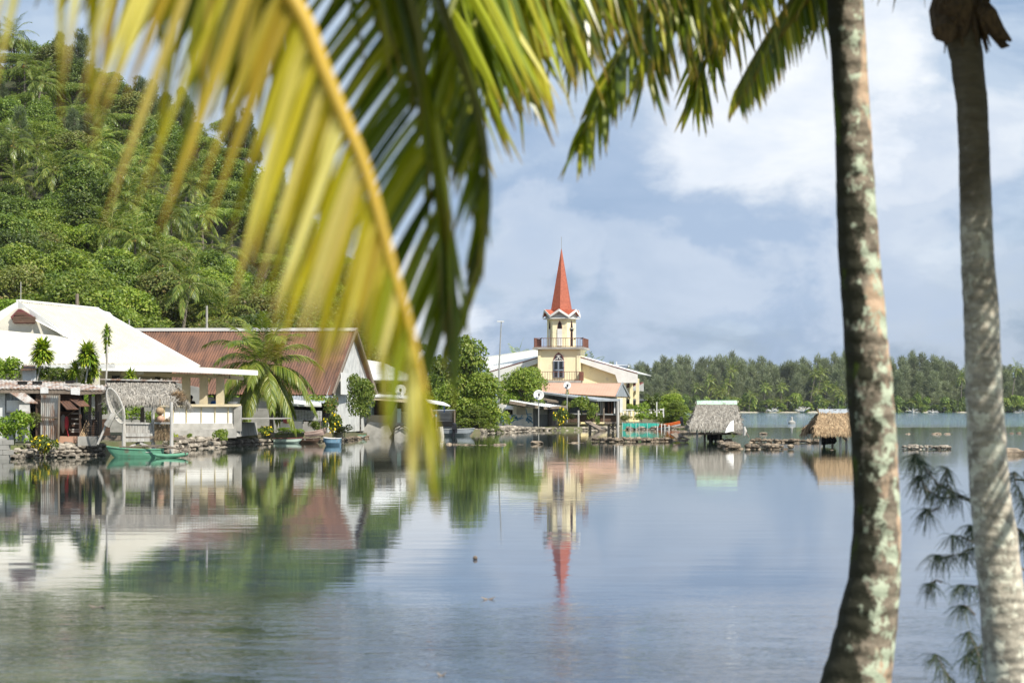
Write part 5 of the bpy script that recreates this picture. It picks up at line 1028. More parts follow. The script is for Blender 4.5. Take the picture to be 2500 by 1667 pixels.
# ---------------------------------------------------------------- tin shack on the far left
tsk = bld('tin_shack', 'ramshackle rusty tin shack with an open door and propped shutters, far left', 'shack', Q(1, 500, 1300, 93))
bp(tsk, 'roof', 'rust2', lambda b: (b.corr(Q(1, -200, 850, 92.1), Q(1, 620, 856, 92.1), Q(1, 620, 795, 96), Q(1, -200, 765, 96), .18, .02, .02), b.corr(Q(1, 600, 862, 92.1), Q(1, 1010, 872, 92.1), Q(1, 1010, 825, 95.5), Q(1, 600, 800, 95.5), .18, .02, .02)))
bp(tsk, 'eave_beam', 'wood', lambda b: (b.beam(Q(1, -200, 868, 92.2), Q(1, 1000, 885, 92.2), .12, .22), b.beam(Q(1, 740, 905, 92), Q(1, 1000, 890, 92), .3, .05)))
for x, y in ((205, 800), (340, 800), (640, 792), (690, 815)): bp(tsk, 'roof_weight', 'dark' if y < 805 else 'concrete', lambda b: b.box(Q(1, x, y, 94), (.4, .3, .14)))
bp(tsk, 'wall', 'weathered_white', lambda b: (wallp(b, 1, [(-200, 1330), (45, 1330), (45, 870), (-200, 870)], 92.6, .1), wallp(b, 1, [(60, 1060), (270, 1060), (270, 960), (60, 960)], 92.5, .1)), label='patched white wall panels')
bp(tsk, 'wall', 'grey_sheet', lambda b: b.corr(Q(1, 40, 1330, 92.7), Q(1, 272, 1330, 92.7), Q(1, 272, 875, 92.7), Q(1, 40, 875, 92.7), .15, .02, .02))
bp(tsk, 'corner_board', 'pale_wood', lambda b: (b.beam(Q(1, 250, 1310, 92.3), Q(1, 250, 1060, 92.3), .28, .06), b.beam(Q(1, 60, 1060, 92.4), Q(1, 275, 1065, 92.4), .1, .08)))
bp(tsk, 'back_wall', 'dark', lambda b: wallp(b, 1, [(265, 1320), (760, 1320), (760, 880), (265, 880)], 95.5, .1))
bp(tsk, 'back_wall', 'brown_board', lambda b: wallp(b, 1, [(740, 1310), (1000, 1310), (1000, 1130), (740, 1130)], 95.7, .1), label='low rear wall')
bp(tsk, 'jamb', 'brown_board', lambda b: wallp(b, 1, [(325, 1330), (370, 1330), (370, 905), (325, 905)], 92.3, .2))
dq = bp(tsk, 'door', 'rust2', lambda b: b.corr(Q(1, 368, 1300, 92.1), Q(1, 532, 1325, 91.6), Q(1, 542, 912, 91.6), Q(1, 372, 906, 92.1), .12, .012, .02), label='open corrugated door')
part('door_frame', (lambda b: (b.beam(Q(1, 534, 1325, 91.5), Q(1, 541, 912, 91.5), .07), b.beam(Q(1, 370, 1115, 92), Q(1, 535, 1118, 91.5), .05, .08), b.beam(Q(1, 370, 906, 92.0), Q(1, 541, 912, 91.5), .06, .06), b)[-1])(MB()), M['wood'], dq)
wq = bp(tsk, 'wall', 'brown_board', lambda b: [wallp(b, 1, [(540, y1), (738, y1), (738, y0), (540, y0)], 92.8-.02*(i % 2), .06) for i, (y0, y1) in enumerate(((900, 930), (932, 962), (1060, 1090), (1092, 1130), (1133, 1170), (1173, 1210), (1213, 1250), (1253, 1290)))], label='brown board wall')
part('batten', (lambda b: ([b.beam(Q(1, 650, y, 92.65), Q(1, 738, y, 92.65), .04, .06) for y in (1080, 1128, 1172, 1225, 1245)], b.beam(Q(1, 728, 1290, 92.6), Q(1, 728, 1010, 92.6), .1, .06), b)[-1])(MB()), M['pale_wood'], wq)
bp(tsk, 'step', 'salmon', lambda b: b.prism([Q(1, 490, 1350, 91.9), Q(1, 720, 1350, 91.9), Q(1, 720, 1290, 91.9), Q(1, 550, 1285, 91.9)], (0, .8, 0)))
def aw(x0, y0, x1, y1, x2, y2, x3, y3, m_, l): return bp(tsk, 'shutter', m_, lambda b: (b.corr(Q(1, x3, y3, 91.2), Q(1, x2, y2, 91.2), Q(1, x1, y1, 92.4), Q(1, x0, y0, 92.4), .14, .015, .02), b.beam(Q(1, x3, y3, 91.15), Q(1, x2, y2, 91.15), .05), b.beam(Q(1, x0, y0, 92.4), Q(1, x3, y3, 91.15), .05)), label=l)
aw(55, 868, 190, 866, 345, 985, 225, 980, 'rust2', 'white and rust striped propped shutter'); aw(540, 965, 640, 958, 715, 1038, 610, 1040, 'rust', 'rusty propped shutter'); aw(632, 948, 740, 942, 815, 1010, 725, 1012, 'rust', 'rusty propped shutter beside it')
bp(tsk, 'strut', 'wood', lambda b: (b.beam(Q(1, 600, 1110, 92.6), Q(1, 695, 1040, 91.7), .03), b.beam(Q(1, 590, 1170, 92.6), Q(1, 640, 1230, 91.7), .03)))
[bp(tsk, 'patch', 'weathered_white', lambda b: wallp(b, 1, q, 92.1, .04)) for q in ([(368, 895), (440, 895), (440, 845), (368, 845)], [(645, 905), (728, 912), (728, 850), (645, 850)])]
bp(tsk, 'bench', 'brown_board', lambda b: (b.beam(Q(1, 890, 1300, 91.5), Q(1, 1110, 1300, 91.5), .7, .12), b.beam(Q(1, 735, 1320, 92.4), Q(1, 735, 1085, 92.4), .25, .05)), label='bench and plank along the open side')
for x in (820, 880): bp(tsk, 'post', 'wood', lambda b: b.beam(Q(1, x, 1310, 93), Q(1, x, 900, 93), .13))
b = MB(); b.lathe(Q(1, 575, 1110, 92.2)-V((0, 0, .4)), [(.03, -.35), (.1, -.1), (.13, .2), (.08, .45), (.01, .5)], 8); single('hanging_cloth', b, M['concrete'], 'grey cloth hanging in the window of the tin shack', 'cloth')
b = MB(); b.lathe(Q(1, 607, 1155, 91.9)-V((0, 0, .1)), [(.02, -.3), (.09, -.15), (.1, .1), (.07, .32), (.01, .36)], 8); b.tube([Q(1, 607, 1190, 91.9), Q(1, 622, 1285, 91.9)], .03, 5); single('hanging_cloth', b, M['redcloth'], 'red cloth hanging beside the brown board wall', 'cloth')
b = MB(); q = Q(1, 838, 1290, 91.2)
for j in range(11): z_ = j*.11; r_ = .31-.0015*(j-5)**2*4; b.tube([q+V((r_*math.cos(t), r_*.6*math.sin(t), z_)) for t in np.linspace(0, 2*PI, 13)], .014, 4)
for t in np.linspace(0, 2*PI, 13)[:-1]: b.tube([q+V((.3*math.cos(t), .2*math.sin(t), z_)) for z_ in (0, .6, 1.15)], .012, 4)
single('wire_basket', b, M['black'], 'tall dark wire fish basket standing by the tin shack', 'basket')
b = MB()
for i in range(9): b.tube([Q(1, 700+i*9, 1360-rk.uniform(0, 12), 90.4+i*.05), Q(1, 785+i*6+rk.uniform(-12, 12), 1150+rk.uniform(-20, 50), 91.8)], .022, 5)
single('pole_bundle', b, M['thatch_brown'], 'bundle of thin poles leaning against the tin shack by the wire basket', 'poles')
b = MB(); q = Q(1, 805, 1350, 90.2); b.box(q+V((0, 0, .1)), (.85, .5, .42)); single('stone_block', b, M['concrete'], 'pale concrete block on the rocks in front of the pole bundle', 'block')
# grey water tank shed behind shack
sb = bld('small_shed', 'small whitewashed shed with a rusty roof behind the spiky plants', 'shed', Q(1, 270, 760, 97.5))
bp(sb, 'wall', 'weathered_white', lambda b: wallp(b, 1, [(205, 800), (330, 800), (330, 680), (205, 690)], 97.5, 1.5)); bp(sb, 'roof', 'rust', lambda b: b.slab(Q(1, 190, 690, 97), Q(1, 330, 680, 97), Q(1, 320, 648, 99.3), Q(1, 200, 650, 99.3), .04))

# ---------------------------------------------------------------- people in the pavilion
def skin(name, chains, m, parent, sub=1, label=None):
    vs = []; es = []; rs = []; idx = {}
    def vid(p, r):
        k = tuple(round(c, 4) for c in p)
        if k not in idx: idx[k] = len(vs); vs.append(tuple(p)); rs.append(r)
        return idx[k]
    for ch_ in chains:
        for (p, r), (p2, r2) in zip(ch_, ch_[1:]): es.append((vid(p, r), vid(p2, r2)))
    me = bpy.data.meshes.new(name); me.from_pydata(vs, es, []); o = bpy.data.objects.new(name, me); C.objects.link(o)
    md = o.modifiers.new('skin', 'SKIN'); md.use_smooth_shade = True
    for i, sv in enumerate(me.skin_vertices[0].data): sv.radius = (rs[i], rs[i]); sv.use_root = (i == 0)
    m2 = o.modifiers.new('sub', 'SUBSURF'); m2.levels = sub; m2.render_levels = sub
    me.materials.append(m); o.parent = parent
    if label: o['label'] = label
    return o
M['skin'] = mat('brown_skin', (.22, .12, .07), rough=.6); M['hair'] = mat('dark_hair', (.012, .010, .009), rough=.6)
M['blueshirt'] = mat('blue_shirt', (.03, .13, .38), (.02, .10, .32), rough=.8); M['greyshirt'] = mat('dark_shirt', (.06, .055, .05), rough=.85)
def person(label, seat, rz, shirt, lean=0.0):
    o = thing('person', label, 'person', seat, rz, local=True)        # facing -Y, seat height at z=0
    H_ = lambda x, y, z: (x, y+lean*z, z)
    body = [[(H_(0, 0, .08), .14), (H_(0, .02, .25), .125), (H_(0, .03, .45), .14), (H_(0, .02, .56), .07), (H_(0, 0, .62), .055), (H_(0, -.01, .70), .085), (H_(0, -.01, .80), .095), (H_(0, 0, .87), .06)]]
    for s in (-1, 1):
        body.append([(H_(0, 0, .08), .14), ((s*.1, -.05, .06), .10), ((s*.12, -.42, .06), .07), ((s*.12, -.45, -.38), .04), ((s*.12, -.60, -.42), .035)])
        el_ = H_(s*.27, -.02, .26); wr = (s*.14, -.26, .20); body.append([(H_(0, .03, .45), .14), (H_(s*.18, .02, .50), .06), (el_, .042), (wr, .028), ((s*.11, -.31, .19), .03)])
        for f in range(4): x = s*(.085+.018*f); body.append([((s*.11, -.31, .19), .03), ((x, -.35, .19), .01), ((x-.004*s, -.385-.006*(f % 3), .175), .009)])
        body.append([((s*.11, -.31, .19), .03), ((s*.075, -.325, .2), .011), ((s*.06, -.35, .19), .009)])
    bo_ = skin('body', body, M['skin'], o, 2)
    b = MB(); b.ball(H_(0, -.02, .75), .1, 12, 8, (1, 1, 1.15)); b.ball(H_(0, -.12, .745), .016, 6, 4)
    [b.ball(H_(s*.1, 0, .745), .022, 6, 4) for s in (-1, 1)]; part('head', b, M['skin'], o, smooth=True)
    b = MB(); [b.ball(H_(s*.035, -.108, .765), .013, 6, 4) for s in (-1, 1)]; b.box(H_(0, -.113, .70), (.05, .015, .01)); part('face_features', b, M['hair'], o)
    b = MB(); b.ball(H_(0, .015, .775), .112, 12, 8, (1, 1, 1.05)); part('hair', b, M['hair'], o, smooth=True)
    skin('shirt', [[(H_(0, 0, .06), .165), (H_(0, .02, .25), .155), (H_(0, .03, .44), .165), (H_(0, .02, .53), .09)]]+[[(H_(0, .03, .44), .165), (H_(s*.19, .02, .49), .085), (H_(s*.25, 0, .33), .07)] for s in (-1, 1)], M[shirt], o, 2)
    skin('trousers', [[(H_(0, 0, .06), .15), ((s*.11, -.1, .05), .115), ((s*.12, -.42, .06), .085), ((s*.12, -.45, -.2), .065)] for s in (-1, 1)], M['navy'], o, 1)
    return o
s1 = Q(1, 1965, 1052, 114.5); s2 = Q(1, 1748, 1052, 114.8)
person('person in a blue shirt seated with their back to the water in the pavilion', s1, R(195), 'blueshirt', .05)
person('person in a dark shirt seated between the pavilion posts at the left', s2, R(150), 'greyshirt', .08)
for q, l in ((s1, 'plastic chair under the person in the blue shirt'), (s2, 'plastic chair under the person in the dark shirt')):
    o = thing('chair', l, 'chair', (q.x, q.y, q.z-.45)); b = MB(); b.box(q+V((0, 0, -.04)), (.45, .45, .04)); part('seat', b, M['white_paint'], o)
    for sx in (-1, 1):
        for sy in (-1, 1): b = MB(); b.beam(q+V((sx*.2, sy*.2, -.45)), q+V((sx*.2, sy*.2, -.05)), .035); part('leg', b, M['white_paint'], o)
b = MB(); q = (s1+s2)/2+V((0, 1.5, -.47)); b.box(q, (9, 7, .06)); part('floor', b, M['concrete'], ha)
b = MB(); q = Q(1, 2120, 985, 115); b.lathe(q-V((0, 0, .3)), [(.02, -.4), (.06, -.35), (.06, .1), (.3, .35), (.28, .38), (.01, .36)], 10); single('stool', b, M['weathered_white'], 'pale round stool at the right end of the pavilion', 'stool')
# birds on the balcony rail
for i, (px, py, l) in enumerate(((1320.5, 826.5, 'left'), (1403, 827, 'middle'), (1421, 825.5, 'right'))):
    q = P(px, py+2, 219.6); o = thing('bird', 'small dark bird on the upper tower railing, the %s one' % l, 'bird', q, 0); b = MB(); b.tube([q+V((-.16, 0, -.02)), q+V((-.06, 0, .05)), q+V((.05, 0, .1)), q+V((.12, 0, .16)), q+V((.17, 0, .17))], [.015, .06, .06, .045, .01], 7); part('body', b, M['black'], o)
    b = MB(); b.beam(q+V((0, 0, -.03)), q+V((0, 0, .06)), .015); part('legs', b, M['black'], o)
# leaves floating on the water
for i, (x, y, l) in enumerate(((238, 1479, 'brown floating leaf in the dark reflection at the lower left'), (1160, 1363, 'small dark floating husk in the middle of the lagoon'), (1192, 1460, 'curled dark floating leaf left of the spire reflection'), (1078, 1645, 'dark floating leaf near the bottom edge'))):
    p = G(x, y, .01); r_ = (.06, .03, .05, .025, .02, .03)[i]; b = MB(); n_ = 10
    top_ = [(p.x+r_*math.cos(2*PI*k/n_)*1.7, p.y+r_*math.sin(2*PI*k/n_)*.8, .012+.02*math.cos(4*PI*k/n_)) for k in range(n_)]; b.add(top_+[(p.x, p.y, .005)], [(k, (k+1) % n_, n_) for k in range(n_)])
    if i == 1: b = MB(); b.ball(p+V((0, 0, .01)), .035, 8, 5)
    single('floating_leaf', b, M['wood'], l, 'leaf')
# ---------------------------------------------------------------- plants of the village
broadA = [tree_proto('broadleaf_tree', 'x', 'tree', s, 8, 4.2, 20, 6500, .36, M[l]) for s, l in ((1, 'leaf_a'), (2, 'leaf_b'), (3, 'leaf_d'), (4, 'leaf_b'))]
broadL = [tree_proto('broadleaf_tree', 'x', 'tree', s, 6, 3.6, 18, 5500, .34, M[l], asp=.6) for s, l in ((5, 'leaf_c'), (6, 'leaf_a'))]
def bushp(seed, lm, n=1100, leaf=.17, asp=.5, nb=9, fl=None, nfl=60, fs=.09):
    rng = random.Random(seed); bl = [(rng.uniform(-.6, .6), rng.uniform(-.5, .5), rng.uniform(.3, .85), rng.uniform(.28, .45), .95) for _ in range(nb)]
    o = thing('bush', 'x', 'bush', local=True); t = MB(); limbs(t, V((0, 0, -.2)), V((0, 0, .4)), bl[:6], .04, rng); part('stems', t, M['stem'], o)
    c = MB(); leafcloud(c, seed, bl, n, leaf, asp); part('foliage', c, M[lm], o)
    if fl: c = MB(); leafcloud(c, seed+50, [(x, y, z, r*1.12, s) for x, y, z, r, s in bl], nfl, fs, .95); part('flowers', c, M[fl], o)
    return Proto(o)
BA, BB, BC, BD = [bushp(s, l) for s, l in ((61, 'leaf_a'), (62, 'leaf_b'), (63, 'leaf_c'), (64, 'leaf_d'))]
BY = bushp(65, 'leaf_b', fl='flower_y', nfl=110, fs=.17); BR = bushp(66, 'leaf_a', fl='flower_r', nfl=45); BW = bushp(67, 'leaf_b', fl='flower_w', nfl=60); BYs = bushp(68, 'leaf_a', fl='flower_y', nfl=40)
def rosette_pts(b, c, r, n, seed, wl=.05, lo=-.5, stretch=1.0, h=0.0):
    rng = random.Random(seed); q = []; t = []
    for i in range(n):
        az = rng.uniform(0, 2*PI); el = rng.uniform(lo, 1.3); L = r*rng.uniform(.7, 1.05); p = V(c)+V((0, 0, h*rng.uniform(-.5, .5)))
        d = V((math.cos(az)*math.cos(el), math.sin(az)*math.cos(el), math.sin(el)*stretch)); sv = d.cross(V((0, 0, 1))).normalized() if abs(d.z) < .98 else V((1, 0, 0))
        m_ = p+d*L*.55; e = m_+(d+V((0, 0, -.55))).normalized()*L*.45; w_ = wl*rng.uniform(.8, 1.2)
        q += [(p-sv*w_*.4, p+sv*w_*.4, m_+sv*w_, m_-sv*w_), (m_-sv*w_, m_+sv*w_, e+sv*w_*.1, e-sv*w_*.1)]; tn = min(1, max(0, rng.gauss(.5, .28))); t += [tn, tn]
    b.quads(np.array([[tuple(x) for x in k] for k in q]), np.array(t))
def dracaena(label, stems, d, name='dracaena'):
    base = Q(1, stems[0][3], stems[0][4], d); o = thing(name, label, 'plant', base); b = MB(); s = MB()
    for i, (x, y, r, bx, by, n, hh) in enumerate(stems):
        c = Q(1, x, y, d+i*.2); rr_ = r*1.15/3.733*d/F; rosette_pts(b, c, rr_, int(n*1.2), 70+i+int(x), rr_*.085, -.9, 1, hh/3.733*d/F)
        s.tube([Q(1, bx, by, d+i*.2), Q(1, (x+bx)/2+8, (y+by)/2, d+i*.2), c], .04, 6)
    part('stem', s, M['pale_wood'], o); part('leaves', b, M['leaf_drac'], o)
dracaena('spiky round headed dracaena on a bent stem above the tin shack, the left one', [(385, 530, 138, 330, 800, 420, 60), (350, 670, 60, 330, 800, 60, 40)], 97.5)
dracaena('bushy dracaena with several spiky heads above the tin shack, the right one', [(800, 555, 135, 780, 800, 420, 60), (680, 690, 95, 700, 800, 160, 40), (860, 690, 90, 850, 800, 160, 40), (790, 760, 90, 800, 810, 120, 20)], 97.5)
dracaena('tall slim dracaena with a narrow feathery head in front of the white roof', [(975, 330, 72, 965, 810, 90, 30), (975, 410, 72, 965, 810, 110, 90), (965, 490, 45, 965, 810, 40, 50)], 98)
dracaena('low spiky plant beside the wall lamp of the white hall', [(1190, 745, 90, 1190, 800, 120, 10)], 104)
def put(pr, label, k, x, yb, d, w_, h, rz=None, group=None):      # bush: centre x, foot yb, width and height in crop pixels
    s = CR[k][2]; q = Q(k, x, yb, d); sw = w_*1.15/s*d/F/2; sh_ = h/s*d/F
    o = pr.put(q, random.uniform(0, 6) if rz is None else rz, (sw, sw, sh_/1.2), label, group); return o
def treeat(pr, label, px, ytop, ybase, d, width, lean=0, group=None, asp=1.0, base_h=7.6, base_r=3.5):
    q = P(px, ybase, d); h = (ybase-ytop)*d/F; sw = width*d/F/2/base_r; return pr.put(q, random.uniform(0, 6), (sw, sw, h/base_h), label, group)
put(BC, 'light green shrub behind the tin shack roof at the far left', 1, 90, 800, 98, 300, 230); put(BC, 'yellow green shrub at the left edge above the tin roof', 1, -20, 800, 97.5, 150, 220)
put(BW, 'dark shrub with white flowers between the two round dracaenas', 1, 480, 800, 98, 300, 150)
put(BA, 'low green shrub in front of the white hall wall, right of the dracaena', 1, 640, 810, 98.5, 200, 110)
put(BC, 'loose light green shrub on the rubble in front of the tin shack', 1, 130, 1380, 88, 380, 320)
put(BD, 'wispy olive shrub in front of the patched white wall panels', 1, 240, 1230, 89.5, 220, 180)
put(BY, 'bush full of bright yellow flowers hanging to the water', 1, 405, 1490, 86.8, 240, 225)
put(BYs, 'small yellow flowered bush behind the front post of the shelter', 1, 1560, 1400, 92, 160, 190)
put(BC, 'yellow green plants seen through the open thatched shelter', 1, 1200, 1170, 97, 230, 180); put(BA, 'green shrub seen under the right side of the shelter roof', 1, 1380, 1200, 98, 160, 170)
put(BB, 'shaded shrub behind the bench of the tin shack', 1, 850, 1130, 98, 240, 160)
put(BA, 'sprawling green weed on the stones below the pavilion corner', 1, 2020, 1340, 109, 170, 140); put(BA, 'small weed at the foot of the pavilion plinth', 1, 1730, 1310, 106, 60, 60)
put(BY, 'dark bush with yellow flowers under the short palm', 2, 400, 1310, 122, 190, 120); put(BA, 'low greenery on the bank left of the palm trunk', 2, 250, 1270, 121, 240, 70)
put(BC, 'grassy hummock between palm and lattice fence', 2, 640, 1290, 126, 260, 80); put(BR, 'red flowered shrub above the lattice fence', 2, 900, 1040, 130, 330, 160)
put(BA, 'green shrub behind the upper lattice panel', 2, 780, 1150, 131, 420, 130); put(BY, 'tall bush with yellow flowers behind the pale blue boat', 2, 1085, 1310, 127, 190, 260); put(BR, 'climbing red flowered plant at the corner of the grey sheet wall', 2, 1060, 1130, 129, 150, 240)
treeat(broadL[1], 'small leafy tree in front of the end wall of the rusty roofed hall', 880, 905, 1040, 131, 75, base_h=5.8, base_r=3.1); put(BD, 'dry shrub on the bank right of the pink canoe', 2, 1200, 1300, 132, 200, 130); put(BA, 'green shrub behind the lower lattice panel', 2, 900, 1260, 129, 150, 150)
# short coconut palm in front of the rusty roof
sp_ = palm_proto(7, 4.0, 36, 4.7, 46, 3, .085, M['leaf_palm_y'], 'short coconut palm with long drooping fronds in front of the rusty roof', lean=-.14, nuts=False, elmin=-58)
sp_.put(Q(2, 470, 1235, 124)-V((0, 0, .1)), R(8), (.86, .9, .98))
# trees between the shacks and the church
T1 = tree_proto('broadleaf_tree', 'x', 'tree', 44, 8, 4.0, 32, 11000, .36, M['leaf_a'], top=.22, crown0=.08); T2 = tree_proto('broadleaf_tree', 'x', 'tree', 47, 8, 4.0, 32, 11000, .36, M['leaf_a'], top=.3, crown0=.08)
treeat(T2, 'tall pointed leafy tree with reddish tips on the shore left of the church', 1146, 812, 1062, 178, 150); treeat(T1, 'broad leafy tree leaning over the shore, joined to the tall pointed tree', 1182, 900, 1064, 176, 150)
treeat(T1, 'low leafy tree overhanging the water right of the aluminium boat', 1162, 985, 1066, 173, 105)
treeat(T2, 'dark leafy tree left of the tall pointed tree', 1078, 862, 1050, 186, 95); treeat(T1, 'green tree behind the shack roof, lower and left', 1052, 905, 1050, 180, 100)
treeat(broadL[1], 'green tree behind the clothes line and metal crate', 1092, 930, 1055, 176, 90, base_h=5.8, base_r=3.1)
treeat(broadA[0], 'round dark green tree directly left of the church tower', 1279, 884, 1020, 199, 104); treeat(broadL[0], 'light green shrub tree at the foot of the church wall', 1262, 915, 1015, 200, 90, base_h=5.8, base_r=3.1)
put(BC, 'yellow striped garden plants beside the blue barrel', 3, 1110, 1225, 179, 110, 110)
def hzone(px):
    return 'above the white gable' if px < 190 else 'above the white ridge' if px < 330 else 'above the rusty roof, left' if px < 560 else 'above the rusty roof, right' if px < 800 else 'at the right end'
def straps(label, k, x, y, d, r, n, wl, name='strap_plant', m='leaf_drac', lo=.2):
    c = Q(k, x, y, d); b = MB(); s = CR[k][2]; rr_ = r/s*d/F; rosette_pts(b, c, rr_, n, int(x), rr_*wl, lo); o = thing(name, label, 'plant', c); part('leaves', b, M[m], o); return o
straps('large bright green strap leaved plant in front of the limewashed wall', 3, 1205, 1232, 178, 130, 22, .1); straps('second strap leaved plant beside the blue barrel', 3, 1120, 1225, 178.5, 110, 18, .1)
straps('spiky yucca head in front of the salmon roof', 5, 870, 455, 198, 48, 90, .05, lo=-.9); straps('grey green yucca left of the frangipani', 5, 855, 590, 198.5, 60, 90, .05, m='leaf_palm', lo=-.9)
straps('young palm shoot at the foot of the grey thatched hut', 6, 895, 1165, 125, 75, 14, .06, m='leaf_palm_y'); straps('small yellow leaved shoot under the grey thatched hut', 6, 815, 1170, 125.5, 40, 9, .1)
put(BD, 'olive shrub under the yucca beside the white tin roof', 5, 850, 690, 199, 120, 140)
put(BY, 'bush with yellow flowers between the grey shack and the frangipani', 5, 800, 880, 192.5, 180, 260); put(BD, 'brown leaved shrub at the veranda wall', 5, 905, 790, 198, 120, 100)
put(BA, 'frangipani shrub in front of the veranda, upper left part', 5, 1035, 690, 197.5, 250, 220); put(BA, 'frangipani shrub hanging beside the veranda curtains', 5, 1165, 800, 197, 150, 260); put(BB, 'narrow green plant at the water by the plank slipway', 5, 1215, 850, 194, 60, 130)
put(BA, 'green shrub against the grey slatted fence', 5, 1590, 700, 221, 120, 130); put(BC, 'light green shrub beside the tall white pole', 5, 1740, 740, 216, 180, 170); put(BD, 'dry yellowish shrub on the bank above the green net cage', 5, 1540, 800, 207, 160, 90)
put(BB, 'shrub with orange fruit left of the fruit tree', 5, 1850, 720, 217, 230, 260); put(BC, 'pale shrubs on the bank below the balustrade', 5, 1720, 790, 212, 240, 90); put(BA, 'green undergrowth left of the orange boat', 5, 1890, 790, 213, 220, 120)
put(BC, 'small green bush on the bank behind the orange boat', 5, 1650, 700, 220, 80, 90)
treeat(T1, 'rounded fruit tree at the tip of the land behind the orange boat', 1642, 955, 1030, 226, 88); treeat(T2, 'low rounded tree at the water edge beside the outboard motor', 1655, 975, 1034, 224, 66); put(BA, 'low bush at the land tip right of the outboard motor', 6, 300, 1010, 224, 110, 100)
# small palms peeping over the church roof
rp = palm_proto(17, 7.5, 18, 3.2, 14, 2, .12, M['leaf_palm'], 'coconut palm top peeping over the church roof, left of the tower', nuts=False)
rp.put(P(1249, 1000, 262), 0, 1.0); rp.o.location.z = .3; dup(rp.o, V((X0(1441, 262), 262, -.8)), 2, 1.0, 'coconut palm top just showing over the right slope of the church roof'); dup(rp.o, V((X0(1456, 266), 266, -1.2)), 4, .98, 'second palm tuft over the right slope of the church roof')

# ---------------------------------------------------------------- the wooded hill
palmM = [palm_proto(100+i, h, 22, 3.9, 22, 2, .085, M[l], 'x', lean=.06*(i % 3), nuts=i % 2 == 0, wind=.25) for i, (h, l) in enumerate(((9, 'leaf_palm'), (7.5, 'leaf_palm_y'), (10, 'leaf_palm')))]
ironH = [iron_proto('ironwood_tree', 'x', 200+i, 11, 2.9, 6000, .75, .045, M['leaf_iron'], 20) for i in range(2)]
flatT = tree_proto('umbrella_tree', 'x', 'tree', 300, 7, 4.8, 22, 6500, .36, M['leaf_a'], crown0=.75, sq=.35, asp=.3)
hp = [(90, 250, 1), (33, 308, 0), (205, 375, 1), (120, 390, 0), (265, 515, 1), (330, 525, 0), (397, 588, 0), (453, 545, 1), (436, 650, 2), (272, 380, 2), (465, 408, 1), (60, 72, 0), (95, 120, 1), (245, 310, 2), (545, 710, 1), (590, 700, 0), (180, 240, 0), (360, 430, 1), (500, 470, 2), (310, 460, 1), (418, 500, 0), (150, 330, 2), (40, 390, 1), (540, 560, 1), (20, 20, 1)]
hp = [(px, py+60 if i > 3 else py+60, k) for i, (px, py, k) in enumerate(hp)]
hp = [(33, 310, 0), (90, 315, 1), (120, 385, 1), (60, 130, 0), (100, 150, 1), (265, 515, 1), (330, 525, 0), (397, 588, 0), (453, 545, 1), (436, 655, 2), (272, 375, 2), (465, 415, 1), (82, 175, 2), (245, 300, 2), (545, 715, 1), (180, 240, 0), (360, 430, 1), (500, 470, 2), (300, 440, 1), (418, 480, 0), (200, 330, 2), (30, 390, 1), (540, 575, 1), (25, 70, 1), (250, 255, 0), (620, 690, 1), (345, 360, 0)]
taken = []
side = {0: 'upper', 1: 'middle', 2: 'lower'}
hp.sort()
for i, (px, py, k) in enumerate(hp):
    h = (9, 7.5, 10)[k]; q = onhill(px, py-25, h+1)
    if q is None: continue
    q.z -= 2.6
    lv = 'high' if py < 260 else 'middle' if py < 500 else 'low'
    prev = [j for j, (a, b_, _) in enumerate(hp) if ('high' if b_ < 260 else 'middle' if b_ < 500 else 'low') == lv]; rank = prev.index(i)+1
    nth = ['first', 'second', 'third', 'fourth', 'fifth', 'sixth', 'seventh', 'eighth', 'ninth', 'tenth', 'eleventh', 'twelfth', 'thirteenth', 'fourteenth', 'fifteenth'][rank-1]
    palmM[k].put(q, random.uniform(0, 6), random.uniform(.92, 1.1), 'coconut palm at the %s level of the wooded hillside, %s from the left' % (lv, nth), 'coconut palms on the hillside'); taken.append((q.x, q.y, 3.2))
def fzone(px):
    return 'just right of the church' if px < 1600 else 'left of the grey hut' if px < 1690 else 'behind the grey hut' if px < 1800 else 'between the huts' if px < 1990 else 'behind the left trunk' if px < 2180 else 'between the two trunks' if px < 2360 else 'right of the right trunk'
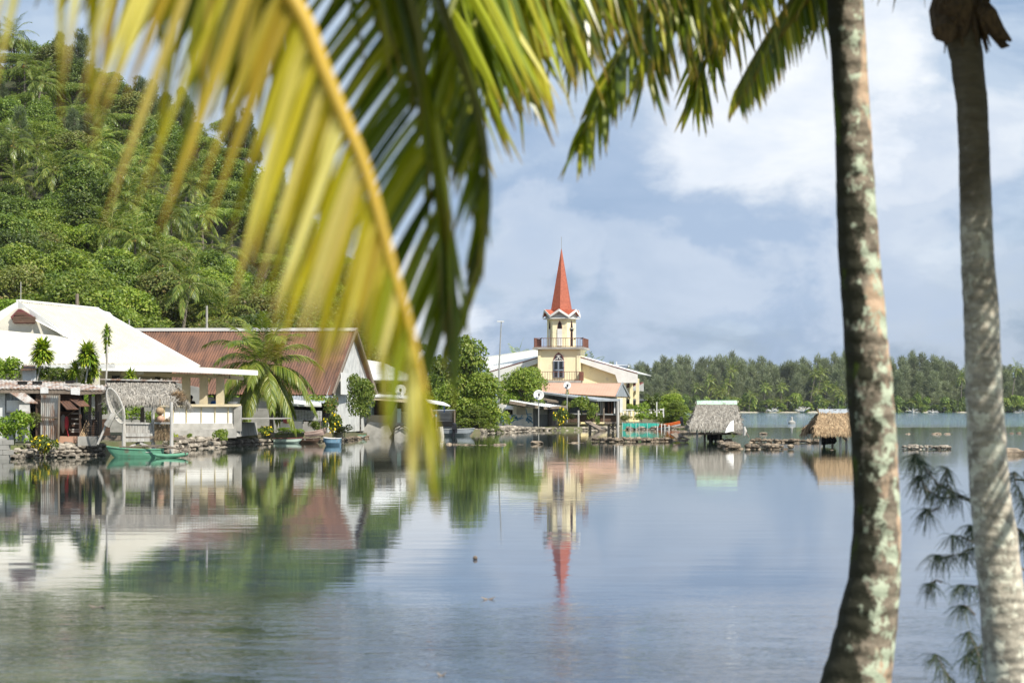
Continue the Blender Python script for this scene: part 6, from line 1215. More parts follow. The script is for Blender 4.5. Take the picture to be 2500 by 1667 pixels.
# ironwoods along the crest
for i, px in enumerate((-20, 150, 195, 340, 375, 410, 450, 560, 600, 690, 735, 770, 810, 850, 890, 925, 960, 1000)):
    y = 318+random.uniform(-8, 10); x = X0(px, 330)*y/330; s = random.uniform(.72, 1.02) if px < 760 else random.uniform(.6, .8)
    ironH[i % 2].put(V((x, y, hz(x, y)-.3)), random.uniform(0, 6), s, 'feathery dark ironwood on the crest of the hill, '+hzone(px), 'ironwoods on the crest '+hzone(px)); taken.append((x, y, 2.5))
rg = random.Random(77); cnt = 0
for tries in range(16000):
    y = rg.uniform(154, 345); x = rg.uniform(-92, -14)
    px = 1250+x/y*F
    if px < -120 or px > 1040 or hz(x, y) < 0: continue
    ny = 3.7 if y < 240 else 4.6
    if any((x-a)**2+((y-b_)*.8)**2 < (max(ny, r)*.5+r*.5)**2 for a, b_, r in taken): continue
    f = (y-154)/175; z = hz(x, y); taken.append((x, y, ny))
    if ridge(x) < 8 and y > 200 and rg.random() < .3: continue
    t = rg.random(); s = rg.uniform(.7, 1.05)
    if f < .12: pr, lab, g_ = (broadL[0] if t < .55 else broadL[1], 'bright green leafy tree at the foot of the hill', 'leafy trees at the foot of the hill')
    elif f < .5:
        pr = broadA[0] if t < .35 else broadA[1] if t < .6 else broadA[2] if t < .75 else broadA[3] if t < .9 else broadL[1]; lab, g_ = 'dense broadleaf tree low on the hillside', 'broadleaf trees on the lower hillside'
    elif t < .42: pr, lab, g_ = flatT, 'flat topped windswept tree high on the hillside', 'flat topped trees high on the hillside'
    elif t < .58: pr, lab, g_ = palmM[cnt % 3], 'coconut palm buried in the canopy high on the hill', 'palms in the upper canopy'
    elif t < .68: pr, lab, g_ = ironH[cnt % 2], 'feathery ironwood below the crest of the hill', 'ironwoods below the crest'; 
    else: pr, lab, g_ = broadA[1+cnt % 3], 'broadleaf tree high on the hillside', 'broadleaf trees high on the hillside'
    if pr in ironH or pr in palmM: s *= .85
    lab = lab+(', front rank, ' if f < .3 and ' low ' in lab else ', ')+hzone(px); g_ = g_+(' front ' if 'front rank' in lab else ' ')+hzone(px)
    pr.put(V((x, y, z-(3.4 if pr in palmM else .3))), rg.uniform(0, 6), s, lab, g_); cnt += 1
    if cnt > 420: break
print('hill trees', cnt)
# understory so that no bare ground shows between the trunks
b = MB(); bl = []
for i in range(420):
    y = rg.uniform(153, 335); x = rg.uniform(-88, -14); px = 1250+x/y*F
    if px < -100 or px > 1030 or hz(x, y) < 0: continue
    bl.append((x, y, hz(x, y)+.3, rg.uniform(1.4, 2.6), .8))
leafcloud(b, 500, bl, 26000, .5, .6); o = single('undergrowth', b, M['leaf_b'], 'dense dark undergrowth covering the slope between the trees', 'undergrowth'); o['kind'] = 'stuff'

# ---------------------------------------------------------------- the far shore
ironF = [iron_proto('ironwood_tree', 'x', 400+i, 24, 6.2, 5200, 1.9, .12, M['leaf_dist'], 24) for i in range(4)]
palmF = [palm_proto(500+i, h, 18, 4.6, 9, 2, .26, M['leaf_palm_y' if i else 'leaf_palm'], 'x', lean=.05+.06*i, nuts=False) for i, h in enumerate((12, 9, 15))]
prof = [(1480, 893), (1560, 884), (1620, 868), (1660, 874), (1740, 862), (1790, 858), (1830, 868), (1860, 872), (1900, 880), (1925, 874), (1990, 872), (2060, 858), (2130, 870), (2180, 866), (2220, 856), (2270, 856), (2330, 884), (2380, 890), (2440, 880), (2480, 890), (2520, 878), (2620, 880)]
def ftop(px):
    for (a, ya), (b_, yb) in zip(prof, prof[1:]):
        if px <= b_: return ya+(yb-ya)*(px-a)/(b_-a)
    return 880
rf_ = random.Random(31); n_i = 0
for row, (d, step, drop) in enumerate(((948, 21, -3), (928, 26, 12), (912, 34, 38))):
    px = 1478 if row else 1490
    while px < 2600:
        h = (1005-(ftop(px)+drop+rf_.uniform(-7, 14)))*d/F
        o = ironF[rf_.randrange(4)].put(V((X0(px, d), d+rf_.uniform(-5, 5), .6)), rf_.uniform(0, 6), (rf_.uniform(.75, 1.0), rf_.uniform(.75, 1), h/24*.97), 'grey green ironwood in the %s row of the far wood, %s' % (('back', 'middle', 'front')[row], fzone(px)), '%s row ironwoods %s' % (('back', 'middle', 'front')[row], fzone(px))); n_i += 1
        px += step*rf_.uniform(.7, 1.3)
fp = [(470, 600, 860, 6), (620, 520, 850, 6), (890, 400, 850, 6), (820, 560, 850, 6), (700, 690, 860, 6), (1090, 690, 868, 6), (1260, 600, 862, 6), (1450, 600, 850, 6), (1380, 745, 866, 6), (1520, 735, 866, 6), (1830, 450, 840, 6), (1905, 430, 840, 6), (1960, 580, 850, 6), (1850, 640, 862, 6), (1865, 745, 868, 6), (2110, 685, 868, 6), (330, 720, 862, 6), (200, 640, 850, 6), (820, 720, 862, 6), (1280, 770, 870, 6), (650, 610, 850, 6), (400, 800, 866, 6), (950, 800, 866, 6), (1020, 780, 868, 6), (560, 760, 866, 6), (760, 640, 860, 6), (1400, 800, 868, 6), (1950, 760, 866, 6), (2060, 620, 862, 6), (90, 700, 860, 6),
      (1050, 755, 872, 7), (1155, 820, 874, 7), (1640, 500, 860, 7), (2270, 385, 850, 7), (2240, 790, 876, 7), (1440, 845, 874, 7), (2330, 800, 876, 7)]
fp.sort(key=lambda t: (t[3], t[0]))
for i, (x, y, yb, k) in enumerate(fp):
    d = 893+(870-yb)*.45; p = Q(k, x, y, d); h = p.z-.7; j = 0 if h > 10 else 1
    if h > 15: j = 2
    if p.x < 38: continue
    palmF[j].put(V((p.x-(.05+.06*j)*h*.8, d, .7)), rf_.uniform(-.5, .5), (.95, .95, max(.25, h/(12, 9, 15)[j])), '%s coconut palm on the far shore, %s' % ('short' if h < 6 else 'tall' if h > 12 else 'medium', fzone(1600+x/4.704 if k == 6 else 2000+x/4.704)), 'coconut palms on the far shore, '+fzone(1600+x/4.704 if k == 6 else 2000+x/4.704)+(' short' if h < 6 else ' tall' if h > 12 else ''))
FB = tree_proto('shore_bush', 'x', 'bush', 333, 4, 3.4, 14, 900, 1.0, M['leaf_b'], crown0=.05); FC = tree_proto('shore_bush', 'x', 'bush', 334, 4, 3.4, 14, 900, 1.0, M['leaf_a'], crown0=.05)
px = 1485; i = 0
while px < 2600:
    d = 893.5+rf_.uniform(-1, 4); b_ = int(rf_.random() > .55); (FC if b_ else FB).put(V((X0(px, d), d, .5)), rf_.uniform(0, 6), (1, 1, rf_.uniform(.8, 2.1)), 'low %s green bush at the foot of the far trees, %s' % (('dark', 'mid')[b_], fzone(px)), '%s bushes on the far shore %s' % (('dark', 'mid')[b_], fzone(px))); px += rf_.uniform(14, 27)
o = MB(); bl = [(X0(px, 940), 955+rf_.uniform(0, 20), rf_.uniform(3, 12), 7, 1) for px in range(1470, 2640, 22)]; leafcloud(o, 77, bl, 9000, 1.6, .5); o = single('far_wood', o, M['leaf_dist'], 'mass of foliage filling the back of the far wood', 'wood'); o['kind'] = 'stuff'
for i, (k, x, y, r, l) in enumerate(((7, 1070, 878, 3.2, 'sun bleached driftwood stump on the far beach, the left one'), (7, 1300, 880, 2.4, 'sun bleached driftwood stump on the far beach, the middle one'), (7, 2310, 885, 3, 'pale dead roots on the far shore right of the right trunk'), (6, 1700, 868, 4, 'bare grey fallen branches on the far shore between the two huts'), (6, 1340, 868, 3, 'pale fallen trunk on the far shore right of the grey hut'))):
    q = Q(k, x, y, 890); b = MB(); r3 = random.Random(i)
    for j in range(14): a = r3.uniform(0, PI); b.tube([q, q+V((math.cos(a)*r*.5, r3.uniform(-1, 1), math.sin(a)*r*.35)), q+V((math.cos(a)*r+r3.uniform(-.5, .5), r3.uniform(-1, 1), math.sin(a)*r*.6))], [.28, .2, .08], 4)
    single('driftwood', b, M['pale_wood'], l, 'driftwood')

# ---------------------------------------------------------------- the humid air over the lagoon
b = MB(); b.box((0, 1225, 46), (3200, 2750, 98)); o = mesh_obj('haze', b, None); m, n_, l_ = newmat('humid_air'); vol = n_.new('ShaderNodeVolumePrincipled'); vol.inputs['Color'].default_value = (.93, .96, 1, 1); vol.inputs['Density'].default_value = .00006; vol.inputs['Anisotropy'].default_value = .2
oo = n_.new('ShaderNodeOutputMaterial'); l_.new(vol.outputs[0], oo.inputs['Volume']); o.data.materials.append(m); o['kind'] = 'stuff'; o['label'] = 'thin humid haze over the lagoon'; o['category'] = 'haze'
# ---------------------------------------------------------------- foreground palms
def barkmat(name, base, dark, lichen, warm, ring, lich_lo, warm_lo, moss=True):
    m, n, l = newmat(name)
    geo = n.new('ShaderNodeNewGeometry'); sp = n.new('ShaderNodeSeparateXYZ'); l.new(geo.outputs['Normal'], sp.inputs[0]); tc = n.new('ShaderNodeTexCoord'); sx = n.new('ShaderNodeSeparateXYZ'); l.new(tc.outputs['Object'], sx.inputs[0])
    def ns(sc, st=(1, 1, 1), det=5, rough=.6, dist=0):
        mp = n.new('ShaderNodeMapping'); mp.inputs['Scale'].default_value = st; l.new(tc.outputs['Object'], mp.inputs[0]); q = n.new('ShaderNodeTexNoise')
        q.inputs['Scale'].default_value = sc; q.inputs['Detail'].default_value = det; q.inputs['Roughness'].default_value = rough; q.inputs['Distortion'].default_value = dist; l.new(mp.outputs[0], q.inputs['Vector']); return q.outputs[0]
    def rg_(x, a, b_):
        q = n.new('ShaderNodeMapRange'); q.interpolation_type = 'SMOOTHSTEP'; l.new(x, q.inputs[0]); q.inputs[1].default_value = a; q.inputs[2].default_value = b_; return q.outputs[0]
    def mx(f, a, b_):
        q = n.new('ShaderNodeMix'); q.data_type = 'RGBA'; l.new(f, q.inputs[0])
        for i, c in ((6, a), (7, b_)):
            if isinstance(c, tuple): q.inputs[i].default_value = c+(1,)
            else: l.new(c, q.inputs[i])
        return q.outputs[2]
    def add(a, b_, k):
        q = n.new('ShaderNodeMath'); q.operation = 'MULTIPLY_ADD'; l.new(b_, q.inputs[0]); q.inputs[1].default_value = k; l.new(a, q.inputs[2]); return q.outputs[0]
    c = mx(rg_(ns(9, (1, 1, 2.2), 8, .7), .35, .65), base, tuple(x*.5 for x in base))
    c = mx(rg_(add(ns(4, (1, 1, .5), 6, .6), sp.outputs[0], .14), warm_lo, warm_lo+.1), c, warm)
    c = mx(rg_(add(ns(8.5, (1, 1, .8), 7, .66, .3), sx.outputs[2], -.012), lich_lo, lich_lo+.07), c, lichen)
    c = mx(rg_(ns(13, (1, 1, .8), 4, .6), .62, .68), c, tuple(x*.95 for x in lichen))
    if moss: c = mx(rg_(add(ns(7, (1, 1, .7), 7, .68), sp.outputs[0], -.22), .50, .60), c, dark); c = mx(rg_(add(ns(3.3, (1, 1, .6), 3, .5), sp.outputs[0], -.12), .66, .72), c, (.06, .085, .012))
    b = n.new('ShaderNodeBsdfPrincipled'); b.inputs['Roughness'].default_value = .9; b.inputs['Specular IOR Level'].default_value = .2
    if not moss: c = mx(rg_(add(ns(1.2, (1, 1, 1), 4), sx.outputs[2], .16), .95, 1.25), c, mx(ns(7, (1, 1, 3)), (.05, .042, .03), (.16, .135, .095)))  # darker with height: younger brown bark plus crown shade put into the colour
    l.new(c, b.inputs['Base Color'])
    w_ = n.new('ShaderNodeTexWave'); w_.bands_direction = 'Z'; w_.inputs['Scale'].default_value = ring; w_.inputs['Distortion'].default_value = 5; w_.inputs['Detail'].default_value = 3; l.new(tc.outputs['Object'], w_.inputs['Vector'])
    bp_ = n.new('ShaderNodeBump'); bp_.inputs['Distance'].default_value = .012 if moss else .006; l.new(w_.outputs['Fac'], bp_.inputs['Height']); b2 = n.new('ShaderNodeBump'); b2.inputs['Distance'].default_value = .02; l.new(ns(14, (1, 1, 1), 6), b2.inputs['Height']); l.new(bp_.outputs[0], b2.inputs['Normal']); l.new(b2.outputs[0], b.inputs['Normal'])
    o = n.new('ShaderNodeOutputMaterial'); l.new(b.outputs[0], o.inputs[0]); return m
M['bark1'] = barkmat('lichen_spotted_palm_bark', (.27, .225, .17), (.035, .034, .022), (.46, .51, .38), (.50, .36, .25), 2.2, .47, .57)
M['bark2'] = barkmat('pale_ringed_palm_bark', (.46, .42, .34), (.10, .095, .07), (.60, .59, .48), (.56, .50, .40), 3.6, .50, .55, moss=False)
def trunk(pts, d, lean_d, m, o, seed, ringy):
    r_ = random.Random(seed); P_ = []; R_ = []
    n = 150; y0, y1 = pts[0][0], pts[-1][0]
    for i in range(n+1):
        y = y1+(y0-y1)*i/n
        for (ya, xa, wa), (yb, xb, wb) in zip(pts, pts[1:]):
            if ya <= y <= yb or (y < pts[0][0]) or yb == pts[-1][0] and y > yb:
                u = (y-ya)/(yb-ya); u2 = u*u*(3-2*u)*.5+u*.5; x = xa+(xb-xa)*u2; w_ = wa+(wb-wa)*u2; break
        dd = d+lean_d*(1-i/n); P_.append(P(x+r_.uniform(-.6, .6), y, dd)); R_.append(w_/2*dd/F*(1+r_.uniform(-.012, .012)+ringy*(.5 if i % 4 == 0 else -.3 if i % 4 == 2 else 0)))
    b = MB(); b.tube(P_, R_, 28); return part('trunk', b, m, o, smooth=True), P_[-1]
pA = thing('coconut_palm', 'palm on the right with the lichen spotted curving trunk, the left of the two trunks', 'palm tree', P(2060, 1760, 13.6))
t1 = [(-1250, 2040, 84), (-400, 2052, 86), (0, 2063, 89), (180, 2075, 86), (344, 2084, 88), (497, 2090, 96), (600, 2096, 100), (791, 2111, 105), (944, 2123, 112), (1097, 2135, 110), (1200, 2140, 111), (1297, 2141, 117), (1411, 2135, 127), (1526, 2117, 145), (1603, 2103, 158), (1667, 2090, 168), (1740, 2072, 186), (1830, 2050, 215)]
_, topA = trunk(t1, 13.6, 0, M['bark1'], pA, 5, .006)
pB = thing('coconut_palm', 'palm at the far right with the smooth pale ringed trunk and torn brown leaf bases', 'palm tree', P(2490, 1760, 14.5))
t2 = [(-160, 2335, 90), (-10, 2343, 94), (96, 2352, 84), (153, 2362, 79), (268, 2374, 75), (383, 2379, 75), (497, 2382, 78), (600, 2385, 80), (791, 2397, 86), (944, 2402, 89), (1097, 2410, 94), (1200, 2417, 98), (1335, 2433, 106), (1488, 2449, 111), (1667, 2466, 117), (1740, 2474, 122), (1820, 2484, 135)]
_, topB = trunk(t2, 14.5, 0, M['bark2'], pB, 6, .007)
M['sheath'] = mat('dead_leaf_sheath', (.13, .085, .05), (.06, .04, .025), rough=.95, scale=8, stretch=(4, 4, 1), bump=.01)
rs = random.Random(4)
b = MB()
for k in range(46):
    x = rs.uniform(2296, 2396); y = rs.uniform(-50, 40); L_ = rs.uniform(40, 110); dx = (x-2345)*.12+rs.gauss(0, 7)+(24 if x > 2385 else 0)
    b.tube([P(x, y, 14.4), P(x+dx*.5, y+L_*.5, 14.35+rs.uniform(-.1, .1)), P(x+dx, y+L_, 14.4)], [.018, .014, .003], 4)
part('leaf_fibre', b, M['sheath'], pB)
for pts, r_ in (([(2318, -60), (2308, 30), (2306, 80), (2320, 105)], (.07, .12, .09, .02)), ([(2340, -80), (2335, 20), (2345, 90)], (.1, .14, .06)), ([(2372, -60), (2385, 10), (2412, 38), (2440, 80), (2468, 100)], (.08, .08, .07, .05, .012)),
                ([(2405, 30), (2422, 70), (2450, 112), (2462, 112)], (.05, .05, .03, .01)), ([(2398, 40), (2400, 80), (2409, 130)], (.03, .025, .006)), ([(2300, -50), (2294, 20), (2296, 60)], (.05, .05, .02)), ([(2405, 30), (2418, -30), (2430, -90)], (.02, .018, .015))):
    b = MB(); b.tube([P(x, y, 14.4+rs.uniform(-.12, .12)) for x, y in pts], list(r_), 8); part('dead_leaf_base', b, M['sheath'], pB)

def pz(px, py, d): return P(px, py, d)
def frond(parent, pts, n, Lf, wf, dirf, lm, rm='rachis_g', rr_=(.03, .008), seg=5, droop=.35, seed=0, t0=.08, tw=.5, fold=True):
    pts = [pz(*p) if isinstance(p, tuple) else p for p in pts]; sm = []      # smooth the stalk
    for i in range(len(pts)-1):
        p0 = pts[max(0, i-1)]; p1 = pts[i]; p2 = pts[i+1]; p3 = pts[min(len(pts)-1, i+2)]
        for k in range(5):
            u = k/5; sm.append(.5*((2*p1)+(p2-p0)*u+(2*p0-5*p1+4*p2-p3)*u*u+(3*p1-p0-3*p2+p3)*u**3))
    sm.append(pts[-1]); N_ = len(sm); b = MB(); b.tube(sm, [rr_[0]+(rr_[1]-rr_[0])*i/(N_-1) for i in range(N_)], 8)
    o = part('frond', b, M[rm], parent, smooth=True); c = MB(); leaflets(c, sm, n, Lf, wf, dirf, seg, droop, random.Random(seed), fold, t0, tw)
    part('leaflets', c, M[lm], o); return o
def lerp3(t, keys):
    for (a, va), (b_, vb) in zip(keys, keys[1:]):
        if t <= b_: u = max(0, (t-a)/(b_-a)); return V(va).lerp(V(vb), u)
    return V(keys[-1][1])
# the palm just beside the camera on the left: only its hanging fronds reach into the picture
near = thing('coconut_palm', 'nearby palm outside the frame whose yellow and dark fronds hang across the picture', 'palm tree', (-2.75, 5.1, .6))
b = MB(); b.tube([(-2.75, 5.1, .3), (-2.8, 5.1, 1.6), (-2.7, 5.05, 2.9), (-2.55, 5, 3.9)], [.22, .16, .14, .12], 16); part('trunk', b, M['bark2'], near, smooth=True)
ry = random.Random(12)
def yl(t, s, T, sv):
    if s < 0: v_ = lerp3(t, [(0, (-.10, 0, -1)), (.45, (-.20, -.05, -1)), (.62, (-.36, -.1, -1)), (.8, (-.40, 0, -1)), (.93, (-.22, 0, -1)), (1, (.12, 0, -1))])
    else: v_ = lerp3(t, [(0, (.05, .5, -1)), (.5, (-.16, .5, -1)), (.7, (-.38, .35, -1)), (.9, (-.12, .25, -1)), (1, (.2, 0, -1))])
    return v_+V((ry.gauss(0, .055), ry.gauss(0, .12), 0))
frond(near, [(-1180, -640, 4.25), (-560, -800, 4.25), (0, -640, 4.25), (380, -370, 4.25), (620, -130, 4.25), (734, 30, 4.25), (787, 160, 4.25), (840, 287, 4.25), (893, 415, 4.25), (935, 563, 4.25), (967, 680, 4.25), (999, 787, 4.25), (1020, 882, 4.25), (1040, 960, 4.25)],
      104, lambda t: (0 if ry.random() < lerp3(t, [(0, (.5, 0, 0)), (.3, (.5, 0, 0)), (.42, (.62, 0, 0)), (.55, (.45, 0, 0)), (.68, (.25, 0, 0)), (1, (.15, 0, 0))]).x else 1)*ry.uniform(.55, 1.0)*.85*(1 if t < .5 else 1-(t-.5)*1.3), .0245, yl, 'frond_yellow', 'rachis', (.026, .005), 7, .10, 3, t0=.13, tw=.9)
def dl(t, s, T, sv):
    if s < 0: v_ = lerp3(t, [(0, (-1, 0, -1)), (.6, (-1.05, .1, -1)), (.82, (-.85, 0, -1)), (1, (-.35, 0, -1))])
    else: v_ = lerp3(t, [(0, (.2, 0, -1)), (.5, (.38, -.1, -1)), (.75, (.22, 0, -1)), (1, (-.02, 0, -1))])
    return v_+V((ry.gauss(0, .05), ry.gauss(0, .15), 0))
frond(near, [(-1040, -420, 5.2), (-350, -700, 5.7), (400, -640, 6.1), (800, -330, 6.3), (960, -90, 6.4), (1015, 60, 6.4), (1036, 200, 6.4), (1056, 330, 6.4), (1078, 450, 6.4), (1094, 560, 6.4), (1108, 660, 6.4), (1112, 730, 6.4)],
      96, lambda t: ry.uniform(.75, 1)*.68*min(1, t/.15)*(1 if t < .85 else 1-(t-.85)*2.4), .030, dl, 'frond_green', 'rachis_g', (.028, .006), 6, .35, 9, t0=.2, tw=.7)
frond(near, [(-1040, -500, 5.3), (-300, -900, 5.9), (420, -760, 6.6), (860, -420, 7.0), (1020, -180, 7.1), (1080, 20, 6.8), (1135, 170, 6.7), (1178, 330, 6.6), (1190, 500, 6.6), (1168, 640, 6.6), (1130, 750, 6.6), (1092, 850, 6.6)],
      84, lambda t: ry.uniform(.7, 1)*.6*min(1, t/.15)*(1 if t < .72 else max(.15, 1-(t-.72)*3.2)), .030, lambda t, s, T, sv: lerp3(t, [(0, (.05 if s > 0 else -.7, .1, -1)), (.75, (0 if s > 0 else -.45, .1, -1)), (1, (-.2 if s > 0 else -.35, 0, -1))])+V((ry.gauss(0, .06), ry.gauss(0, .2), 0)), 'frond_green', 'rachis_g', (.028, .007), 6, .3, 19, t0=.25, tw=.7)
frond(near, [(-1040, -400, 5.2), (-200, -560, 5.9), (300, -380, 6.3), (560, -160, 6.5), (690, 0, 6.5), (760, 120, 6.5), (800, 230, 6.5)],
      80, lambda t: .55*min(1, t/.15)*(1 if t < .7 else 1-(t-.7)*1.2), .034, lambda t, s, T, sv: V((-.25 if s > 0 else -.62, .2, -1))+V((ry.gauss(0, .06), ry.gauss(0, .2), 0)), 'frond_green', 'rachis_g', (.028, .007), 6, .3, 29, t0=.2, tw=.7)
def side_dir(t, s, T, sv): return sv*s*1.0+T*.45+V((0, 0, -.15))
for i, (y_, z_, xe) in enumerate(((5.15, 4.25, 1.3), (5.35, 4.5, 1.5), (5.5, 4.2, 1.5), (5.7, 4.45, 1.6), (5.85, 4.25, 1.6), (6.05, 4.5, 1.7), (6.3, 4.4, 1.6), (6.6, 4.5, 1.6), (6.9, 4.5, 1.5))):  # unseen fronds added overhead to cast shade on the dark hanging fronds
    pts = [V((-2.55, 5, 4.0)), V((-1.7, (5+y_)/2, z_+.25)), V((-.7, y_, z_+.35)), V((.3, y_, z_+.1)), V((xe, y_-.1, z_-.4))]
    frond(near, pts, 115, lambda t: .66*min(1, t/.15), .062, lambda t, s, T, sv: sv*s*1.0+T*.5+V((0, 0, -.05)), 'frond_green', 'rachis_g', (.03, .008), 3, .12, 300+i, tw=.15, fold=False)
for i, (az, el, L, dr, y_, z_) in enumerate(((12, 22, 4.6, .75, 0, 0), (20, 34, 4.6, .95, .1, .05), (4, 32, 4.4, .95, 0, .1), (28, 26, 4.4, .8, .1, 0), (16, 46, 4.7, 1.2, 0, .1), (120, 30, 3.6, 1.1, 0, 0), (200, 30, 3.6, 1.1, 0, 0), (250, 40, 3.4, 1.2, 0, 0), (90, 60, 3.6, 1.0, 0, 0), (160, 50, 3.6, 1.2, 0, 0))):  # more unseen crown fronds; the rightward ones added for their shade
    frond(near, arch((-2.55, 5+y_, 4.0+z_), R(az), R(el), L, dr, 8), 62, lambda t: .75*min(1, t/.15)*(1 if t < .6 else 1-(t-.6)*1.5), .045, side_dir, 'frond_green', 'rachis_g', (.03, .008), 3, .5, 40+i, tw=.3, fold=False)

# fronds of the right hand palm reaching left along the top of the picture
cB = P(2337, -130, 14.5)
def hang(l_, r_, j=.06):
    return lambda t, s, T, sv: V((l_ if s < 0 else r_, 0, -1))+V((ry.gauss(0, j), ry.gauss(0, .25), 0))
frond(pB, [(2337, -130, 14.5), (2050, -420, 13.2), (1700, -400, 12.0), (1440, -240, 11.0), (1290, -90, 10.4), (1200, 10, 10.0), (1150, 70, 9.8), (1125, 120, 9.7)], 100, lambda t: ry.uniform(.7, 1.1)*.76*min(1, t/.15)*(1 if t < .9 else 1-(t-.9)*1.2), .05, hang(-.05, .42, .12), 'frond_green', 'rachis_g', (.035, .008), 6, .25, 51, t0=.3, tw=.9)
frond(pB, [(2337, -130, 14.5), (2050, -330, 13.3), (1750, -330, 12.2), (1520, -190, 11.4), (1380, -60, 11), (1290, 40, 10.8), (1235, 130, 10.7)], 96, lambda t: ry.uniform(.7, 1.1)*.7*min(1, t/.15)*(1 if t < .85 else 1-(t-.85)*1.5), .05, hang(-.1, .48, .12), 'frond_green', 'rachis_g', (.035, .008), 6, .25, 52, t0=.25, tw=.9)
frond(pB, [(2337, -130, 14.5), (2150, -300, 13.8), (1900, -270, 13), (1700, -130, 12.4), (1590, 0, 12.1), (1520, 110, 12), (1460, 240, 12), (1412, 345, 12)], 96, lambda t: .62*min(1, t/.15)*(1 if t < .7 else 1-(t-.7)*1.7), .042, lambda t, s, T, sv: V(((-.55 if s < 0 else .30-.3*t), 0, -1))+V((ry.gauss(0, .07), ry.gauss(0, .2), 0)), 'frond_green', 'rachis_g', (.035, .007), 6, .35, 53, t0=.2, tw=.6)
frond(pB, [(2337, -130, 14.5), (2180, -260, 15), (1980, -240, 15.5), (1830, -120, 15.8), (1750, 0, 16), (1715, 110, 16), (1700, 220, 16)], 84, lambda t: .75*min(1, t/.15)*(1 if t < .7 else 1-(t-.7)*1.5), .045, hang(-.3, .2, .1), 'frond_green', 'rachis_g', (.035, .007), 6, .3, 54, t0=.15, tw=.6)
frond(pB, [(2337, -130, 14.5), (2220, -210, 14), (2080, -160, 13.9), (1980, -60, 13.8), (1905, 40, 13.8), (1848, 130, 13.8), (1800, 215, 13.8)], 84, lambda t: .42*min(1, t/.15)*(1 if t < .8 else 1-(t-.8)*1.8), .035, lambda t, s, T, sv: V(((-.75 if s < 0 else .18), 0, -1)) if s > 0 else T*1.0+V((0, 0, -.5)), 'frond_green', 'rachis_g', (.03, .007), 6, .3, 55, t0=.2, tw=.5)
frond(pB, [(2337, -130, 14.5), (2200, -230, 14.8), (2090, -160, 15), (2030, -70, 15.1), (2000, 20, 15.1)], 50, lambda t: .4*min(1, t/.15), .035, hang(-.35, .25, .1), 'frond_green', 'rachis_g', (.03, .007), 6, .3, 56, t0=.3, tw=.5)
frond(pB, [(2337, -130, 14.5), (2120, -360, 14), (1850, -330, 13.5), (1600, -210, 13.1), (1460, -90, 13), (1400, 20, 13)], 84, lambda t: .62*min(1, t/.15), .045, hang(-.15, .3, .12), 'frond_green', 'rachis_g', (.03, .007), 5, .3, 57, t0=.25, tw=.6)
frond(pB, [(2337, -130, 14.5), (2150, -290, 13.6), (1950, -240, 13), (1800, -130, 12.7), (1680, -40, 12.5), (1600, 60, 12.5), (1570, 160, 12.5)], 84, lambda t: .6*min(1, t/.15)*(1 if t < .8 else 1-(t-.8)*1.8), .042, hang(-.25, .3, .12), 'frond_green', 'rachis_g', (.03, .007), 5, .3, 58, t0=.2, tw=.6)
frond(pB, [(2337, -130, 14.5), (2000, -480, 13.0), (1600, -460, 11.6), (1320, -300, 10.6), (1180, -130, 10.0), (1110, 0, 9.6), (1085, 110, 9.4), (1075, 230, 9.3)], 96, lambda t: ry.uniform(.7, 1.1)*.8*min(1, t/.15)*(1 if t < .85 else 1-(t-.85)*1.8), .05, hang(-.05, .38, .12), 'frond_green', 'rachis_g', (.035, .008), 6, .25, 59, t0=.35, tw=.9)
for i, (az, el, L, dr) in enumerate(((20, 50, 4.2, 1.2), (60, 40, 4, 1.1), (100, 55, 4.2, 1.3), (140, 35, 4.4, 1.0), (-40, 60, 4, 1.0), (-100, 55, 4.2, .8), (-60, 38, 4.4, .6), (-130, 50, 4.2, .8), (-20, 30, 4.2, .6), (-45, 20, 4.2, .8), (-30, 5, 3.8, .9), (-55, 8, 3.8, 1.0), (-42, -8, 3.4, .9), (-25, -15, 3.2, .8), (-62, 55, 4.4, 1.4), (-38, 48, 4.4, 1.3), (-50, 66, 4.4, 1.4))):
    frond(pB, arch(cB+V((0, 0, .1)), R(az), R(el), L, dr, 8), 46, lambda t: .8*min(1, t/.15)*(1 if t < .6 else 1-(t-.6)*1.5), .05, side_dir, 'frond_green', 'rachis_g', (.03, .008), 3, .5, 80+i, tw=.3, fold=False)
for i in range(16):
    az = i*2.4; el = R(70-6.5*i); frond(pA, arch(topA, az, el, 4.6, 1.3, 8), 46, lambda t: .85*min(1, t/.15)*(1 if t < .6 else 1-(t-.6)*1.5), .05, side_dir, 'frond_green', 'rachis_g', (.03, .008), 3, .6, 100+i, tw=.3, fold=False)

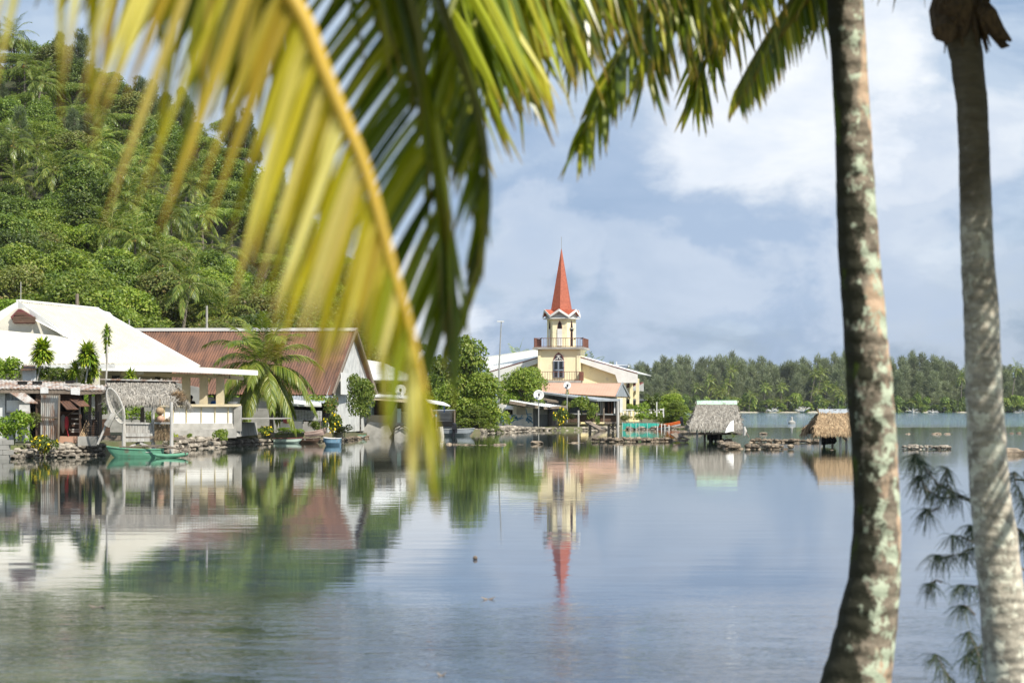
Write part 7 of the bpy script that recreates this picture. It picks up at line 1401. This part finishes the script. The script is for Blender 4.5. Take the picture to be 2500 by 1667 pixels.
# ironwood sapling standing behind the right trunk
M['needles'] = leafmat('dark_needles', [(.015, .03, .015), (.03, .055, .025), (.05, .08, .035), (.10, .10, .05)], trans=.15, rough=.6)
iw = thing('ironwood_sapling', 'dark ironwood sapling with drooping needle twigs behind the right palm trunk', 'sapling', V((X0(2580, 15.3), 15.3, -.1)))
tb = MB(); nd = MB(); ri = random.Random(15); quads = []; tints = []
tb.tube([P(2580, 1720, 15.3), P(2560, 1500, 15.3), P(2530, 1300, 15.3), P(2500, 1150, 15.3)], [.03, .025, .018, .008], 6)
def tuft(p, n, L, spread):
    for k in range(n):
        d = V((ri.gauss(-.1, spread), ri.gauss(0, spread), ri.gauss(-.75, .35))).normalized(); s = d.cross(V((0, 1, .1))).normalized()*.0021; Ln = L*ri.uniform(.5, 1.2)
        m_ = p+d*Ln*.5; e = m_+(d+V((0, 0, -.6))).normalized()*Ln*.5; quads.append((p-s, p+s, m_+s, m_-s)); quads.append((m_-s, m_+s, e+s*.4, e-s*.4)); tn = ri.random(); tints.extend((tn, tn))
for br in ([(2540, 1340), (2440, 1250), (2350, 1210), (2290, 1180), (2250, 1130), (2235, 1105)], [(2350, 1210), (2300, 1215), (2262, 1195), (2245, 1160)], [(2420, 1240), (2330, 1210), (2310, 1170), (2312, 1140)], [(2290, 1240), (2268, 1250), (2262, 1240)],
           [(2550, 1420), (2450, 1360), (2390, 1330), (2350, 1350), (2300, 1358), (2285, 1353)], [(2390, 1330), (2350, 1310), (2325, 1305)], [(2400, 1345), (2375, 1310), (2368, 1280)], [(2555, 1480), (2460, 1440), (2380, 1430), (2345, 1425)], [(2300, 1420), (2285, 1415), (2272, 1422)],
           [(2560, 1640), (2480, 1600), (2400, 1570), (2360, 1600)], [(2400, 1760), (2350, 1690), (2310, 1640), (2285, 1595)], [(2420, 1745), (2400, 1680), (2390, 1600), (2365, 1540)], [(2380, 1500), (2362, 1480), (2350, 1475)], [(2550, 1350), (2510, 1250), (2480, 1180), (2478, 1150)], [(2545, 1400), (2500, 1330), (2490, 1290)], [(2550, 1560), (2500, 1480), (2490, 1420)]):
    pts = [P(x, y, 15.3+ri.uniform(-.08, .08)) for x, y in br]; tb.tube(pts, [.010-.007*i/(len(pts)-1) for i in range(len(pts))], 5)
    for a, b_ in zip(pts[len(pts)//3:], pts[len(pts)//3+1:]):
        m_ = max(2, int((b_-a).length/.035))
        for k in range(m_): tuft(a.lerp(b_, k/m_), 9, .19, .55)
    tuft(pts[-1], 36, .2, .55)
nd.quads(np.array([[tuple(q) for q in r] for r in quads]), np.array(tints)); part('twigs', tb, M['bark'], iw); part('needles', nd, M['needles'], iw)
